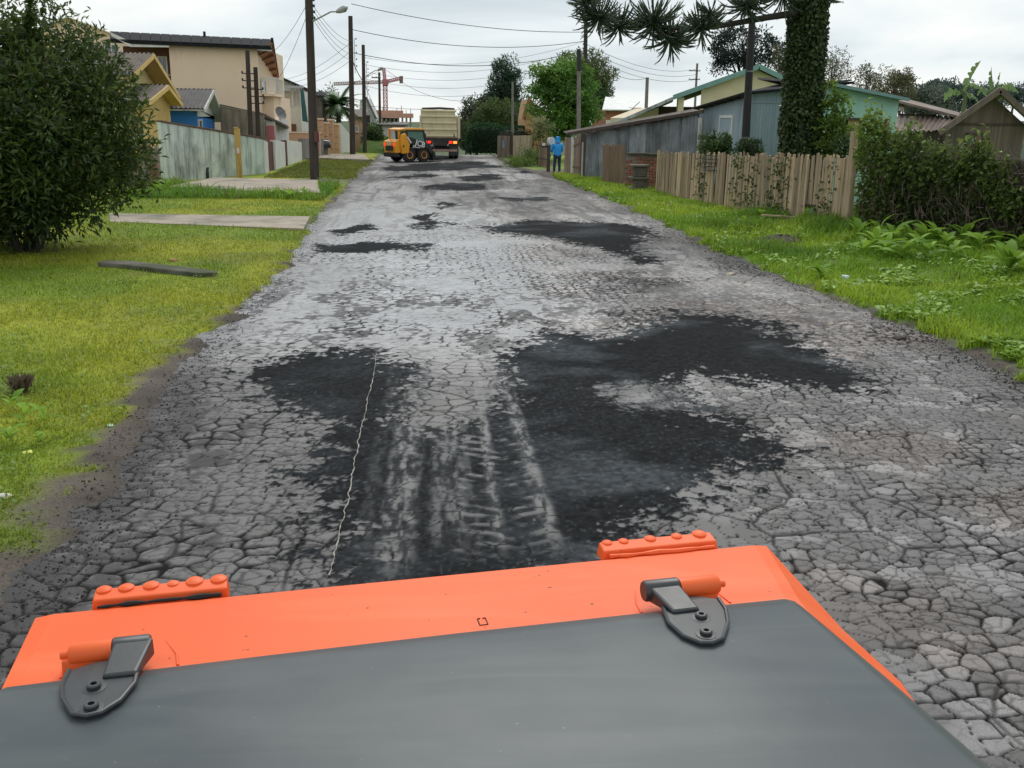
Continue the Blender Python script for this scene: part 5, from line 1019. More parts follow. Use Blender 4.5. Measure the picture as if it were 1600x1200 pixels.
# --- plank fence: every plank a part
FA = Vector((8.4, 35.4)); FB = Vector((9.6, 21.6))
pf = thing('plank_fence', 'long weathered wooden plank fence along the grassy bank', 'fence', (FA.x, FA.y, 0)); rs = random.Random(5)
nd = (FB-FA).normalized(); nn_ = Vector((-nd.y, nd.x)); Lf = (FB-FA).length
def ftop(f): q = FA.lerp(FB, f); px = PX(q.x, q.y, 1.5)[0]; return D(px, np.interp(px, [1000, 1060, 1200, 1345], [234, 238, 241, 243]), q.y).z
pos = 0.0; i = 0
plank_meshes = {}
while pos < Lf:
    w = rs.uniform(0.065, 0.125); f = (pos+w/2)/Lf; c = FA.lerp(FB, min(f, 1)); zt = ftop(min(f, 1))+rs.uniform(-0.10, 0.05); zb = gz(c.x, c.y)-0.05
    hole = 0.855 < f < 0.895
    if hole: zb = zb+0.42
    mb = MB(); a = c-nd*(w/2); b = c+nd*(w/2); o = nn_*rs.uniform(-0.022, 0.022); ln_ = nd*rs.uniform(-0.06, 0.06)
    pts = []
    for z, l in ((zb, 0), (zt, 1)):
        for q, s_ in ((a, -1), (b, -1), (b, 1), (a, 1)):
            v = q+o+nn_*0.012*s_+ln_*l; pts.append((v.x, v.y, z+(rs.uniform(-0.025, 0.025) if l else 0)))
    mb.hexa(pts).build('plank', m_plank, pf)
    pos += w+rs.choice([0.006, 0.010, 0.016, 0.024, 0.035]); i += 1
for h in (0.45, 1.25):
    a = FA+nn_*0.05; b = FB+nn_*0.05; MB().bar((a.x, a.y, h), (b.x, b.y, h+0.25), 0.05, 0.08).build('rail', m_plankd, pf)
for f in (0.0, 0.22, 0.45, 0.68):
    c = FA.lerp(FB, f)+nn_*0.12; MB().box(c.x-0.06, c.x+0.06, c.y-0.06, c.y+0.06, -0.1, ftop(f)-0.05).build('fence_post', m_plankd, pf)
c = FB+nd*0.08; MB().tube([(c.x, c.y, -0.1), (c.x+0.03, c.y, 1.0), (c.x-0.02, c.y, D(1350, 206, c.y).z)], [0.11, 0.10, 0.085], 9).build('end_post', m_plank, pf, smooth=True)
c = FA.lerp(FB, 0.88); ts = MB().obox((c.x+0.03, c.y, gz(c.x, c.y)+0.12), 0.03, 0.32, 0.30, Matrix.Rotation(-0.13, 3, 'Z')).build('tin_sheet', mat('grey_tin', (0.25, 0.28, 0.27), 0.5, metal=0.4), None, loc=(c.x+0.03, c.y, gz(c.x, c.y))); tagp(ts, 'small grey tin sheet propped in the gap low in the plank fence', 'metal sheet')
# ivy sprigs climbing the fence
n = 520; r2 = np.random.RandomState(12); f = np.clip(r2.choice([0.34, 0.55, 0.62, 0.72, 0.76, 0.93], n)+r2.normal(0, 0.022, n), 0, 1); hgt = r2.rand(n)**1.3*1.5
P = np.stack([FA.x+(FB.x-FA.x)*f, FA.y+(FB.y-FA.y)*f, 0.3+hgt], -1)+np.array([-0.03, -0.01, 0])
t = r2.rand(n, 1); iv = leaf_mesh('creeper', P, np.array([-0.6, -0.3, -0.5])+r2.normal(size=(n, 3))*0.5, 0.10, 0.07, np.array([0.03, 0.06, 0.02])*(1-t)+np.array([0.10, 0.15, 0.04])*t, None, leaf_mat('foliage')); tagp(iv, 'thin green creeper scattered over the plank fence', 'creeper', None, 'stuff')
# --- wire basket on a stick (refuse basket)
p = Vector((8.7, 29.7, 0)); p.z = gz(p.x, p.y); bk0 = D(1108, 243, p.y); bx_ = thing('refuse_basket', 'wire refuse basket on a wooden stick before the plank fence', 'basket', tuple(p))
x0, x1 = D(1096, 250, p.y).x, D(1123, 250, p.y).x; z0, z1 = D(1108, 266, p.y).z, D(1108, 243, p.y).z
cx_ = (x0+x1)/2; MB().tube([(cx_, p.y, p.z-0.05), (cx_+0.03, p.y, z0)], 0.035, 8).build('stick', m_plank, bx_, smooth=True)
for k in range(5):
    z = z0+(z1-z0)*k/4; e = 0.72+0.28*k/4; w = (x1-x0)/2*e; d = 0.2*e; MB().tube([(cx_-w, p.y-d, z), (cx_+w, p.y-d, z), (cx_+w, p.y+d, z), (cx_-w, p.y+d, z), (cx_-w, p.y-d, z)], 0.008, 5).build('basket_hoop', m_wire, bx_)
for k in range(9):
    u = -1+2*k/8
    for s_ in (-1, 1): MB().tube([(cx_+u*(x1-x0)/2*0.72, p.y+s_*0.2*0.72, z0), (cx_+u*(x1-x0)/2, p.y+s_*0.2, z1)], 0.006, 5).build('basket_wire', m_wire, bx_)
MB().box(cx_-(x1-x0)/2*0.72, cx_+(x1-x0)/2*0.72, p.y-0.14, p.y+0.14, z0-0.01, z0+0.004).build('basket_floor', m_wire, bx_)
# --- corrugated zinc shed
SA = D(916, 230, 43.5); SB = Vector((10.5, 37.8, 0)); SA = Vector((SA.x, 43.5, 0))
zs = thing('zinc_shed', 'long grey corrugated zinc shed wall under a sloping sheet roof', 'shed', (SA.x, SA.y, 0))
def sz(f): return D(916, 206, 43.5).z*(1-f)+D(1085, 174, 37.6).z*f
nsh = 7; wsd = (SB-SA).normalized()
for k in range(nsh):
    f0 = k/nsh; f1 = (k+1)/nsh; a = SA.lerp(SB, f0); b = SA.lerp(SB, f1); o = Vector((0, 0, 0))+Vector((-wsd.y, wsd.x, 0))*-0.015*(k % 2)
    V = []; F = []; n = 30; amp = 0.03
    for j in range(n+1):
        q = a.lerp(b, j/n*1.03); w_ = amp*math.sin(2*math.pi*j/n*6); nr = Vector((wsd.y, -wsd.x, 0)); zt_ = sz(f0+(f1-f0)*j/n)-0.1
        for th in (0, 0.012): V += [q+nr*(w_+th)+o+Vector((0, 0, -0.05)), q+nr*(w_+th)+o+Vector((0, 0, zt_))]
        if j: m4 = 4*j; F += [(m4-4, m4, m4+1, m4-3), (m4-2, m4-1, m4+3, m4+2), (m4-3, m4+1, m4+3, m4-1)]
    MB().add(V, F).build('zinc_sheet', m_zinc, zs)
bk = Vector((-0.1, 0.8, 0))
quadslab('roof', [SA+Vector((-0.85, 0.3, sz(0)-0.10)), SB+Vector((0.1, -0.35, sz(1)+0.02)), SB+bk+Vector((0.1, 0, sz(1)+0.1)), SA+bk+Vector((-0.85, 0, sz(0)+0.0))], 0.05, m_roofb, zs)
MB().bar(SA+Vector((-0.85, 0.27, sz(0)-0.11)), SB+Vector((0.1, -0.38, sz(1))), 0.04, 0.12).build('eave_board', m_plankd, zs)
for k in range(5): f = (k+0.5)/5; q = SA.lerp(SB, f); MB().bar(q+Vector((-0.1, -0.2, sz(f)-0.11)), q+bk+Vector((0, 0, sz(f)-0.08)), 0.05, 0.07).build('rafter', m_plankd, zs)
wall_seg(SA+bk, SB+bk, -0.05, -0.05, sz(0)-0.02, sz(1)-0.02, 0.08, 'back_wall', m_plankd, zs); wall_seg(SA+Vector((0.1, 0.1, 0)), SA+bk, -0.05, -0.05, sz(0)-0.12, sz(0)-0.02, 0.06, 'end_wall', m_plankd, zs)
# --- pinkish board doors at the shed's road end
dg = thing('board_gate', 'faded pinkish board gate with a diagonal brace beside the zinc shed', 'gate', tuple(G(882, 277)))
a = G(881, 276); b = G(914, 280); ztg = D(890, 214, a.y).z
for k in range(9):
    f0 = k/9+0.006; f1 = (k+1)/9-0.006; p0 = a.lerp(b, f0); p1 = a.lerp(b, f1)
    if k in (3,): continue
    MB().hexa([(p0.x, p0.y-0.02, 0.02), (p1.x, p1.y-0.02, 0.02), (p1.x, p1.y+0.02, 0.02), (p0.x, p0.y+0.02, 0.02), (p0.x, p0.y-0.02, ztg-0.02*(k % 3)), (p1.x, p1.y-0.02, ztg-0.02*(k % 3)), (p1.x, p1.y+0.02, ztg-0.02*(k % 3)), (p0.x, p0.y+0.02, ztg-0.02*(k % 3))]).build('board', m_pinkw, dg)
p0 = a.lerp(b, 0.36); MB().box(p0.x-0.045, p0.x+0.045, p0.y-0.05, p0.y+0.05, -0.05, ztg+0.02).build('gate_post', m_white, dg)
p0, p1 = a.lerp(b, 0.42), a.lerp(b, 0.98); MB().bar((p0.x, p0.y-0.045, 1.45), (p1.x, p1.y-0.045, 1.75), 0.04, 0.10).build('brace', m_plankb, dg); MB().bar((p0.x, p0.y-0.045, 0.5), (p1.x, p1.y-0.045, 0.5), 0.04, 0.10).build('ledge', m_plankb, dg)
p0 = a.lerp(b, 0.04); MB().bar((p0.x, p0.y-0.045, 0.6), (a.lerp(b, 0.30).x, p0.y-0.045, 0.6), 0.04, 0.08).build('ledge', m_plankb, dg); MB().bar((p0.x, p0.y-0.045, 1.4), (a.lerp(b, 0.30).x, p0.y-0.045, 1.4), 0.04, 0.08).build('ledge', m_plankb, dg)
pw = G(911, 281); MB().box(pw.x-0.12, pw.x+0.10, pw.y-0.16, pw.y-0.1, 0.0, D(911, 222, pw.y).z).build('white_board', m_white, dg)
# --- loose brown planks leaning on the shed
lp_ = thing('leaning_planks', 'row of brown planks leaning upright against the zinc shed', 'plank stack', tuple(G(942, 289))); a = G(941, 289); b = G(976, 292)
for k in range(7):
    p0 = a.lerp(b, k/7+0.008); p1 = a.lerp(b, (k+0.92)/7); h0 = D(955, 226, a.y).z+rs.uniform(-0.05, 0.04); ln_ = 0.22
    MB().hexa([(p0.x, p0.y-0.05, -0.02), (p1.x, p1.y-0.05, -0.02), (p1.x, p1.y, -0.02), (p0.x, p0.y, -0.02), (p0.x+rs.uniform(-.03, .03), p0.y+ln_, h0), (p1.x, p1.y+ln_, h0+rs.uniform(-.03, .03)), (p1.x, p1.y+ln_+0.05, h0), (p0.x, p0.y+ln_+0.05, h0)]).build('plank', m_plankb, lp_)
# --- low brick wall and dark stacked concrete blocks
bw = thing('brick_wall', 'low crumbling red brick wall between the leaning planks and the plank fence', 'wall', tuple(G(985, 294))); a = Vector((7.8, 38.0, 0)); b = Vector((9.2, 37.0, 0))
wdir = (b-a).normalized(); wn_ = Vector((-wdir.y, wdir.x, 0)); zt_ = 1.38
wall_seg(a, b+wdir*1.5, -0.05, -0.05, zt_-0.02, zt_-0.02, 0.10, 'mortar_core', m_mortar, bw)
nrow = 12; bl = 0.26
RB = Matrix.Rotation(math.atan2(wdir.y, wdir.x), 3, 'Z'); bmesh_ = None
for r_ in range(nrow):
    L_ = (b+wdir*1.5-a).length; k = 0; x = (bl/2 if r_ % 2 else 0)
    while x+bl < L_:
        c = a+wdir*(x+bl/2)-wn_*0.055
        if not (r_ >= 10 and rs.random() < 0.35):
            if bmesh_ is None:
                bo = MB().obox((0, 0, 0), bl-0.02, 0.09, 0.088).build('brick', m_brick, bw, local=True, bevel=0.006); bmesh_ = bo.data
            else:
                bo = bpy.data.objects.new('brick', bmesh_); COL.objects.link(bo); bo.parent = bw
            bo.location = Vector((c.x, c.y, 0.05+r_*0.105))-bw.location; bo.rotation_euler = (0, 0, math.atan2(wdir.y, wdir.x)+rs.uniform(-0.02, 0.02))
        x += bl
MB().bar(a+Vector((0, -0.08, zt_+0.02)), b+wdir*1.5+Vector((0, -0.08, zt_+0.02)), 0.3, 0.06).build('coping', m_concd, bw)
ss = thing('block_stack', 'dark mossy stack of concrete slabs beside the plank fence', 'slab stack', (7.95, 36.2, -0.02))
for k, (z0, z1, w, d, ox) in enumerate(((0, 0.22, 0.75, 0.6, 0), (0.225, 0.5, 0.5, 0.45, 0.05), (0.505, 0.60, 0.7, 0.6, -0.02), (0.605, 0.95, 0.48, 0.42, 0.03), (0.955, 1.05, 0.66, 0.55, 0))):
    MB().box(7.95+ox-w/2, 7.95+ox+w/2, 36.2-d/2, 36.2+d/2, z0, z1).build('slab', m_concd, ss, bevel=0.03)
# --- blue-grey board house
hc = Vector((11.15, 33.6)); zh1 = D(1165, 150, hc.y).z
bg_ = thing('blue_board_house', 'blue-grey board house with white door and white framed window', 'house', (hc.x, hc.y, 0))
yfar = 39.9; zfar = D(1085, 172, yfar).z
# street side: boards one by one
nb_ = 26
for k in range(nb_):
    f0 = k/nb_; f1 = (k+0.94)/nb_; y0 = hc.y+(yfar-hc.y)*f0; y1 = hc.y+(yfar-hc.y)*f1; z0 = zh1+(zfar-zh1)*f0; z1 = zh1+(zfar-zh1)*f1
    MB().hexa([(hc.x-0.02, y0, 0), (hc.x-0.02, y1, 0), (hc.x+0.02, y1, 0), (hc.x+0.02, y0, 0), (hc.x-0.02, y0, z0), (hc.x-0.02, y1, z1), (hc.x+0.02, y1, z1), (hc.x+0.02, y0, z0)]).build('board', m_bluew, bg_)
hxr = D(1315, 180, hc.y).x; zr1 = D(1305, 133, hc.y).z; nb_ = 30
for k in range(nb_):
    f0 = k/nb_; f1 = (k+0.94)/nb_; x0 = hc.x+0.03+(hxr-hc.x)*f0; x1 = hc.x+0.03+(hxr-hc.x)*f1; z0 = zh1+0.18+(zr1-zh1-0.18)*f0; z1 = zh1+0.18+(zr1-zh1-0.18)*f1
    MB().hexa([(x0, hc.y-0.02, 0), (x1, hc.y-0.02, 0), (x1, hc.y+0.02, 0), (x0, hc.y+0.02, 0), (x0, hc.y-0.02, z0), (x1, hc.y-0.02, z1), (x1, hc.y+0.02, z1), (x0, hc.y+0.02, z0)]).build('board', m_bluew, bg_)
MB().hexa([(hc.x+0.03, hc.y+0.03, -0.02), (hxr, hc.y+0.03, -0.02), (hxr, yfar, -0.02), (hc.x+0.03, yfar, -0.02), (hc.x+0.03, hc.y+0.03, zh1-0.03), (hxr, hc.y+0.03, zr1-0.05), (hxr, yfar, zr1-0.1), (hc.x+0.03, yfar, zfar-0.05)]).build('wall_core', m_plankd, bg_)
MB().box(hc.x+0.035, hxr, hc.y-0.05, hc.y-0.022, zh1-0.22, zh1-0.17).build('batten', m_bluew, bg_); MB().box(hc.x-0.045, hc.x+0.05, hc.y-0.045, hc.y+0.05, 0, zh1+0.1).build('corner_post', m_bluew, bg_)
quadslab('roof', [(hc.x-0.35, hc.y-0.3, zh1+0.12), (hc.x-0.35, yfar+0.2, zfar+0.08), (hxr+0.2, yfar+0.2, zr1+0.3), (hxr+0.2, hc.y-0.3, zr1+0.12)], 0.07, m_roofd, bg_)
for k in range(7): y = hc.y+0.2+k*0.85; f = (y-hc.y)/(yfar-hc.y); MB().bar((hc.x-0.3, y, zh1+(zfar-zh1)*f+0.02), (hc.x+0.4, y, zh1+(zfar-zh1)*f+0.03), 0.06, 0.09).build('rafter', m_plankd, bg_)
def yat(px): d_ = ray(px, 200); return hc.x/d_.x*d_.y
ya, yb = yat(1099), yat(1086.5); dz1 = D(1092, 184, (ya+yb)/2).z
dr_ = MB().box(hc.x-0.07, hc.x-0.022, ya, yb, 0.05, dz1).build('door', m_white, bg_); MB().box(hc.x-0.085, hc.x-0.072, ya+0.12, yb-0.12, 1.2, dz1-0.2).build('door_panel', m_white, dr_); MB().box(hc.x-0.085, hc.x-0.072, ya+0.12, yb-0.12, 0.25, 1.05).build('door_panel', m_white, dr_)
ya, yb = yat(1146.5), yat(1126); wz0, wz1 = D(1136, 224, (ya+yb)/2).z, D(1136, 180, (ya+yb)/2).z; f = MB(); X = hc.x
for (y0, y1, z0, z1) in ((ya, yb, wz1-0.1, wz1), (ya, yb, wz0, wz0+0.1), (ya, ya+0.12, wz0+0.1, wz1-0.1), (yb-0.12, yb, wz0+0.1, wz1-0.1)): f.box(X-0.08, X-0.022, y0, y1, z0, z1)
wf = f.build('window', m_white, bg_); MB().box(X-0.05, X-0.023, ya+0.06, yb-0.06, wz0+0.05, wz1-0.05).build('shutter', m_bluew, wf)
# --- cream house behind with teal barge boards
Yc = 52; ch_ = thing('cream_house', 'cream gabled house with teal barge boards behind the blue-grey house', 'house', tuple(D(1150, 190, Yc))[:2]+(0,))
pk = D(1186, 104, Yc); rr_ = D(1236, 128, Yc); ll = D(1052, 152, Yc)
MB().prism([(ll.x+1.6, Yc+0.4, 0), (rr_.x, Yc+0.4, 0), (rr_.x, Yc+0.4, rr_.z-0.1), (pk.x, Yc+0.4, pk.z-0.12), (ll.x+1.6, Yc+0.4, ll.z+0.40)], (2.6, 9, 0)).build('gable_wall', m_cream, ch_)
b0 = Vector((0, 0, 0.06)); bb = Vector((2.9, 9, 0))
quadslab('roof', [ll+b0, pk+b0, pk+b0+bb, ll+b0+bb], 0.06, m_roofb, ch_); quadslab('roof', [rr_+b0, pk+b0, pk+b0+bb, rr_+b0+bb], 0.06, m_roofb, ch_)
MB().bar(ll+Vector((0, -0.06, 0)), pk+Vector((0, -0.06, 0)), 0.06, 0.24).build('barge_board', m_tealt, ch_); MB().bar(pk+Vector((0, -0.06, 0)), rr_+Vector((0, -0.06, 0)), 0.06, 0.24).build('barge_board', m_tealt, ch_)
l2 = D(965, 190, Yc); quadslab('porch_roof', [l2, ll, ll+Vector((2.2, 9, 0.0)), l2+Vector((2.0, 8, 0))], 0.08, m_roofb, ch_); MB().bar(l2+Vector((0, -0.06, -0.04)), ll+Vector((0, -0.06, -0.04)), 0.06, 0.16).build('barge_board', m_zinc, ch_)
x0, x1 = D(985, 190, Yc+2).x, D(1028, 190, Yc+2).x; MB().hexa([(x0, Yc+2, 0), (x1, Yc+2, 0), (x1, Yc+8, 0), (x0, Yc+8, 0), (x0, Yc+2, D(985, 184, Yc+2).z), (x1, Yc+2, D(1028, 168, Yc+2).z), (x1, Yc+8, D(1028, 168, Yc+2).z), (x0, Yc+8, D(985, 184, Yc+2).z)]).build('porch_wall', m_cream, ch_)
x0, x1 = D(1059, 170, Yc+0.3).x, D(1068, 170, Yc+0.3).x; MB().box(x0, x1, Yc+0.3, Yc+0.6, 0, D(1063, 152, Yc).z).build('porch_pier', m_cream, ch_)
MB().box(D(1024, 170, Yc+2.5).x, D(1100, 170, Yc+2.5).x, Yc+2.5, Yc+2.7, 0, D(1030, 166, Yc+2).z).build('porch_back', m_plankd, ch_)
# --- red brick house with pale metal roof, far
Yr = 78; rh = thing('brick_house', 'red brick house with pale metal roof beyond the zinc shed', 'house', tuple(D(965, 190, Yr))[:2]+(0,))
x0, x1 = D(946, 180, Yr).x, D(983, 180, Yr).x; MB().box(x0, x1+1.0, Yr, Yr+6, -0.6, D(960, 171, Yr).z).build('wall', mat('far_brick', (0.36, 0.14, 0.09), 0.9, (0.29, 0.11, 0.075), 4), rh)
quadslab('roof', [D(941, 171, Yr-0.5), D(985, 171.5, Yr-0.5), D(1000, 158, Yr+5), D(946, 151, Yr+5)], 0.1, mat('pale_metal_roof', (0.48, 0.50, 0.50), 0.5, metal=0.2), rh)
window(rh, D(958, 190, Yr).x, D(969, 190, Yr).x, D(963, 192, Yr).z, D(963, 182, Yr).z, Yr-0.03, m_white); MB().box(D(985, 180, Yr).x, D(1004, 180, Yr).x, Yr+0.5, Yr+5, -0.5, D(995, 168, Yr).z).build('annex', m_cream, rh); MB().box(D(947, 197, Yr-1).x, D(966, 197, Yr-1).x, Yr-1, Yr-0.8, -0.5, D(955, 187.5, Yr-1).z).build('yard_wall', m_white, rh)
# --- turquoise house
Yt = 31.2; tq = thing('turquoise_house', 'turquoise plastered house with half boarded window', 'house', tuple(D(1350, 200, Yt))[:2]+(0,))
x0, x1 = D(1296, 180, Yt).x, D(1402, 180, Yt).x; za, zb_ = D(1310, 135, Yt).z, D(1404, 156, Yt).z
wx0, wx1 = D(1313, 195, Yt).x, D(1347, 195, Yt).x; wz0, wz1 = D(1330, 212, Yt).z, D(1330, 184, Yt).z
def zt_at(x): return za+(zb_-za)*(x-x0)/(x1-x0)
mb = MB()
for (xa, xb, z0a, z1a, z1b) in ((x0, wx0, 0, zt_at(x0), zt_at(wx0)), (wx1, x1, 0, zt_at(wx1), zt_at(x1))): mb.hexa([(xa, Yt, z0a), (xb, Yt, z0a), (xb, Yt+0.2, z0a), (xa, Yt+0.2, z0a), (xa, Yt, z1a), (xb, Yt, z1b), (xb, Yt+0.2, z1b), (xa, Yt+0.2, z1a)])
mb.box(wx0, wx1, Yt, Yt+0.2, 0, wz0); mb.hexa([(wx0, Yt, wz1), (wx1, Yt, wz1), (wx1, Yt+0.2, wz1), (wx0, Yt+0.2, wz1), (wx0, Yt, zt_at(wx0)), (wx1, Yt, zt_at(wx1)), (wx1, Yt+0.2, zt_at(wx1)), (wx0, Yt+0.2, zt_at(wx0))])
mb.hexa([(x0, Yt+0.203, 0), (x0+0.2, Yt+0.203, 0), (x0+0.2, Yt+2.2, 0), (x0, Yt+2.2, 0), (x0, Yt+0.203, za), (x0+0.2, Yt+0.203, za), (x0+0.2, Yt+2.2, za), (x0, Yt+2.2, za)]); mb.box(x1-0.2, x1, Yt+0.203, Yt+7, 0, zb_-0.05)
mb.build('wall', m_teal, tq)
f = MB()
for (a0, a1, b0_, b1_) in ((wx0, wx1, wz1-0.07, wz1), (wx0, wx1, wz0, wz0+0.06), (wx0, wx0+0.06, wz0+0.06, wz1-0.07), (wx1-0.06, wx1, wz0+0.06, wz1-0.07)): f.box(a0, a1, Yt-0.03, Yt+0.1, b0_, b1_)
wf = f.build('window', m_plankd, tq)
for k in range(4): xa = wx0+(wx1-wx0)*(0.36+0.155*k); MB().box(xa, xa+(wx1-wx0)*0.145, Yt+0.02, Yt+0.05, wz0+0.06, wz1-0.07).build('shutter_board', mat('tan_shutter', (0.33, 0.26, 0.12), 0.8, (0.25, 0.20, 0.09), 3, rnd=0.15), wf)
MB().box(wx0+0.06, wx0+(wx1-wx0)*0.36, Yt+0.15, Yt+0.19, wz0+0.06, wz1-0.07).build('pane', m_glass, wf)
quadslab('roof', [(x0-0.1, Yt-0.35, za+0.10), (x1+0.15, Yt-0.35, zb_+0.06), (x1+0.9, Yt+7, zb_+0.25), (x0-0.1, Yt+7, za+0.55)], 0.08, m_roofg, tq); MB().bar((x0-0.1, Yt-0.38, za+0.04), (x1+0.15, Yt-0.38, zb_), 0.05, 0.10).build('eave_board', m_tealt, tq)
quadslab('side_roof', [D(1275, 136, Yt-0.2), D(1312, 127, Yt-0.3), D(1330, 124, Yt+2), D(1285, 128, Yt+2)], 0.05, m_roofd, tq)
# --- brown shack roofs beyond the turquoise house
Yb2 = 36; bs = thing('brown_shack', 'ramshackle brown board shack with sagging rusty roof sheets', 'shack', tuple(D(1440, 210, Yb2))[:2]+(0,))
x0, x1 = D(1404, 180, Yb2).x, D(1500, 180, Yb2).x
for k in range(16): xa = x0+(x1-x0)*k/16; xb_2 = x0+(x1-x0)*(k+0.95)/16; MB().box(xa, xb_2, Yb2, Yb2+0.04, 0, D(1440, 178, Yb2).z+(-0.2 if k > 9 else 0)*(k-9)*0.3).build('board', m_plankd, bs)
quadslab('roof', [D(1400, 156, Yb2-0.5), D(1498, 181, Yb2-0.5), D(1500, 176, Yb2+5), D(1404, 151, Yb2+5)], 0.08, m_shackroof, bs)
roof_sheets(bs, D(1400, 181, Yb2-0.1), D(1496, 183, Yb2-0.1), D(1478, 203, Yb2-1.8), D(1394, 205, Yb2-1.8), m_shackroof, 0.55)
MB().box(D(1405, 170, Yb2-0.1).x, D(1412, 170, Yb2-0.1).x, Yb2-0.12, Yb2-0.06, D(1408, 173, Yb2).z, D(1408, 167, Yb2).z).build('white_board', m_white, bs)
for px in (1402, 1440, 1475): q = D(px, 205, Yb2-1.7); MB().box(q.x-0.05, q.x+0.05, q.y-0.05, q.y+0.05, 0, q.z).build('post', m_plankd, bs)
for k in range(14): xa = D(1398, 210, Yb2-1.7).x+0.14*k*1.25; MB().box(xa, xa+0.16, Yb2-1.72, Yb2-1.69, 0, D(1440, 207, Yb2-1.7).z).build('board', m_plankd, bs)
# --- brown wooden house at the right
Yw2 = 26.5; wb = thing('wooden_house', 'brown board gabled house behind the vine hedge', 'house', tuple(D(1560, 230, Yw2))[:2]+(0,))
pk = D(1562, 139, Yw2); ll = D(1466, 206, Yw2); rrr = pk+(pk-ll)*1.0; rrr.z = ll.z; nb_ = 40
for k in range(nb_):
    xa = ll.x+0.45+(rrr.x-ll.x-0.9)*k/nb_; xb_2 = ll.x+0.45+(rrr.x-ll.x-0.9)*(k+0.95)/nb_
    def gzz(x): return (ll.z+(pk.z-ll.z)*(x-ll.x)/(pk.x-ll.x) if x < pk.x else rrr.z+(pk.z-rrr.z)*(rrr.x-x)/(rrr.x-pk.x))-0.12
    MB().hexa([(xa, Yw2+0.4, 0), (xb_2, Yw2+0.4, 0), (xb_2, Yw2+0.44, 0), (xa, Yw2+0.44, 0), (xa, Yw2+0.4, gzz(xa)), (xb_2, Yw2+0.4, gzz(xb_2)), (xb_2, Yw2+0.44, gzz(xb_2)), (xa, Yw2+0.44, gzz(xa))]).build('board', mat('brown_grey_board', (0.155, 0.12, 0.10), 0.92, (0.10, 0.08, 0.068), 4, 6, 0.4, 18, stretch=(1.5, 1.5, 0.15), rnd=0.15), wb)
MB().box(ll.x+0.5, rrr.x-0.5, Yw2+0.36, Yw2+0.397, D(1560, 196, Yw2).z, D(1560, 194, Yw2).z+0.02).build('batten', m_plankd, wb)
b0 = Vector((0, 0, 0.06)); bb = Vector((4.3, 7, 0)); quadslab('roof', [ll+b0, pk+b0, pk+b0+bb, ll+b0+bb], 0.06, m_shackroof, wb); quadslab('roof', [rrr+b0, pk+b0, pk+b0+bb, rrr+b0+bb], 0.06, m_shackroof, wb)
MB().bar(ll+Vector((0, -0.05, -0.03)), pk+Vector((0, -0.05, -0.03)), 0.05, 0.16).build('barge_board', MATS['brown_grey_board'], wb); MB().bar(pk+Vector((0, -0.05, -0.03)), rrr+Vector((0, -0.05, -0.03)), 0.05, 0.16).build('barge_board', MATS['brown_grey_board'], wb)
window(wb, D(1520, 215, Yw2).x, D(1548, 215, Yw2).x, D(1530, 232, Yw2).z, D(1530, 208, Yw2).z, Yw2+0.36, m_plankd)
# --- vine hedge on a wire fence
HA = Vector((9.85, 21.2)); HB = Vector((12.6, 13.4))
vh = thing('vine_hedge', 'wall of dark creepers and dry vines over a wire fence', 'hedge', (HA.x, HA.y, gz(HA.x, HA.y)))
n = 21000; r2 = np.random.RandomState(17); f = r2.rand(n); base = np.array([HA.x, HA.y])+np.outer(f, [HB.x-HA.x, HB.y-HA.y]); hgt = r2.rand(n)
top = 1.62+1.3*(fbm(f*10.4, f*0, 0.9, 4)-0.5)*2+0.45*(r2.rand(n)**3)+np.interp(f, [0, 0.12, 0.3, 0.5, 1], [0.35, 0.15, 0.1, 0.0, 0.1]); zz = ground_z(base[:, 0], base[:, 1])+0.1+hgt*top
dpth = 0.55*(0.3+0.9*fbm(f*10.4, zz, 0.5, 3))*np.interp(hgt, [0, 0.4, 0.8, 1], [0.5, 0.55, 1.0, 0.5])
P = np.stack([base[:, 0]-dpth*r2.rand(n)**0.5, base[:, 1]-dpth*0.2*r2.rand(n), zz], -1)
lowm = fbm(f*10.4, zz, 0.9, 3, 4.0); keep = r2.rand(n) < np.where(hgt < 0.62, np.clip(0.22+1.6*(lowm-0.42)+np.interp(f, [0, 0.1, 0.25], [0.8, 0.5, 0]), 0.08, 1), 1.0); P = P[keep]; h2 = hgt[keep]; f2 = f[keep]; n = len(P)
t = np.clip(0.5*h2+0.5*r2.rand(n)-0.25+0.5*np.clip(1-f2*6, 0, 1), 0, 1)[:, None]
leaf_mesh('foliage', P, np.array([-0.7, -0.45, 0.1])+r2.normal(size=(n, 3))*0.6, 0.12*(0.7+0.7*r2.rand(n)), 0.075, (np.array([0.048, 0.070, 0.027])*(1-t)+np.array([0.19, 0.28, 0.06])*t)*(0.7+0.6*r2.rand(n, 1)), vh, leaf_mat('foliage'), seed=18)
mb = MB(); r3 = random.Random(3)
for k in range(800):
    f = r3.random(); p = Vector((HA.x, HA.y, 0)).lerp(Vector((HB.x, HB.y, 0)), f); p.z = gz(p.x, p.y)+r3.random()*1.5; d = Vector((r3.uniform(-0.25, 0.05), r3.uniform(-0.6, 0.6), r3.uniform(-0.55, 0.75))); q = p+Vector((r3.uniform(-0.3, 0.0), 0, 0))
    mb.tube([q, q+d*0.5+Vector((-0.05, 0, 0.05)), q+d], [0.008, 0.007, 0.003], 4)
tw = mb.build('dry_vines', mat('dry_vine', (0.19, 0.145, 0.11), 0.95, (0.06, 0.05, 0.04), 5), vh); tw['kind'] = 'stuff'
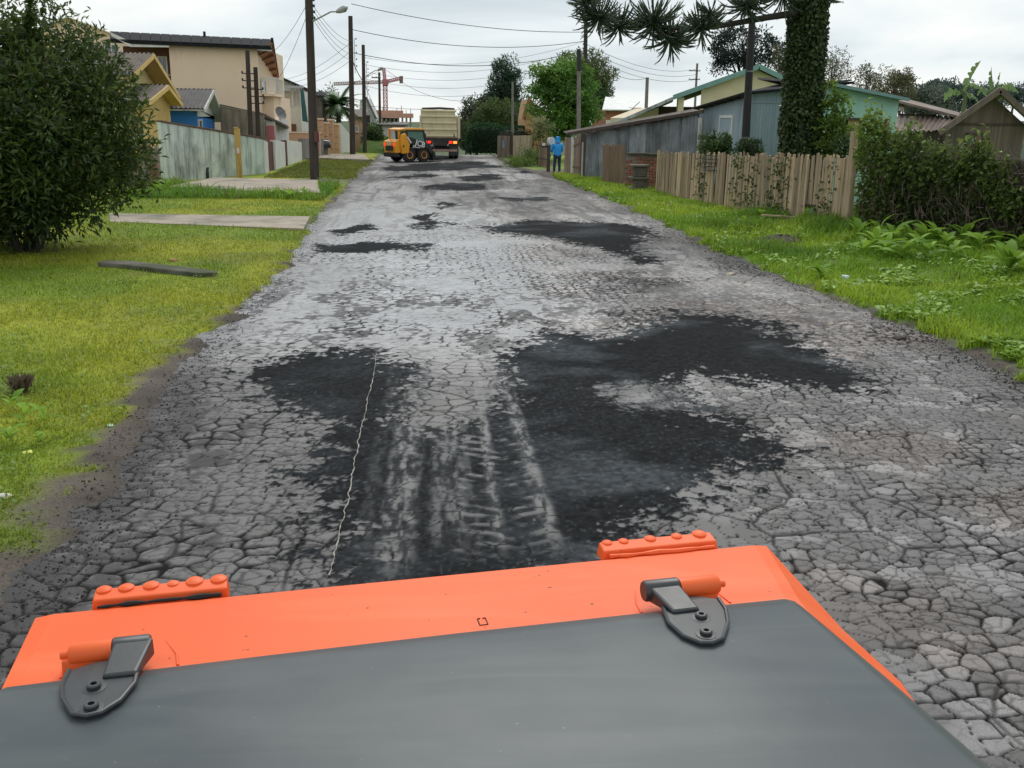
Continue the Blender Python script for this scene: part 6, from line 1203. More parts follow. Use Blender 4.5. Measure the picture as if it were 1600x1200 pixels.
bo = MB(); bo.hexa([(HA.x+0.15, HA.y, 0), (HB.x+0.15, HB.y, 0), (HB.x+0.35, HB.y, 0), (HA.x+0.35, HA.y, 0), (HA.x+0.15, HA.y, 1.9), (HB.x+0.15, HB.y, 2.1), (HB.x+0.35, HB.y, 2.1), (HA.x+0.35, HA.y, 1.9)]); bo.build('matted_stems', mat('matted_stem', (0.10, 0.08, 0.06), 0.95, (0.05, 0.045, 0.03), 6, bump=0.8, bscale=14, bdist=0.08), vh)
for f, hh in ((0.06, 2.35), (0.35, 2.0), (0.62, 2.2), (0.9, 2.1)):
    p = HA.lerp(HB, f); MB().tube([(p.x-0.1, p.y, gz(p.x, p.y)-0.05), (p.x-0.08, p.y, gz(p.x, p.y)+hh)], [0.07, 0.06], 8).build('fence_post', m_plankb, vh, smooth=True)
for z in (0.7, 1.2, 1.7): MB().tube([(HA.x-0.05, HA.y, z+0.25), (HA.lerp(HB, 0.5).x-0.05, HA.lerp(HB, 0.5).y, z+0.33), (HB.x-0.05, HB.y, z+0.4)], 0.006, 4).build('fence_wire', m_wire, vh)
# --- black pole in front of the blue house
pb0 = D(1164, 232, 32.2); pt0 = D(1176, 20, 32.2); bp = thing('black_pole', 'black round service pole standing in front of the blue-grey house', 'pole', (pb0.x, pb0.y, 0)); ax_ = (pt0-pb0)/(pt0.z-pb0.z); p_ = pb0-ax_*pb0.z
MB().tube([p_, p_+ax_*3, p_+ax_*pt0.z], [0.15, 0.13, 0.105], 14).build('pole_shaft', m_bpole, bp, smooth=True)
for zz in (2.1, 4.2): MB().tube([p_+ax_*zz, p_+ax_*(zz+0.05)], 0.145, 14).build('pole_band', m_zinc, bp, smooth=True)
# --- broad leaved weeds on the bank: each leaf a part
m_weed = leaf_mat('weed_leaf', trans=0.4, rough=0.6, spec=0.15)
wl = None
def weed_leaf_mesh(L_, W_, name, tint):
    V = []; F = []; n = 7
    for i in range(n):
        f = i/(n-1); w = W_*math.sin(math.pi*min(1, 0.05+0.95*f))**0.75*(1 if f < 0.98 else 0.1); z = L_*(0.42*f-0.50*f*f); x = L_*f
        V += [(x, -w/2, z+0.1*w), (x, 0, z-0.02*w), (x, w/2, z+0.1*w)]
        if i: k = 3*i; F += [(k-3, k-2, k+1, k), (k-2, k-1, k+2, k+1)]
    o = mesh_np(name, np.array(V), np.array(F), m_weed, None, True, {'tint': ('FLOAT_COLOR', np.tile(np.array([*tint, 1]), (len(V), 1)))}); me = o.data; bpy.data.objects.remove(o); return me
LM = [weed_leaf_mesh(0.36, 0.12, 'leaf', (0.20, 0.35, 0.04)), weed_leaf_mesh(0.30, 0.11, 'leaf', (0.23, 0.40, 0.05)), weed_leaf_mesh(0.40, 0.13, 'leaf', (0.13, 0.25, 0.03))]
r3 = random.Random(9)
def weed(x, y, label, nleaf, s, group=None):
    t = thing('broadleaf_weed', label, 'weed', (x, y, gz(x, y)), r3.random()*6.28, group)
    for k in range(nleaf):
        o = bpy.data.objects.new('leaf', r3.choice(LM)); COL.objects.link(o); o.parent = t; o.location = (0, 0, 0.06*r3.random()+0.18*s*(k/nleaf)); o.rotation_euler = (r3.uniform(-0.3, 0.3), -r3.uniform(0.1, 0.9), k*2.4+r3.uniform(-0.3, 0.3)); sc = s*r3.uniform(0.7, 1.15); o.scale = (sc, sc, sc)
for (px, py) in ((1375, 372), (1400, 366), (1420, 380), (1385, 392), (1440, 370), (1462, 384), (1410, 398), (1482, 372), (1505, 388), (1525, 374), (1548, 386), (1450, 402), (1490, 405), (1358, 358), (1340, 372), (1570, 378), (1435, 392), (1530, 398), (1368, 384), (1395, 380), (1445, 384), (1475, 394), (1515, 380), (1540, 372), (1560, 392), (1585, 386), (1590, 400), (1425, 368), (1465, 372), (1350, 388)):
    g = G(px, py, 0.32); weed(g.x, g.y, 'broad leaved weed in the patch below the vine hedge', 8, r3.uniform(0.95, 1.3), 'broad leaved weeds below the vine hedge')
for (px, py, lb) in ((1575, 440, 'large rosette weed with drooping pale leaves alone in the grass of the bank'), (1282, 425, 'low rosette weed near the blue and white litter')): g = G(px, py, 0.2); weed(g.x, g.y, lb, 11, 1.35 if px > 1500 else 0.8)
for (px, py) in ((1165, 348), (1190, 342), (1215, 340), (1245, 345), (1275, 352), (1290, 345), (1150, 355), (1178, 358), (1310, 360), (1120, 342)):
    g = G(px, py, 0.18); weed(g.x, g.y, 'small leafy weed at the foot of the plank fence', 7, 0.75, 'small weeds along the foot of the plank fence')
# taller grass tussocks around the hollow
def samp_tus(rs, n):
    f = rs.rand(n); c = np.array([tuple(G(px, py, 0.2))[:2] for px, py in ((1170, 350), (1260, 350), (1210, 380), (1150, 375), (1300, 365), (1240, 388), (1130, 350), (1190, 338), (1340, 352), (1400, 352), (1460, 356), (1530, 362))]); k = rs.randint(0, len(c), n); return c[k, 0]+rs.normal(0, 0.28, n), c[k, 1]+rs.normal(0, 0.4, n)
blades('tussock_grass', 22000, samp_tus, 0.08, 0.24, 0.009, (0.09, 0.20, 0.016), (0.17, 0.29, 0.03), 'taller grass tussocks at the foot of the plank fence', 15, 0.6)
# dirt heaps / hollow
def heap(name, label, cat, c, rx, ry, h, m, seed):
    n = 16; mcount = 7; V = []; F = []; z0 = gz(c[0], c[1])
    for i in range(mcount):
        f = i/(mcount-1)
        for k in range(n):
            a = 2*math.pi*k/n; r_ = (1-f*0.97)*(1+0.25*(fbm(np.array([math.cos(a)*2+seed]), np.array([math.sin(a)*2+f*3]), 0.7, 3)[0]-0.5)*2); V.append((rx*r_*math.cos(a), ry*r_*math.sin(a), h*(1-(1-f)**2)*(0.8+0.4*random.random()) -0.03))
    for i in range(mcount-1):
        for k in range(n): F.append((i*n+k, i*n+(k+1) % n, (i+1)*n+(k+1) % n, (i+1)*n+k))
    o = MB().add(V, F).build(name, m, None, smooth=False, local=True, loc=(c[0], c[1], z0)); tagp(o, label, cat); return o
m_dirt = mat('dark_soil', (0.05, 0.034, 0.026), 0.95, (0.028, 0.02, 0.016), 6, 6, 0.8, 25, bdist=0.03)
g = G(1038, 325, 0.05); heap('dirt_heap', 'small reddish brown dirt heap in the grass beside the road', 'dirt heap', (g.x, g.y), 0.38, 0.5, 0.16, mat('red_soil', (0.10, 0.045, 0.028), 0.95, (0.06, 0.03, 0.02), 6, 6, 0.8, 25, bdist=0.03), 1)
g = G(1225, 368, 0.22); heap('dark_hollow_mound', 'low dark mound standing in for a hollow in the tussocks before the fence', 'dark mound', (g.x, g.y), 0.75, 0.8, 0.14, m_dirt, 2)  # dark mound put where the bank has a dark hollow
pl = G(1220, 342, 0.25); o = MB().obox((pl.x, pl.y, gz(pl.x, pl.y)+0.08), 1.0, 0.14, 0.035, Matrix.Rotation(0.05, 3, 'Y')).build('loose_plank', m_plank, None, loc=(pl.x, pl.y, gz(pl.x, pl.y))); tagp(o, 'loose grey plank lying in the grass at the foot of the plank fence', 'plank')
# ================================================================== POLES AND WIRES
m_conc_pole = mat('concrete_pole', (0.22, 0.20, 0.18), 0.9, (0.15, 0.14, 0.125), 4)
m_lamp = mat('lamp_grey', (0.42, 0.43, 0.43), 0.45, metal=0.3)
def pole(label, base, top, r0, r1, m, arms=(), lamp=None, name='utility_pole', sleeve=None):
    t = thing(name, label, 'pole', (base.x, base.y, base.z-0.1)); base = base-Vector((0, 0, 0.1))
    MB().tube([base, base.lerp(top, 0.4), top], [r0, r0+(r1-r0)*0.4, r1], 14).build('pole_shaft', m, t, smooth=True)
    for z, L_, dx in arms:
        c = base.lerp(top, (z-base.z)/(top.z-base.z))
        a_ = MB().bar(c+Vector((dx-L_/2, -0.12, 0)), c+Vector((dx+L_/2, -0.12, 0)), 0.08, 0.10).build('crossarm', m_timber, t)
        for k in range(3): MB().lathe([(0.02, 0), (0.045, 0.03), (0.03, 0.06), (0.05, 0.09), (0.02, 0.13)], c+Vector((dx-L_/2+0.06+(L_-0.12)*k/2, -0.12, 0.05)), (0, 0, 1), 8).build('insulator', m_white, a_)
    if lamp:
        a, b = lamp; la = MB().tube([a, a.lerp(b, 0.75)+Vector((0, 0, 0.08)), b], [0.035, 0.03, 0.03], 8).build('lamp_arm', m_lamp, t, smooth=True); d = (b-a).normalized()
        MB().tube([b-d*0.05, b+d*0.12, b+d*0.38, b+d*0.55], [0.05, 0.10, 0.13, 0.05], 12).build('lamp_head', m_lamp, la, smooth=True)
    return t
def rack(t, c, n, dx=0.16, dz=0.22):
    for k in range(n): MB().lathe([(0.02, 0), (0.05, 0.03), (0.03, 0.06), (0.05, 0.1)], c+Vector((dx, -0.05, -k*dz)), (0, 0, 1), 8).build('insulator', m_black, t)
    MB().bar(c+Vector((dx*0.6, -0.05, 0.1)), c+Vector((dx*0.6, -0.05, -n*dz)), 0.03, 0.03).build('insulator_bracket', m_black, t)
b1 = G(492, 286); t1 = D(479.5, -90, b1.y); p1t = b1.lerp(t1, 0.8)
P1 = pole('tall dark wooden pole with grey street lamp arm on the concrete pad verge', b1, t1, 0.19, 0.14, m_timber, (), (D(489, 33, b1.y-0.1), D(527, 18, b1.y-1.0)))
rack(P1, D(484, 2, b1.y), 4)
MB().tube([D(494, 205, b1.y-0.2), D(495, 222, b1.y-0.2)], 0.10, 10).build('meter_sleeve', m_maroon, P1, smooth=True)
b2 = G(551, 246); t2 = D(547.5, 25, b2.y); P2 = pole('dark wooden pole with stacked insulators at the kerb of the far pavement', b2, t2, 0.19, 0.14, m_timber); rack(P2, D(549.5, 62, b2.y), 5, 0.28, 0.42)
b3 = G(570, 239); t3 = D(567.5, 70, b3.y); P3 = pole('slim dark pole with lamp arm pointing over the road by the loader', b3, t3, 0.16, 0.12, m_timber, (), (D(572, 119, b3.y), D(591, 109.5, b3.y-1))); rack(P3, D(569.5, 98, b3.y), 5, 0.25, 0.5)
b4 = D(594, 226, 100); t4 = D(592.5, 113, 100); P4 = pole('thin dark pole rising just left of the red crane mast', Vector((b4.x, 100, -1.5)), t4, 0.15, 0.11, m_timber, ((6.4, 0.9, -0.3),))
b5 = D(909, 200, 60); P5 = pole('grey concrete pole with black upper half behind the zinc shed', Vector((b5.x-0.12, 60, 0)), D(904.5, 78, 60), 0.15, 0.11, m_conc_pole); MB().tube([D(905.5, 110, 59.9), D(904.4, 77, 59.9)], [0.15, 0.13], 12).build('dark_sleeve', m_black, P5, smooth=True)
b6 = D(915, 160, 78); P6 = pole('tallest dark pole carrying the wires above the bright green tree', Vector((b6.x, 78, -0.3)), D(915.5, 28, 78), 0.20, 0.15, m_timber, ((9.2, 0.7, 0.2),)); rack(P6, D(916, 70, 78), 6, -0.25, 0.35)
b7 = G(801, 242); P7 = pole('thin weathered grey pole in front of the dark cypress', b7, D(801, 128, b7.y), 0.11, 0.08, m_conc_pole)
b8 = D(1011, 158, 110); P8 = pole('short grey pole beyond the pale metal roof', Vector((b8.x, 110, -2)), D(1011.5, 121, 110), 0.22, 0.18, m_conc_pole)
b9 = D(1088, 140, 120); P9 = pole('distant pole with insulators above the cream house roof', Vector((b9.x, 120, -2)), D(1089.5, 99, 120), 0.16, 0.13, m_conc_pole, ((8.6, 1.4, -0.3), (7.6, 1.4, -0.3)))
m_cable = mat('cable', (0.06, 0.06, 0.065), 0.7, bump=0)
def wire(label, a, b, sag, r=0.012, group=None):
    a = Vector(a); b = Vector(b); pts = []
    for k in range(25): f = k/24; pts.append(a.lerp(b, f)-Vector((0, 0, 4*sag*f*(1-f))))
    o = MB().tube(pts, r, 5).build('overhead_wire', m_cable, None, smooth=True, loc=tuple(a)); tagp(o, label, 'wire', group); return o
g1 = 'wires between the near lamp pole and the stacked insulator pole'
for k in range(4): wire('thin cable from the lamp arm pole down to the stacked insulator pole', D(486, 4+k*7, b1.y), D(549.5, 64+k*10, b2.y), 0.35, 0.010, g1)
g2 = 'wires over the road to the tallest right-hand pole'
for k in range(3): wire('cable crossing high over the road to the tallest dark pole', D(549, 10+k*36 if k else 6, b2.y), D(915, 50+k*14, 78), 0.5+0.25*k, 0.022, g2)
for k in range(5): wire('faint cable strung from the slim lamp pole across the road', D(570, 90+k*11, b3.y), D(915, 64+k*9, 78), 1.0+0.12*k, 0.011, 'faint cables from the slim lamp pole')
wire('single sagging cable running from the crane to the cypress', D(630, 130, 120), D(812, 138, 100), 1.6, 0.02)
wire('lowest straight cable just above the dump truck', D(560, 164, 100), D(760, 170, 100), 0.25, 0.02)
for k in range(3): wire('cable running from the tallest dark pole over the cream house', D(918, 70+k*9, 78), D(1088, 108+k*8, 120), 0.9, 0.018, 'cables over the cream house')
wire('cable dropping from the tallest dark pole to the short grey pole', D(918, 85, 78), D(1011, 122, 110), 0.8, 0.022)
for k in range(2): wire('cable from the lamp arm pole towards the peach house', D(483, 0+k*14, b1.y), D(428+k*6, 80+k*45, 60), 0.2, 0.010, 'cables to the peach house')
for k in range(3): wire('cable from the stacked insulator pole towards the white house', D(548, 66+k*14, b2.y), D(445+k*4, 124+k*6, 84), 0.4, 0.012, 'cables to the white house')
wire('cable from the stacked insulator pole to the slim lamp pole', D(550, 92, b2.y), D(569, 128, b3.y), 0.2, 0.03); wire('lower stay cable between the slim lamp pole and the thin pole', D(570, 132, b3.y), D(593, 180, 100), 0.2, 0.02)

# ================================================================== DUMP TRUCK
m_tipper = mat('cream_truck_paint', (0.62, 0.56, 0.36), 0.55, (0.55, 0.49, 0.31), 1.5, 5, 0.1, 20, streak=(0.30, 0.24, 0.15), streak_amt=0.35)
m_chassis = mat('truck_chassis', (0.025, 0.025, 0.027), 0.75, (0.05, 0.045, 0.04), 3)
m_tyre = mat('tyre_rubber', (0.018, 0.018, 0.018), 0.9, (0.035, 0.033, 0.03), 6, bump=0.4)
m_red = mat('red_lamp', (0.6, 0.02, 0.02), 0.3, bump=0, emit=(1.0, 0.03, 0.02, 0.9)); m_amber = mat('amber_lamp', (0.7, 0.25, 0.02), 0.3, bump=0, emit=(1.0, 0.28, 0.04, 1.2))
m_dust = mat('dusty_rubber', (0.10, 0.10, 0.095), 0.9, (0.06, 0.06, 0.055), 3); m_guard = mat('pinkish_guard', (0.38, 0.24, 0.20), 0.7, (0.28, 0.18, 0.15), 3)
tx0 = D(652, 200, 66).x; tx1 = D(723, 200, 66).x
tk = thing('dump_truck', 'cream dump truck seen from behind with red tail lamps lit', 'truck', ((tx0+tx1)/2, 66.4, 0.0), math.radians(-2))
W = 2.55; HB_ = 3.22
def tl(m_, name, mb, parent=tk, **k): return mb.build(name, m_, parent, local=True, **k)
body = MB(); body.hexa([(-W/2+0.06, 0.05, 1.33), (W/2-0.06, 0.05, 1.33), (W/2-0.06, 4.6, 1.33), (-W/2+0.06, 4.6, 1.33), (-W/2, 0.05, 2.75), (W/2, 0.05, 2.75), (W/2, 4.6, 2.75), (-W/2, 4.6, 2.75)]); tl(m_tipper, 'tipper_body', body, bevel=0.02)
for s_ in (-1, 1):
    tl(m_tipper, 'side_board', MB().box(min(s_*(W/2), s_*(W/2-0.06)), max(s_*(W/2), s_*(W/2-0.06)), 0.08, 4.55, 2.753, HB_-0.35 if s_ > 0 else HB_))
    for k in range(5): tl(m_tipper, 'side_rib', MB().box(min(s_*(W/2-0.01), s_*(W/2+0.07)), max(s_*(W/2-0.01), s_*(W/2+0.07)), 0.1+k*1.0, 0.2+k*1.0, 1.33, 2.74))
tg = tl(m_tipper, 'tailgate', MB().hexa([(-W/2+0.12, -0.06, 1.38), (W/2-0.12, -0.06, 1.38), (W/2-0.12, 0.045, 1.38), (-W/2+0.12, 0.045, 1.38), (-W/2+0.08, -0.06, HB_-0.04), (W/2-0.28, -0.06, HB_-0.04), (W/2-0.28, 0.045, HB_-0.04), (-W/2+0.08, 0.045, HB_-0.04)]), bevel=0.01)
for z in (1.45, 1.86, 2.28, 2.70, 3.05): tl(m_tipper, 'tailgate_rib', MB().hexa([(-W/2+0.10, -0.13, z), (W/2-0.18, -0.13, z), (W/2-0.18, -0.063, z-0.03), (-W/2+0.10, -0.063, z-0.03), (-W/2+0.10, -0.13, z+0.06), (W/2-0.18, -0.13, z+0.06), (W/2-0.18, -0.063, z+0.12), (-W/2+0.10, -0.063, z+0.12)]), tg)
tl(m_chassis, 'tarp_roll', MB().tube([(-W/2+0.1, 0.05, HB_+0.0), (0, 0.05, HB_+0.05), (W/2-0.3, 0.05, HB_+0.0)], 0.07, 8), smooth=True)
for s_ in (-1, 1): tl(m_tipper, 'corner_post', MB().box(s_*W/2-0.07, s_*W/2+0.07, -0.09, 0.04, 1.34, 2.78))
for s_ in (-1, 1): tl(m_chassis, 'gate_latch', MB().tube([(s_*0.95, -0.16, 1.42), (s_*0.95, -0.16, 1.62)], 0.03, 6))
tl(m_chassis, 'chassis_rail', MB().box(-0.45, 0.45, -0.1, 7.2, 0.85, 1.15)); tl(m_chassis, 'sub_frame', MB().box(-1.15, 1.15, -0.02, 4.4, 1.16, 1.325)); tl(m_chassis, 'rear_panel', MB().box(-0.75, 0.75, 0.3, 0.4, 0.45, 0.845))
for s_ in (-1, 1):
    lb = tl(m_chassis, 'lamp_board', MB().box(s_*0.95-0.28, s_*0.95+0.28, -0.16, -0.1, 0.98, 1.18)); tl(m_red, 'tail_lamp', MB().box(s_*0.95-s_*0.24-0.11, s_*0.95-s_*0.24+0.11, -0.19, -0.163, 1.0, 1.16), lb); tl(m_amber, 'turn_lamp', MB().box(s_*0.95+s_*0.06-0.12, s_*0.95+s_*0.06+0.12, -0.19, -0.163, 1.0, 1.16), lb)
    for yy in (0.95, 2.25):
        for dd in (0.0, 0.33):
            cx = s_*(1.20-dd-0.15); wheel = tl(m_tyre, 'wheel', MB().lathe([(0.25, 0), (0.46, 0.0), (0.50, 0.05), (0.50, 0.25), (0.46, 0.30), (0.25, 0.30)], (cx-0.15, yy, 0.50), (1, 0, 0), 24), smooth=True)
            if dd == 0: tl(m_lamp, 'rim', MB().lathe([(0.06, 0), (0.24, 0.0), (0.26, 0.06), (0.1, 0.09)], (cx+s_*0.12, yy, 0.50), (s_, 0, 0), 16), wheel, smooth=True)
    tl(m_dust if s_ > 0 else m_chassis, 'mud_flap', MB().hexa([(s_*0.92-0.30, 0.22, 0.22), (s_*0.92+0.30, 0.22, 0.22), (s_*0.92+0.30, 0.25, 0.22), (s_*0.92-0.30, 0.25, 0.22), (s_*0.92-0.32, 0.2, 0.97), (s_*0.92+0.32, 0.2, 0.97), (s_*0.92+0.32, 0.23, 0.97), (s_*0.92-0.32, 0.23, 0.97)]))
    wheel = tl(m_tyre, 'wheel', MB().lathe([(0.25, 0), (0.46, 0.0), (0.50, 0.05), (0.50, 0.25), (0.46, 0.30), (0.25, 0.30)], (s_*1.05-0.15, 6.2, 0.50), (1, 0, 0), 24), smooth=True)
tl(m_guard, 'underrun_guard', MB().box(-0.55, 1.15, -0.22, -0.12, 0.48, 0.62), bevel=0.01)
for s_ in (-0.4, 0.8): tl(m_chassis, 'guard_bracket', MB().bar((s_, -0.15, 0.62), (s_, 0.1, 1.0), 0.07, 0.07))
tl(m_lamp, 'number_plate', MB().box(-0.95, -0.45, -0.2, -0.185, 0.80, 0.92))
cab = tl(m_white, 'cab', MB().hexa([(-1.2, 4.9, 0.9), (1.2, 4.9, 0.9), (1.2, 6.8, 0.9), (-1.2, 6.8, 0.9), (-1.15, 4.9, 2.85), (1.15, 4.9, 2.85), (1.1, 6.55, 2.85), (-1.1, 6.55, 2.85)]), bevel=0.05); tl(m_glass, 'windscreen', MB().box(-1.0, 1.0, 6.70, 6.74, 1.8, 2.6), cab)
for s_ in (-1, 1): mr_ = tl(m_chassis, 'mirror', MB().box(s_*1.42-0.09, s_*1.42+0.09, 6.4, 6.5, 2.0, 2.5)); tl(m_chassis, 'mirror_arm', MB().tube([(s_*1.12, 6.4, 2.4), (s_*1.4, 6.42, 2.4)], 0.02, 6), mr_); tl(m_chassis, 'exhaust_stack' if s_ < 0 else 'air_intake', MB().tube([(s_*1.35, 4.78, 1.2), (s_*1.35, 4.78, 2.5)], 0.12, 10), smooth=True)

# ================================================================== SKID STEER LOADER
m_jy = mat('loader_yellow', (0.80, 0.36, 0.025), 0.4, (0.74, 0.32, 0.02), 2, bump=0.04, coat=0.2); m_rimo = mat('rim_orange', (0.72, 0.27, 0.03), 0.5, (0.5, 0.19, 0.03), 3); m_lk = mat('loader_black', (0.02, 0.022, 0.024), 0.5, (0.03, 0.03, 0.03), 3); m_cabglass = mat('green_glass', (0.10, 0.22, 0.19), 0.08, (0.08, 0.18, 0.16), 1, bump=0, spec=0.8); m_letter = mat('white_lettering', (0.8, 0.8, 0.78), 0.5, bump=0)
lc = G(638, 253); ld = thing('skid_steer_loader', 'yellow and black skid steer loader parked behind the dump truck', 'loader', (lc.x, lc.y+0.6, 0.0), math.radians(33))
def ll_(m_, name, mb, parent=ld, **k): return mb.build(name, m_, parent, local=True, **k)
ll_(m_lk, 'chassis', MB().box(-1.25, 1.0, -0.52, 0.52, 0.28, 0.85), bevel=0.03)
eng = ll_(m_jy, 'engine_cover', MB().prism([(-1.32, -0.68, 0.55), (-1.36, -0.68, 1.22), (-1.05, -0.68, 1.34), (-0.35, -0.68, 1.34), (-0.35, -0.68, 0.85), (-0.75, -0.68, 0.55)], (0, 1.36, 0)), bevel=0.03)
ll_(m_lk, 'grille', MB().box(-1.385, -1.352, -0.42, 0.42, 0.66, 0.96), eng)
for k in range(6): ll_(m_chassis, 'grille_slat', MB().box(-1.395, -1.387, -0.40, 0.40, 0.675+k*0.048, 0.70+k*0.048), eng)
ll_(m_lk, 'rear_bumper', MB().prism([(-1.36, -0.70, 0.30), (-1.40, -0.70, 0.53), (-1.1, -0.70, 0.53), (-1.0, -0.70, 0.30)], (0, 1.4, 0)), bevel=0.03)
text_mesh('lettering', 'JCB', 0.30, m_letter, eng, Matrix.Translation((-1.375, 0.0, 1.10)) @ Matrix.Rotation(math.radians(-90), 4, 'Z') @ Matrix.Rotation(math.radians(90), 4, 'X'))
for s_ in (-1, 1): ll_(m_red, 'tail_lamp', MB().box(-1.385, -1.355, s_*0.55-0.06, s_*0.55+0.06, 0.95, 1.12), eng)
# boom tower and arm on the right hand side
bm_ = ll_(m_jy, 'boom', MB().prism([(-1.0, -0.88, 1.62), (-0.72, -0.88, 1.72), (-0.55, -0.88, 1.45), (-0.42, -0.88, 1.10), (-0.50, -0.88, 0.55), (-0.95, -0.88, 0.50), (-1.02, -0.88, 1.0)], (0, 0.19, 0)), bevel=0.03)
ll_(m_lk, 'boom_arm', MB().prism([(-0.62, -0.90, 1.50), (-0.45, -0.90, 1.52), (1.05, -0.90, 1.02), (1.30, -0.90, 0.60), (1.12, -0.90, 0.45), (0.85, -0.90, 0.80), (-0.45, -0.90, 1.10)], (0, 0.17, 0)), bevel=0.02)
ll_(m_letter, 'white_flash', MB().prism([(-0.66, -0.912, 1.50), (-0.56, -0.912, 1.50), (-0.30, -0.912, 1.14), (-0.40, -0.912, 1.13)], (0, 0.008, 0)), bm_)
text_mesh('lettering', 'JCB', 0.46, m_letter, bm_, Matrix.Translation((0.30, -0.912, 1.08)) @ Matrix.Rotation(math.radians(16), 4, 'Y') @ Matrix.Rotation(math.radians(90), 4, 'X'))
text_mesh('lettering', 'B', 0.2, m_lk, eng, Matrix.Translation((-0.88, -0.90, 0.95)) @ Matrix.Rotation(math.radians(90), 4, 'X'))
# cab
cb = ll_(m_lk, 'cab_frame', MB().bar((-0.45, -0.62, 1.30), (-0.50, -0.62, 1.92), 0.09, 0.09).bar((0.95, -0.62, 0.80), (0.72, -0.62, 1.90), 0.09, 0.09).bar((-0.45, 0.62, 1.30), (-0.50, 0.62, 1.92), 0.09, 0.09).bar((0.95, 0.62, 0.80), (0.72, 0.62, 1.90), 0.09, 0.09).bar((0.95, -0.62, 0.85), (0.95, 0.62, 0.85), 0.09, 0.09).bar((-0.45, -0.62, 1.35), (0.95, -0.62, 0.98), 0.07, 0.09).bar((-0.50, -0.62, 1.88), (0.72, -0.62, 1.86), 0.07, 0.09))
for s_ in (-1, 1): ll_(m_cabglass, 'side_glass', MB().prism([(-0.40, s_*0.60, 1.36), (0.90, s_*0.60, 1.0), (0.70, s_*0.60, 1.85), (-0.46, s_*0.60, 1.87)], (0, 0.02, 0)), cb)
ll_(m_cabglass, 'rear_glass', MB().hexa([(-0.47, -0.55, 1.38), (-0.45, -0.55, 1.38), (-0.45, 0.55, 1.38), (-0.47, 0.55, 1.38), (-0.52, -0.55, 1.86), (-0.50, -0.55, 1.86), (-0.50, 0.55, 1.86), (-0.52, 0.55, 1.86)]), cb)
ll_(m_jy, 'roof', MB().prism([(-1.02, -0.66, 1.86), (-1.05, -0.66, 1.94), (-0.60, -0.66, 2.03), (0.62, -0.66, 2.02), (0.78, -0.66, 1.94), (0.72, -0.66, 1.90), (-0.5, -0.66, 1.90)], (0, 1.32, 0)), cb, bevel=0.02)
ll_(m_lk, 'seat', MB().box(-0.3, 0.2, -0.25, 0.25, 0.85, 1.05).box(-0.38, -0.28, -0.25, 0.25, 1.05, 1.6), cb, bevel=0.03)
ll_(m_jy, 'side_post', MB().bar((-0.95, 0.6, 1.32), (-0.98, 0.6, 1.90), 0.08, 0.1)); ll_(m_jy, 'side_post', MB().bar((-0.95, -0.5, 1.32), (-0.98, -0.5, 1.90), 0.08, 0.1))
for x in (-0.42, 0.62):
    for s_ in (-1, 1):
        w = ll_(m_tyre, 'wheel', MB().lathe([(0.2, 0), (0.36, 0.0), (0.42, 0.05), (0.42, 0.24), (0.36, 0.29), (0.2, 0.29)], (x, s_*0.56, 0.42), (0, s_, 0), 24), smooth=True)
        ll_(m_rimo, 'rim', MB().lathe([(0.05, 0.02), (0.20, 0.0), (0.22, 0.02), (0.21, 0.05), (0.12, 0.0)], (x, s_*0.56+s_*0.262, 0.42), (0, s_, 0), 18), w, smooth=True)
        for k in range(18):
            a = 2*math.pi*k/18; ll_(m_tyre, 'lug', MB().obox((x+0.42*math.cos(a), s_*0.70, 0.42+0.42*math.sin(a)), 0.05, 0.24, 0.06, Matrix.Rotation(-a, 3, 'Y')), w)
ll_(m_lk, 'bucket', MB().prism([(1.25, -0.9, 0.08), (1.95, -0.9, 0.06), (1.97, -0.9, 0.10), (1.45, -0.9, 0.2), (1.38, -0.9, 0.62), (1.22, -0.9, 0.62)], (0, 1.8, 0)))
ll_(m_lk, 'exhaust', MB().tube([(0.15, -0.5, 1.3), (0.15, -0.5, 1.42)], 0.04, 8))

# ================================================================== PERSON in a blue hooded jacket
m_jacket = mat('blue_jacket', (0.014, 0.30, 0.74), 0.75, (0.012, 0.26, 0.66), 6, bump=0.5, bscale=14, bdist=0.02); m_jeans = mat('navy_jeans', (0.022, 0.035, 0.075), 0.9, (0.015, 0.025, 0.055), 8, bump=0.4, bscale=20); m_skin = mat('skin', (0.42, 0.25, 0.18), 0.6, bump=0.05); m_shoe = mat('dark_shoe', (0.02, 0.02, 0.02), 0.6)
pg_ = G(870, 273); per = thing('person', 'person in bright blue hooded jacket and dark jeans at the board gate', 'person', (pg_.x, pg_.y, gz(pg_.x, pg_.y)), math.radians(8))
def skin_mesh(name, verts, edges, rads, m, parent, sub=2):
    me = bpy.data.meshes.new(name+'_s'); me.from_pydata(verts, edges, []); o = bpy.data.objects.new(name+'_s', me); COL.objects.link(o)
    o.modifiers.new('s', 'SKIN'); 
    for i, r_ in enumerate(rads):
        sv = me.skin_vertices[0].data[i]; sv.radius = r_ if isinstance(r_, tuple) else (r_, r_)
    me.skin_vertices[0].data[0].use_root = True
    ss_ = o.modifiers.new('u', 'SUBSURF'); ss_.levels = sub; ss_.render_levels = sub
    dg_ = bpy.context.evaluated_depsgraph_get(); ev = o.evaluated_get(dg_); m2 = bpy.data.meshes.new_from_object(ev); bpy.data.objects.remove(o); m2.name = name
    m2.polygons.foreach_set('use_smooth', np.ones(len(m2.polygons), dtype=bool)); m2.materials.clear(); m2.materials.append(m); q = bpy.data.objects.new(name, m2); COL.objects.link(q); q.parent = parent; return q
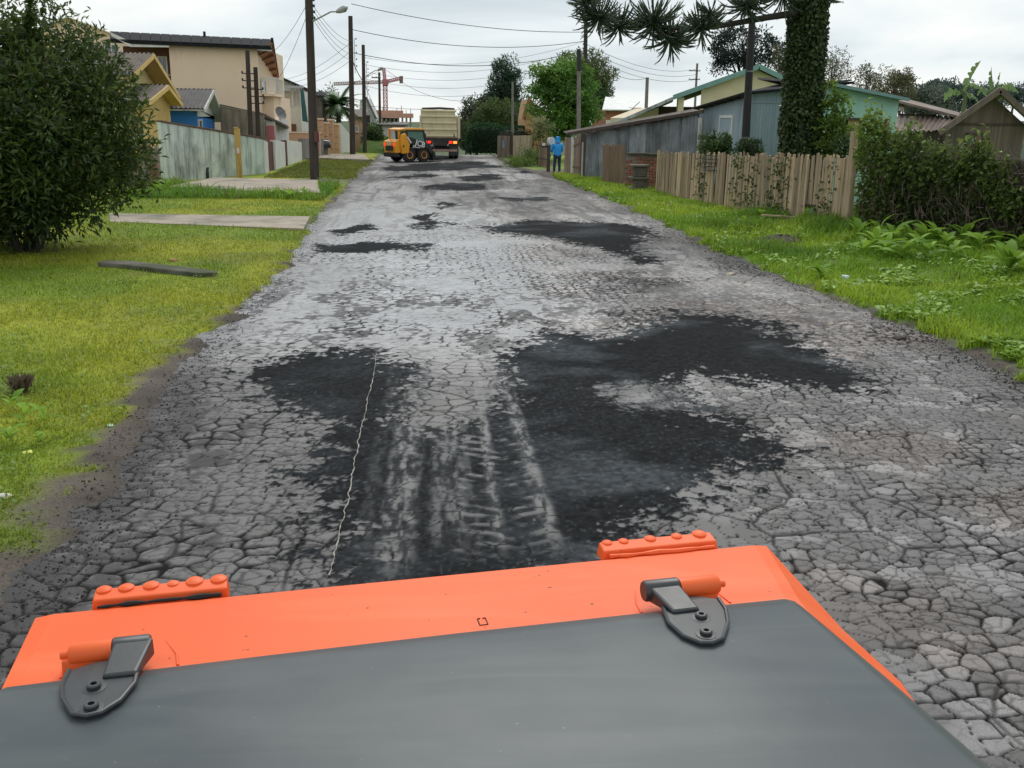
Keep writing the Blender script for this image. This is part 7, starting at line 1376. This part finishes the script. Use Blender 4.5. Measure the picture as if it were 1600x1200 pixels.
# body: one continuous figure
V = [(0, 0, 0.95), (0, 0.0, 1.20), (0, 0.02, 1.42), (0, 0.03, 1.52), (0, 0.05, 1.64), (0, 0.05, 1.74),
     (0.19, 0.02, 1.40), (0.25, 0.08, 1.15), (0.20, 0.27, 1.02), (0.16, 0.36, 1.03), (-0.19, 0.02, 1.40), (-0.26, 0.07, 1.15), (-0.22, 0.26, 1.05), (-0.18, 0.35, 1.08),
     (0.10, 0, 0.88), (0.115, 0.02, 0.50), (0.12, -0.02, 0.09), (0.125, 0.12, 0.05), (-0.10, 0, 0.88), (-0.12, 0.0, 0.50), (-0.14, 0.03, 0.09), (-0.15, 0.17, 0.05)]
E = [(0, 1), (1, 2), (2, 3), (3, 4), (4, 5), (2, 6), (6, 7), (7, 8), (8, 9), (2, 10), (10, 11), (11, 12), (12, 13), (0, 14), (14, 15), (15, 16), (16, 17), (0, 18), (18, 19), (19, 20), (20, 21)]
Rr = [(0.15, 0.10), (0.15, 0.10), (0.15, 0.10), 0.05, (0.085, 0.10), (0.065, 0.08), 0.06, 0.048, 0.036, 0.03, 0.06, 0.048, 0.036, 0.03, 0.085, 0.06, 0.042, 0.04, 0.085, 0.06, 0.042, 0.04]
skin_mesh('body', V, E, Rr, m_skin, per)
V = [(0, 0, 0.80), (0, 0, 1.0), (0, 0.0, 1.22), (0, 0.02, 1.42), (0.20, 0.02, 1.41), (0.27, 0.07, 1.15), (0.215, 0.24, 1.03), (-0.20, 0.02, 1.41), (-0.28, 0.06, 1.15), (-0.235, 0.23, 1.06)]
E = [(1, 0), (1, 2), (2, 3), (3, 4), (4, 5), (5, 6), (3, 7), (7, 8), (8, 9)]
jk = skin_mesh('jacket', [V[1], V[0]]+V[2:], [(0, 1), (0, 2)]+E[2:], [(0.215, 0.15), (0.215, 0.15), (0.205, 0.15), (0.19, 0.14), 0.09, 0.078, 0.055, 0.09, 0.078, 0.055], m_jacket, per)
skin_mesh('hood', [(0, 0.03, 1.60), (0, 0.0, 1.46), (0, 0.045, 1.72), (0, 0.06, 1.80)], [(0, 1), (0, 2), (2, 3)], [(0.135, 0.14), (0.16, 0.13), (0.12, 0.13), (0.075, 0.09)], m_jacket, jk)
skin_mesh('jeans', [(0, 0, 0.92), (0.105, 0, 0.84), (0.12, 0.02, 0.50), (0.125, -0.02, 0.10), (-0.105, 0, 0.84), (-0.125, 0.0, 0.50), (-0.145, 0.03, 0.10)], [(0, 1), (1, 2), (2, 3), (0, 4), (4, 5), (5, 6)], [(0.16, 0.12), 0.105, 0.078, 0.066, 0.105, 0.078, 0.066], m_jeans, per)
for s_, x, y in ((1, 0.125, 0.03), (-1, -0.145, 0.08)): MB().prism([(x-0.05, y-0.13, 0.0), (x+0.05, y-0.13, 0.0), (x+0.055, y+0.13, 0.0), (x, y+0.18, 0.0), (x-0.055, y+0.13, 0.0)], (0, 0, 0.09)).build('shoe', m_shoe, per, local=True, bevel=0.03, smooth=True)
for s_, hx, hy, hz in ((1, 0.16, 0.36, 1.03), (-1, -0.18, 0.35, 1.08)):
    for k in range(5):
        fx = hx+(-0.03+0.018*k if k < 4 else -s_*0.045); L_ = (0.07, 0.08, 0.075, 0.06, 0.05)[k]; MB().tube([(fx, hy, hz), (fx, hy+L_*0.6, hz-0.005), (fx, hy+L_, hz-0.03)], [0.010, 0.009, 0.007], 6).build('finger', m_skin, per, local=True, smooth=True)
# meter boxes and timber posts by the person
mp_ = G(857, 270); mt = thing('meter_post', 'dark timber post with pale round meter boxes next to the person', 'meter post', (mp_.x, mp_.y, 0)); MB().box(mp_.x-0.10, mp_.x+0.06, mp_.y-0.1, mp_.y+0.1, -0.05, D(855, 226, mp_.y).z).build('post_shaft', m_plankd, mt)
MB().lathe([(0.03, 0), (0.22, 0.0), (0.24, 0.05), (0.22, 0.16), (0.1, 0.2)], D(860, 222, mp_.y-0.1), (0.4, -0.8, 0.25), 20).build('meter_cover', mat('pale_grey_cover', (0.5, 0.52, 0.52), 0.5), mt, smooth=True); MB().box(D(847, 226, mp_.y).x, D(851.5, 226, mp_.y).x, mp_.y-0.15, mp_.y-0.05, D(849, 228, mp_.y).z, D(849, 223.5, mp_.y).z).build('meter_box', m_white, mt, bevel=0.01); MB().bar((mp_.x-0.35, mp_.y-0.02, D(849, 229, mp_.y).z), (mp_.x, mp_.y-0.02, D(849, 229, mp_.y).z), 0.05, 0.08).build('bracket', m_plankd, mt)
wf_ = thing('picket_fence', 'short brown picket fence running from the meter post', 'fence', tuple(G(842, 262))); a = G(841, 261); b = G(856, 264)
for k in range(6): p0 = a.lerp(b, k/6); p1 = a.lerp(b, (k+0.85)/6); h_ = D(848, 222, a.y).z-0.06*(k % 3); MB().hexa([(p0.x, p0.y, -0.05), (p1.x, p1.y, -0.05), (p1.x, p1.y+0.04, -0.05), (p0.x, p0.y+0.04, -0.05), (p0.x, p0.y, h_), (p1.x, p1.y, h_), (p1.x, p1.y+0.04, h_), (p0.x, p0.y+0.04, h_)]).build('picket', m_plankb, wf_)
MB().bar(a+Vector((0, 0.07, 0.5)), b+Vector((0, 0.07, 0.5)), 0.04, 0.08).build('rail', m_plankd, wf_); MB().bar(a+Vector((0, 0.07, 1.2)), b+Vector((0, 0.07, 1.2)), 0.04, 0.08).build('rail', m_plankd, wf_)
# ================================================================== FAR END OF THE STREET
c = D(788, 158, 104); tree('cypress_tree', 'tall dark bluish conifer behind the clipped hedge', (c.x, c.y, -1.7), (c.x, c.y, 4.6), (2.9, 2.4, 4.6), 300, 52, 0.6, 0.32, 0.12, (0.021, 0.054, 0.036), (0.063, 0.123, 0.068), 81, tr=0.25, up=0.9, lump=0.35, shape=lambda q: np.hypot(q[:, 0], q[:, 1]) < 0.75-0.5*q[:, 2])
c = D(778, 192, 97); tree('bushy_tree', 'olive green bushy tree in front of the tall dark conifer', (c.x, c.y, -1.3), tuple(c), (2.6, 2.2, 2.2), 160, 46, 0.5, 0.26, 0.11, (0.045, 0.083, 0.027), (0.128, 0.188, 0.053), 82, tr=0.18)
c = D(745, 186, 100); tree('bushy_tree', 'dull dark tree at the back right of the dump truck', (c.x, c.y, -1.4), tuple(c), (2.0, 1.8, 2.3), 140, 46, 0.5, 0.26, 0.10, (0.030, 0.048, 0.027), (0.090, 0.112, 0.053), 83, tr=0.18)
c = D(810, 200, 96); tree('bushy_tree', 'dark green tree filling the gap right of the thin grey pole', (c.x, c.y, -1.2), tuple(c), (1.9, 1.8, 2.0), 120, 46, 0.5, 0.26, 0.10, (0.027, 0.057, 0.027), (0.075, 0.128, 0.053), 84, tr=0.16)
# clipped hedge: dense leafy block
def hedge(label, x0, x1, y0, y1, z1, n, c1, c2, seed):
    t = thing('clipped_hedge', label, 'hedge', ((x0+x1)/2, (y0+y1)/2, 0)); r2 = np.random.RandomState(seed); u = r2.normal(size=(n, 3)); u /= (np.abs(u)**3.2).sum(1, keepdims=True)**(1/3.2)
    k = u*np.array([(x1-x0)/2, (y1-y0)/2, z1*0.62])*(1+0.05*(fbm(u[:, 0]*3, u[:, 2]*3+u[:, 1], 0.6, 3)-0.5)[:, None]*2)+np.array([(x0+x1)/2, (y0+y1)/2, z1*0.38]); s_ = k[:, 2] > 0.02; P = k[s_]; N = u[s_]+r2.normal(size=(s_.sum(), 3))*0.6; tt_2 = r2.rand(len(P), 1)
    leaf_mesh('foliage', P, N, 0.20, 0.085, np.array(c1)*(1-tt_2)+np.array(c2)*tt_2, t, leaf_mat('dark_foliage'), seed=seed)
    mb = MB(); mb.box(x0+0.25, x1-0.25, y0+0.25, y1-0.25, 0, z1-0.3); mb.build('inner_twigs', m_barkd, t, bevel=0.3)
hx0 = D(731, 220, 79).x; hx1 = D(790, 220, 79).x; hedge('dense clipped dark green hedge block at the roadside', hx0, hx1, 78, 82, D(760, 195, 78).z, 9000, (0.015, 0.051, 0.024), (0.051, 0.123, 0.045), 91)
hedge('lower clipped hedge behind the old concrete wall', hx1-0.1, D(836, 205, 84).x, 84, 86.5, D(810, 199, 84).z, 4000, (0.015, 0.045, 0.024), (0.045, 0.102, 0.042), 92)
# old concrete wall with wooden door by the hedge
ow = thing('roadside_wall', 'old stained cream wall with narrow wooden door past the person', 'wall', tuple(G(780, 246)))
q = [(779, 246, 207), (786, 246, 206), (800, 246, 206), (806, 245, 214), (829, 243, 214)]
a = G(779, 246); b = G(829, 251); zt0 = D(790, 212, a.y).z
for f0, f1, m_, th in ((0, 0.12, m_stain, 0.2), (0.12, 0.38, m_stain, 0.18), (0.385, 0.50, m_plankd, 0.10), (0.505, 1.0, mat('cream_stained', (0.46, 0.38, 0.26), 0.9, (0.36, 0.29, 0.20), 2, streak=(0.10, 0.085, 0.06), streak_amt=0.5), 0.2)):
    p0 = a.lerp(b, f0); p1 = a.lerp(b, f1); wall_seg(p0, p1, -0.1, -0.1, zt0+0.05*(f0 > 0.5), zt0+0.12*(f0 > 0.5), th, 'door' if th == 0.10 else 'wall_panel', m_, ow)
for k in range(9): p0 = a.lerp(b, 0.06+0.052*k); MB().box(p0.x-0.04, p0.x+0.04, p0.y-0.06, p0.y+0.02, zt0-0.9, zt0+0.22+0.06*(k % 2)).build('paling', m_plankd, ow)
MB().box(a.lerp(b, 0.2).x-0.18, a.lerp(b, 0.2).x+0.18, a.lerp(b, 0.2).y-0.14, a.lerp(b, 0.2).y-0.1, 0.7, 1.2).build('notice', mat('pale_blue_notice', (0.30, 0.40, 0.50), 0.7), ow)
# wooden gabled house behind
Yq = 84; oh = thing('timber_house', 'varnished timber house with steep gable behind the bright green tree', 'house', tuple(D(838, 190, Yq))[:2]+(0,))
pk = D(827, 152, Yq); e0 = D(817, 186, Yq); e1 = D(858, 190, Yq)
MB().prism([(e0.x+0.25, Yq+0.3, -0.7), (e1.x, Yq+0.3, -0.7), (e1.x, Yq+0.3, e1.z), (pk.x, Yq+0.3, pk.z-0.15), (e0.x+0.25, Yq+0.3, e0.z)], (0, 7, 0)).build('gable_wall', mat('orange_timber', (0.50, 0.30, 0.14), 0.7, (0.42, 0.24, 0.11), 3), oh)
bb = Vector((0.8, 7, 0)); quadslab('roof', [e0, pk, pk+bb, e0+bb], 0.08, m_soffit, oh); quadslab('roof', [e1+Vector((0.3, 0, -0.1)), pk, pk+bb, e1+bb], 0.08, m_white, oh); MB().bar(e0+Vector((0, -0.06, 0)), pk+Vector((0, -0.06, 0)), 0.08, 0.22).build('barge_board', m_soffit, oh)
for k in range(6): MB().box(e0.x+0.35, e1.x-0.1, Yq+0.26, Yq+0.297, 0.5+k*0.42, 0.56+k*0.42).build('weatherboard', m_soffit, oh)
# trees right of centre
c = D(888, 160, 66); tree('leafy_tree', 'bright green tree with drooping fronds behind the person', (c.x, c.y, 0), (c.x, c.y, c.z+0.1), (2.4, 2.1, 2.5), 280, 44, 0.50, 0.32, 0.10, (0.053, 0.150, 0.030), (0.13, 0.26, 0.035), 85, tr=0.14, up=-0.25, flat=0.5, lump=0.45)
c = D(860, 130, 67); cw2, pc2 = crown('crown', bpy.data.objects['leafy_tree'], (D(858, 128, 66).x, 66, D(858, 128, 66).z), (1.3, 1.2, 1.2), 50, 36, 0.42, 0.3, 0.085, (0.060, 0.165, 0.030), (0.14, 0.27, 0.04), 86, up=-0.2, flat=0.5)
c = D(912, 130, 92); tree('round_tree', 'large olive tree standing behind the bright green tree', (c.x, c.y, -1), tuple(c), (3.3, 2.8, 2.8), 260, 48, 0.55, 0.26, 0.11, (0.060, 0.093, 0.030), (0.11, 0.145, 0.045), 87, tr=0.25, lump=0.3); c = D(940, 175, 90)
tree('round_tree', 'dark green tree at the left of the red brick house', (c.x, c.y, -1), tuple(c), (1.2, 1.2, 2.2), 60, 40, 0.45, 0.24, 0.10, (0.030, 0.075, 0.027), (0.090, 0.165, 0.053), 88, tr=0.15)
c = D(846, 202, 62); bush('flowering_shrub', 'variegated shrub dotted with cream flowers by the picket fence', tuple(c), (0.75, 0.7, 0.9), 50, 30, 0.16, 0.08, (0.090, 0.180, 0.045), (0.42, 0.38, 0.22), 89, cr=0.22)
c = D(833, 250, 58); bush('weedy_bush', 'overgrown roadside bush between the old wall and picket fence', (c.x, c.y, 0.45), (0.95, 1.2, 0.75), 60, 30, 0.16, 0.05, (0.060, 0.112, 0.030), (0.12, 0.17, 0.05), 90, cr=0.22)
c = D(812, 254, 56); bush('weedy_bush', 'low grassy clump at the road edge before the old wall', (c.x, c.y, 0.18), (1.0, 1.4, 0.35), 60, 30, 0.16, 0.04, (0.090, 0.165, 0.030), (0.14, 0.20, 0.05), 93, cr=0.2, up=0.8)
# palm behind the salmon wall
pp = D(530, 232, 84); pz = D(528, 168, 84).z; pm = thing('palm_tree', 'palm with arching fronds behind the salmon stepped wall', 'palm', (pp.x, 84, -0.6)); MB().tube([(pp.x, 84, -0.6), (pp.x+0.05, 84, pz)], [0.22, 0.17], 10).build('trunk', m_bark, pm, smooth=True)
rs = random.Random(6)
for k in range(32):
    a = k*2.4; el_ = rs.uniform(0.0, 1.3); L_ = rs.uniform(2.3, 3.3); Vv = []; Ff = []; d = Vector((math.cos(a)*math.cos(el_), math.sin(a)*math.cos(el_), math.sin(el_))); p = Vector((0.05, 0, pz+0.6)); pts = [p.copy()]
    for i in range(9): d = (d+Vector((0, 0, -0.17))).normalized(); p = p+d*L_/9; pts.append(p.copy())
    for i in range(1, 10):
        dd = (pts[i]-pts[i-1]).normalized(); s_ = dd.cross(Vector((0, 0, 1))).normalized(); wl_ = 0.55*math.sin(math.pi*min(0.97, 0.12+i/10.5))
        for j in range(4):
            q = pts[i-1].lerp(pts[i], j/4)
            for sg in (-1, 1): o_ = len(Vv); Vv += [q-dd*0.06, q+dd*0.06, q+s_*sg*wl_+dd*0.25-Vector((0, 0, 0.22*wl_))]; Ff.append((o_, o_+1, o_+2))
    tn = np.array([0.045, 0.095, 0.035])*rs.uniform(0.6, 1.5); mesh_np('frond', np.array([tuple(v) for v in Vv]), Ff, leaf_mat('dark_foliage'), pm, False, {'tint': ('FLOAT_COLOR', np.tile(np.append(tn, 1), (len(Vv), 1)))})
c = D(512, 168, 90); tree('bushy_tree', 'dark leafy tree pressed against the left of the palm', (c.x, c.y, -1), tuple(c), (1.2, 1.2, 1.8), 60, 36, 0.45, 0.24, 0.10, (0.030, 0.068, 0.030), (0.090, 0.150, 0.060), 94, tr=0.15)
# far left houses between poles
def plain_house(label, pl, pr, pt, Y, dep, m_, roof_m, rise=0.8, wins=()):
    t = thing('far_house', label, 'house', (D((pl+pr)/2, 200, Y).x, Y, -3)); x0 = D(pl, 190, Y).x; x1 = D(pr, 190, Y).x; z = D((pl+pr)/2, pt, Y).z; MB().box(x0, x1, Y, Y+dep, -3, z).build('wall', m_, t)
    quadslab('roof', [(x0-0.3, Y-0.4, z+0.1), (x1+0.3, Y-0.4, z+0.1), (x1+0.3, Y+dep, z+rise), (x0-0.3, Y+dep, z+rise)], 0.1, roof_m, t)
    for (a_, b_, c_, d_) in wins: window(t, D(a_, 190, Y).x, D(b_, 190, Y).x, D(a_, d_, Y).z, D(a_, c_, Y).z, Y-0.03, m_white)
    return t
plain_house('salmon cottage tucked between the two nearer dark poles', 552, 566, 184, 92, 6, m_peach2, m_roofb, wins=((555, 560, 196, 206),))
gg = thing('grey_gable_house', 'pale grey house with steep lean-to roof behind the slim lamp pole', 'house', tuple(D(575, 190, 105))[:2]+(-3,)); MB().prism([tuple(D(562, 156, 105)), tuple(D(574, 153, 105)), tuple(D(587, 183, 105)), (D(587, 183, 105).x, 105, -3), (D(562, 183, 105).x, 105, -3)], (0, 7, 0)).build('wall', MATS['grey_white_wall'], gg); quadslab('roof', [D(573, 151, 104.5), D(589, 185, 104.5), D(589, 185, 112), D(573, 151, 112)], 0.2, m_roofg, gg); MB().box(D(572, 190, 104.9).x, D(578, 190, 104.9).x, 104.9, 104.97, D(575, 205, 105).z, D(575, 180, 105).z).build('doorway', m_black, gg)
plain_house('long whitewashed building directly behind the yellow loader', 597, 633, 196, 96, 6, m_white, m_roofg, 0.3)
plain_house('low pale house at the left end of the cross street', 578, 590, 197, 118, 6, m_cream, m_roofb, wins=((581, 585, 202, 208),))
# grassy rise and pale kerb at the cross street
gb = MB(); bx0 = D(572, 228, 92).x; bx1 = D(606, 228, 92).x; gb.hexa([(bx0, 80, -0.5), (bx1, 80, -0.5), (bx1, 94, -1.5), (bx0, 94, -1.5), (bx0, 81.5, D(585, 232, 82).z), (bx1, 81.5, D(585, 232, 82).z), (bx1, 94, D(585, 213, 94).z), (bx0, 94, D(585, 211, 94).z)])
o = gb.build('grass_bank', mat('bank_grass', (0.07, 0.12, 0.022), 0.95, (0.03, 0.055, 0.012), 1.2, spec=0.05, bump=0.8, bscale=20, bdist=0.05), None, loc=(bx0, 80, 0)); o['kind'] = 'structure'
# construction frame and tower crane
Yc2 = 150; cf = thing('unfinished_building', 'half built concrete frame with columns under a salmon slab edge', 'building', tuple(D(615, 200, Yc2))[:2]+(-4.2,)); m_form = mat('formwork', (0.55, 0.30, 0.22), 0.85, (0.45, 0.25, 0.18), 2); x0, x1 = D(588, 190, Yc2).x, D(645, 190, Yc2).x
MB().box(x0, x1, Yc2, Yc2+9, D(615, 184, Yc2).z, D(615, 177, Yc2).z).build('floor_slab', m_form, cf); MB().box(x0, x1-1.2, Yc2+0.3, Yc2+9, D(615, 200, Yc2).z, D(615, 198, Yc2).z).build('floor_slab', m_conc, cf)
for k in range(9): x = x0+0.25+(x1-x0-0.6)*k/8; MB().box(x-0.14, x+0.14, Yc2+0.4, Yc2+0.7, -4.2, D(615, 184, Yc2).z-0.003).build('column', m_conc, cf)
MB().box(x0+0.3, D(622, 190, Yc2).x, Yc2+3, Yc2+3.2, -4.2, D(615, 184.2, Yc2).z).build('dark_infill', mat('dark_infill', (0.05, 0.06, 0.09), 0.8), cf)
for k in range(8): x = x0+0.3+(x1-x0-0.6)*k/7; MB().tube([(x, Yc2+0.5, D(615, 177, Yc2).z), (x, Yc2+0.5, D(615, 177-rs.uniform(3, 13), Yc2).z)], 0.05, 5).build('starter_bar', m_guard, cf)
MB().box(x0, D(630, 175, Yc2).x, Yc2+0.2, Yc2+0.3, D(615, 177, Yc2).z, D(615, 172.5, Yc2).z).build('edge_board', m_form, cf)
Ycr = 230; cr = thing('tower_crane', 'faded red tower crane with lattice mast and long jib', 'crane', tuple(D(602, 200, Ycr))[:2]+(-8.6,)); m_crane = mat('faded_red_steel', (0.50, 0.17, 0.17), 0.7, (0.42, 0.14, 0.15), 2)
cx = D(602, 150, Ycr).x; ztop = D(602, 128, Ycr).z; hwid = 0.42
def lattice(name, a, b, w, n, parent, m_, r=0.075, up=Vector((0, 1, 0))):
    a = Vector(a); b = Vector(b); d = (b-a).normalized(); s_ = d.cross(up).normalized(); u = s_.cross(d); mb = MB(); cs = [(s_*i+u*j)*w for i, j in ((-1, -1), (1, -1), (1, 1), (-1, 1))]
    for c_ in cs: mb.tube([a+c_, b+c_], r, 5)
    for k in range(n):
        p = a.lerp(b, k/n); q = a.lerp(b, (k+1)/n)
        for i in range(4): mb.tube([p+cs[i], q+cs[(i+1) % 4]], r*0.6, 4); mb.tube([q+cs[i], q+cs[(i+1) % 4]], r*0.6, 4)
    return mb.build(name, m_, parent)
lattice('mast', (cx, Ycr, -8.6), (cx, Ycr, ztop), hwid, 22, cr, m_crane, 0.11); lattice('jib', (cx, Ycr, ztop), tuple(D(522, 131, Ycr-3)), 0.3, 22, cr, m_guard, 0.08); lattice('counter_jib', (cx, Ycr, ztop), tuple(D(628, 122, Ycr+1)), 0.3, 8, cr, m_crane, 0.10); lattice('tower_head', (cx, Ycr, ztop), tuple(D(599.5, 107, Ycr)), 0.28, 6, cr, m_crane, 0.10)
q = D(627, 125, Ycr+1); MB().box(q.x-0.4, q.x+0.4, Ycr+0.6, Ycr+1.4, D(627, 130, Ycr).z, D(627, 118.5, Ycr).z).build('counterweight', m_conc_pole, cr); MB().box(cx-0.55, cx+0.75, Ycr-0.9, Ycr+0.5, ztop-0.8, ztop+0.6).build('slewing_cab', m_crane, cr, bevel=0.1)
MB().tube([tuple(D(599.5, 107, Ycr)), tuple(D(560, 127, Ycr-1.5))], 0.04, 4).build('tie_bar', m_crane, cr); MB().tube([tuple(D(599.5, 107, Ycr)), tuple(D(622, 122, Ycr+1))], 0.04, 4).build('tie_bar', m_crane, cr)
# ================================================================== SMALL THINGS LYING ABOUT
def scrap(name, label, cat, px, py, z, size, m_, seed, flat=0.35):
    r_ = random.Random(seed); c = G(px, py, z); zz = max(gz(c.x, c.y), 0)+size*flat*0.3; V = [(r_.uniform(0.6, 1)*size*sx, r_.uniform(0.6, 1)*size*sy, size*flat*sz*r_.uniform(0.5, 1)) for sx, sy, sz in ((-1, -0.6, -.3), (1, -0.7, -.3), (0.9, 0.7, -.3), (-0.8, 0.8, -.3), (-0.7, -0.4, 1), (0.6, -0.5, 0.7), (0.7, 0.4, 1), (-0.5, 0.6, 0.6))]
    o = MB().hexa(V).build(name, m_, None, local=True, bevel=size*0.12, loc=(c.x, c.y, zz)); o.rotation_euler = (0, 0, r_.uniform(0, 6)); tagp(o, label, cat); return o
m_litw = mat('white_plastic', (0.62, 0.66, 0.72), 0.4, (0.30, 0.45, 0.62), 12, bump=0.4); m_litg = mat('pale_green_plastic', (0.45, 0.62, 0.45), 0.5)
scrap('brick_piece', 'broken red brick piece on the lawn behind the concrete block', 'brick', 272, 408, 0.08, 0.11, m_brick, 1); scrap('stone', 'dark stone on the pale driveway strip', 'stone', 210, 341, 0.12, 0.16, m_concd, 2)
scrap('litter', 'crumpled blue and white plastic litter in the grass bank', 'litter', 1321, 431, 0.12, 0.10, m_litw, 3, 0.8); scrap('litter', 'flat pale green scrap on the soil edge of the road', 'litter', 171, 669, 0.03, 0.055, m_litg, 4, 0.2); scrap('litter', 'thin yellow-green scrap lying on the lawn edge', 'litter', 42, 708, 0.05, 0.06, mat('yellow_scrap', (0.60, 0.66, 0.12), 0.6), 5, 0.2)
scrap('stone', 'pale flat stone at the road edge below the tall grass bank', 'stone', 1300, 505, 0.02, 0.07, m_conc, 6); scrap('stone', 'long pale stone at the road edge near the middle dark patch', 'stone', 1142, 427, 0.03, 0.14, m_conc, 7, 0.25); scrap('stone', 'brown clod on the crumbling edge of the road by the bank', 'stone', 1405, 525, 0.04, 0.12, m_dirt, 8)
scrap('litter', 'small white wrapper in the grass beside the rosette weed', 'litter', 1470, 461, 0.1, 0.06, m_white, 9, 0.3); scrap('litter', 'torn white scrap at the edge of the dirt and lawn', 'litter', 8, 778, 0.05, 0.07, m_white, 10, 0.25)
g = G(32, 612, 0.08); r2 = np.random.RandomState(5); n = 160; a = r2.rand(n)*6.28; P = np.stack([g.x+r2.normal(0, 0.03, n), g.y+r2.normal(0, 0.03, n), np.full(n, gz(g.x, g.y))], -1); N = np.stack([np.cos(a)*0.5, np.sin(a)*0.5, 1+0*a], -1)
dt = leaf_mesh('dry_tuft', P, N, 0.20, 0.012, np.tile(np.array([[0.16, 0.13, 0.09]]), (n, 1)), None, leaf_mat('grass_blade')); tagp(dt, 'dry brown grass tuft standing in the lawn', 'grass tuft', None, 'stuff')
# leafy weeds at the near-left lawn corner and by the pad
for (px, py) in ((20, 640), (40, 655), (70, 660), (15, 690), (60, 690)):
    g = G(px, py, 0.08); weed(g.x, g.y, 'small leafy weed in the near corner of the lawn', 6, 0.45, 'small weeds in the near lawn corner')
for (px, py) in ((225, 300), (250, 302), (262, 296), (300, 300), (330, 302), (430, 308), (455, 310), (475, 306)):
    g = G(px, py, 0.1); weed(g.x, g.y, 'leafy weed growing along the edge of the concrete pad', 7, 0.95, 'weeds along the concrete pad')

for k, (px, py, Y, rx, rz, lb) in enumerate(((583, 212, 90, 0.9, 0.7, 'rounded bush on the grassy rise left of the loader'), (600, 208, 99, 1.3, 1.0, 'dark bush against the whitewashed building'), (728, 212, 92, 0.8, 1.2, 'slim dark bush seen past the corner of the dump truck'), (736, 205, 112, 2.2, 2.2, 'broad dark tree beyond the end of the street behind the hedge'))):
    c = D(px, py, Y); t_ = tree('roadside_bush', lb, (c.x, c.y, c.z-rz-1.0), tuple(c), (rx, rx, rz), 50, 34, 0.4, 0.24, 0.10, (0.03, 0.06, 0.022), (0.09, 0.14, 0.045), 100+k, tr=0.1, cat='bush')
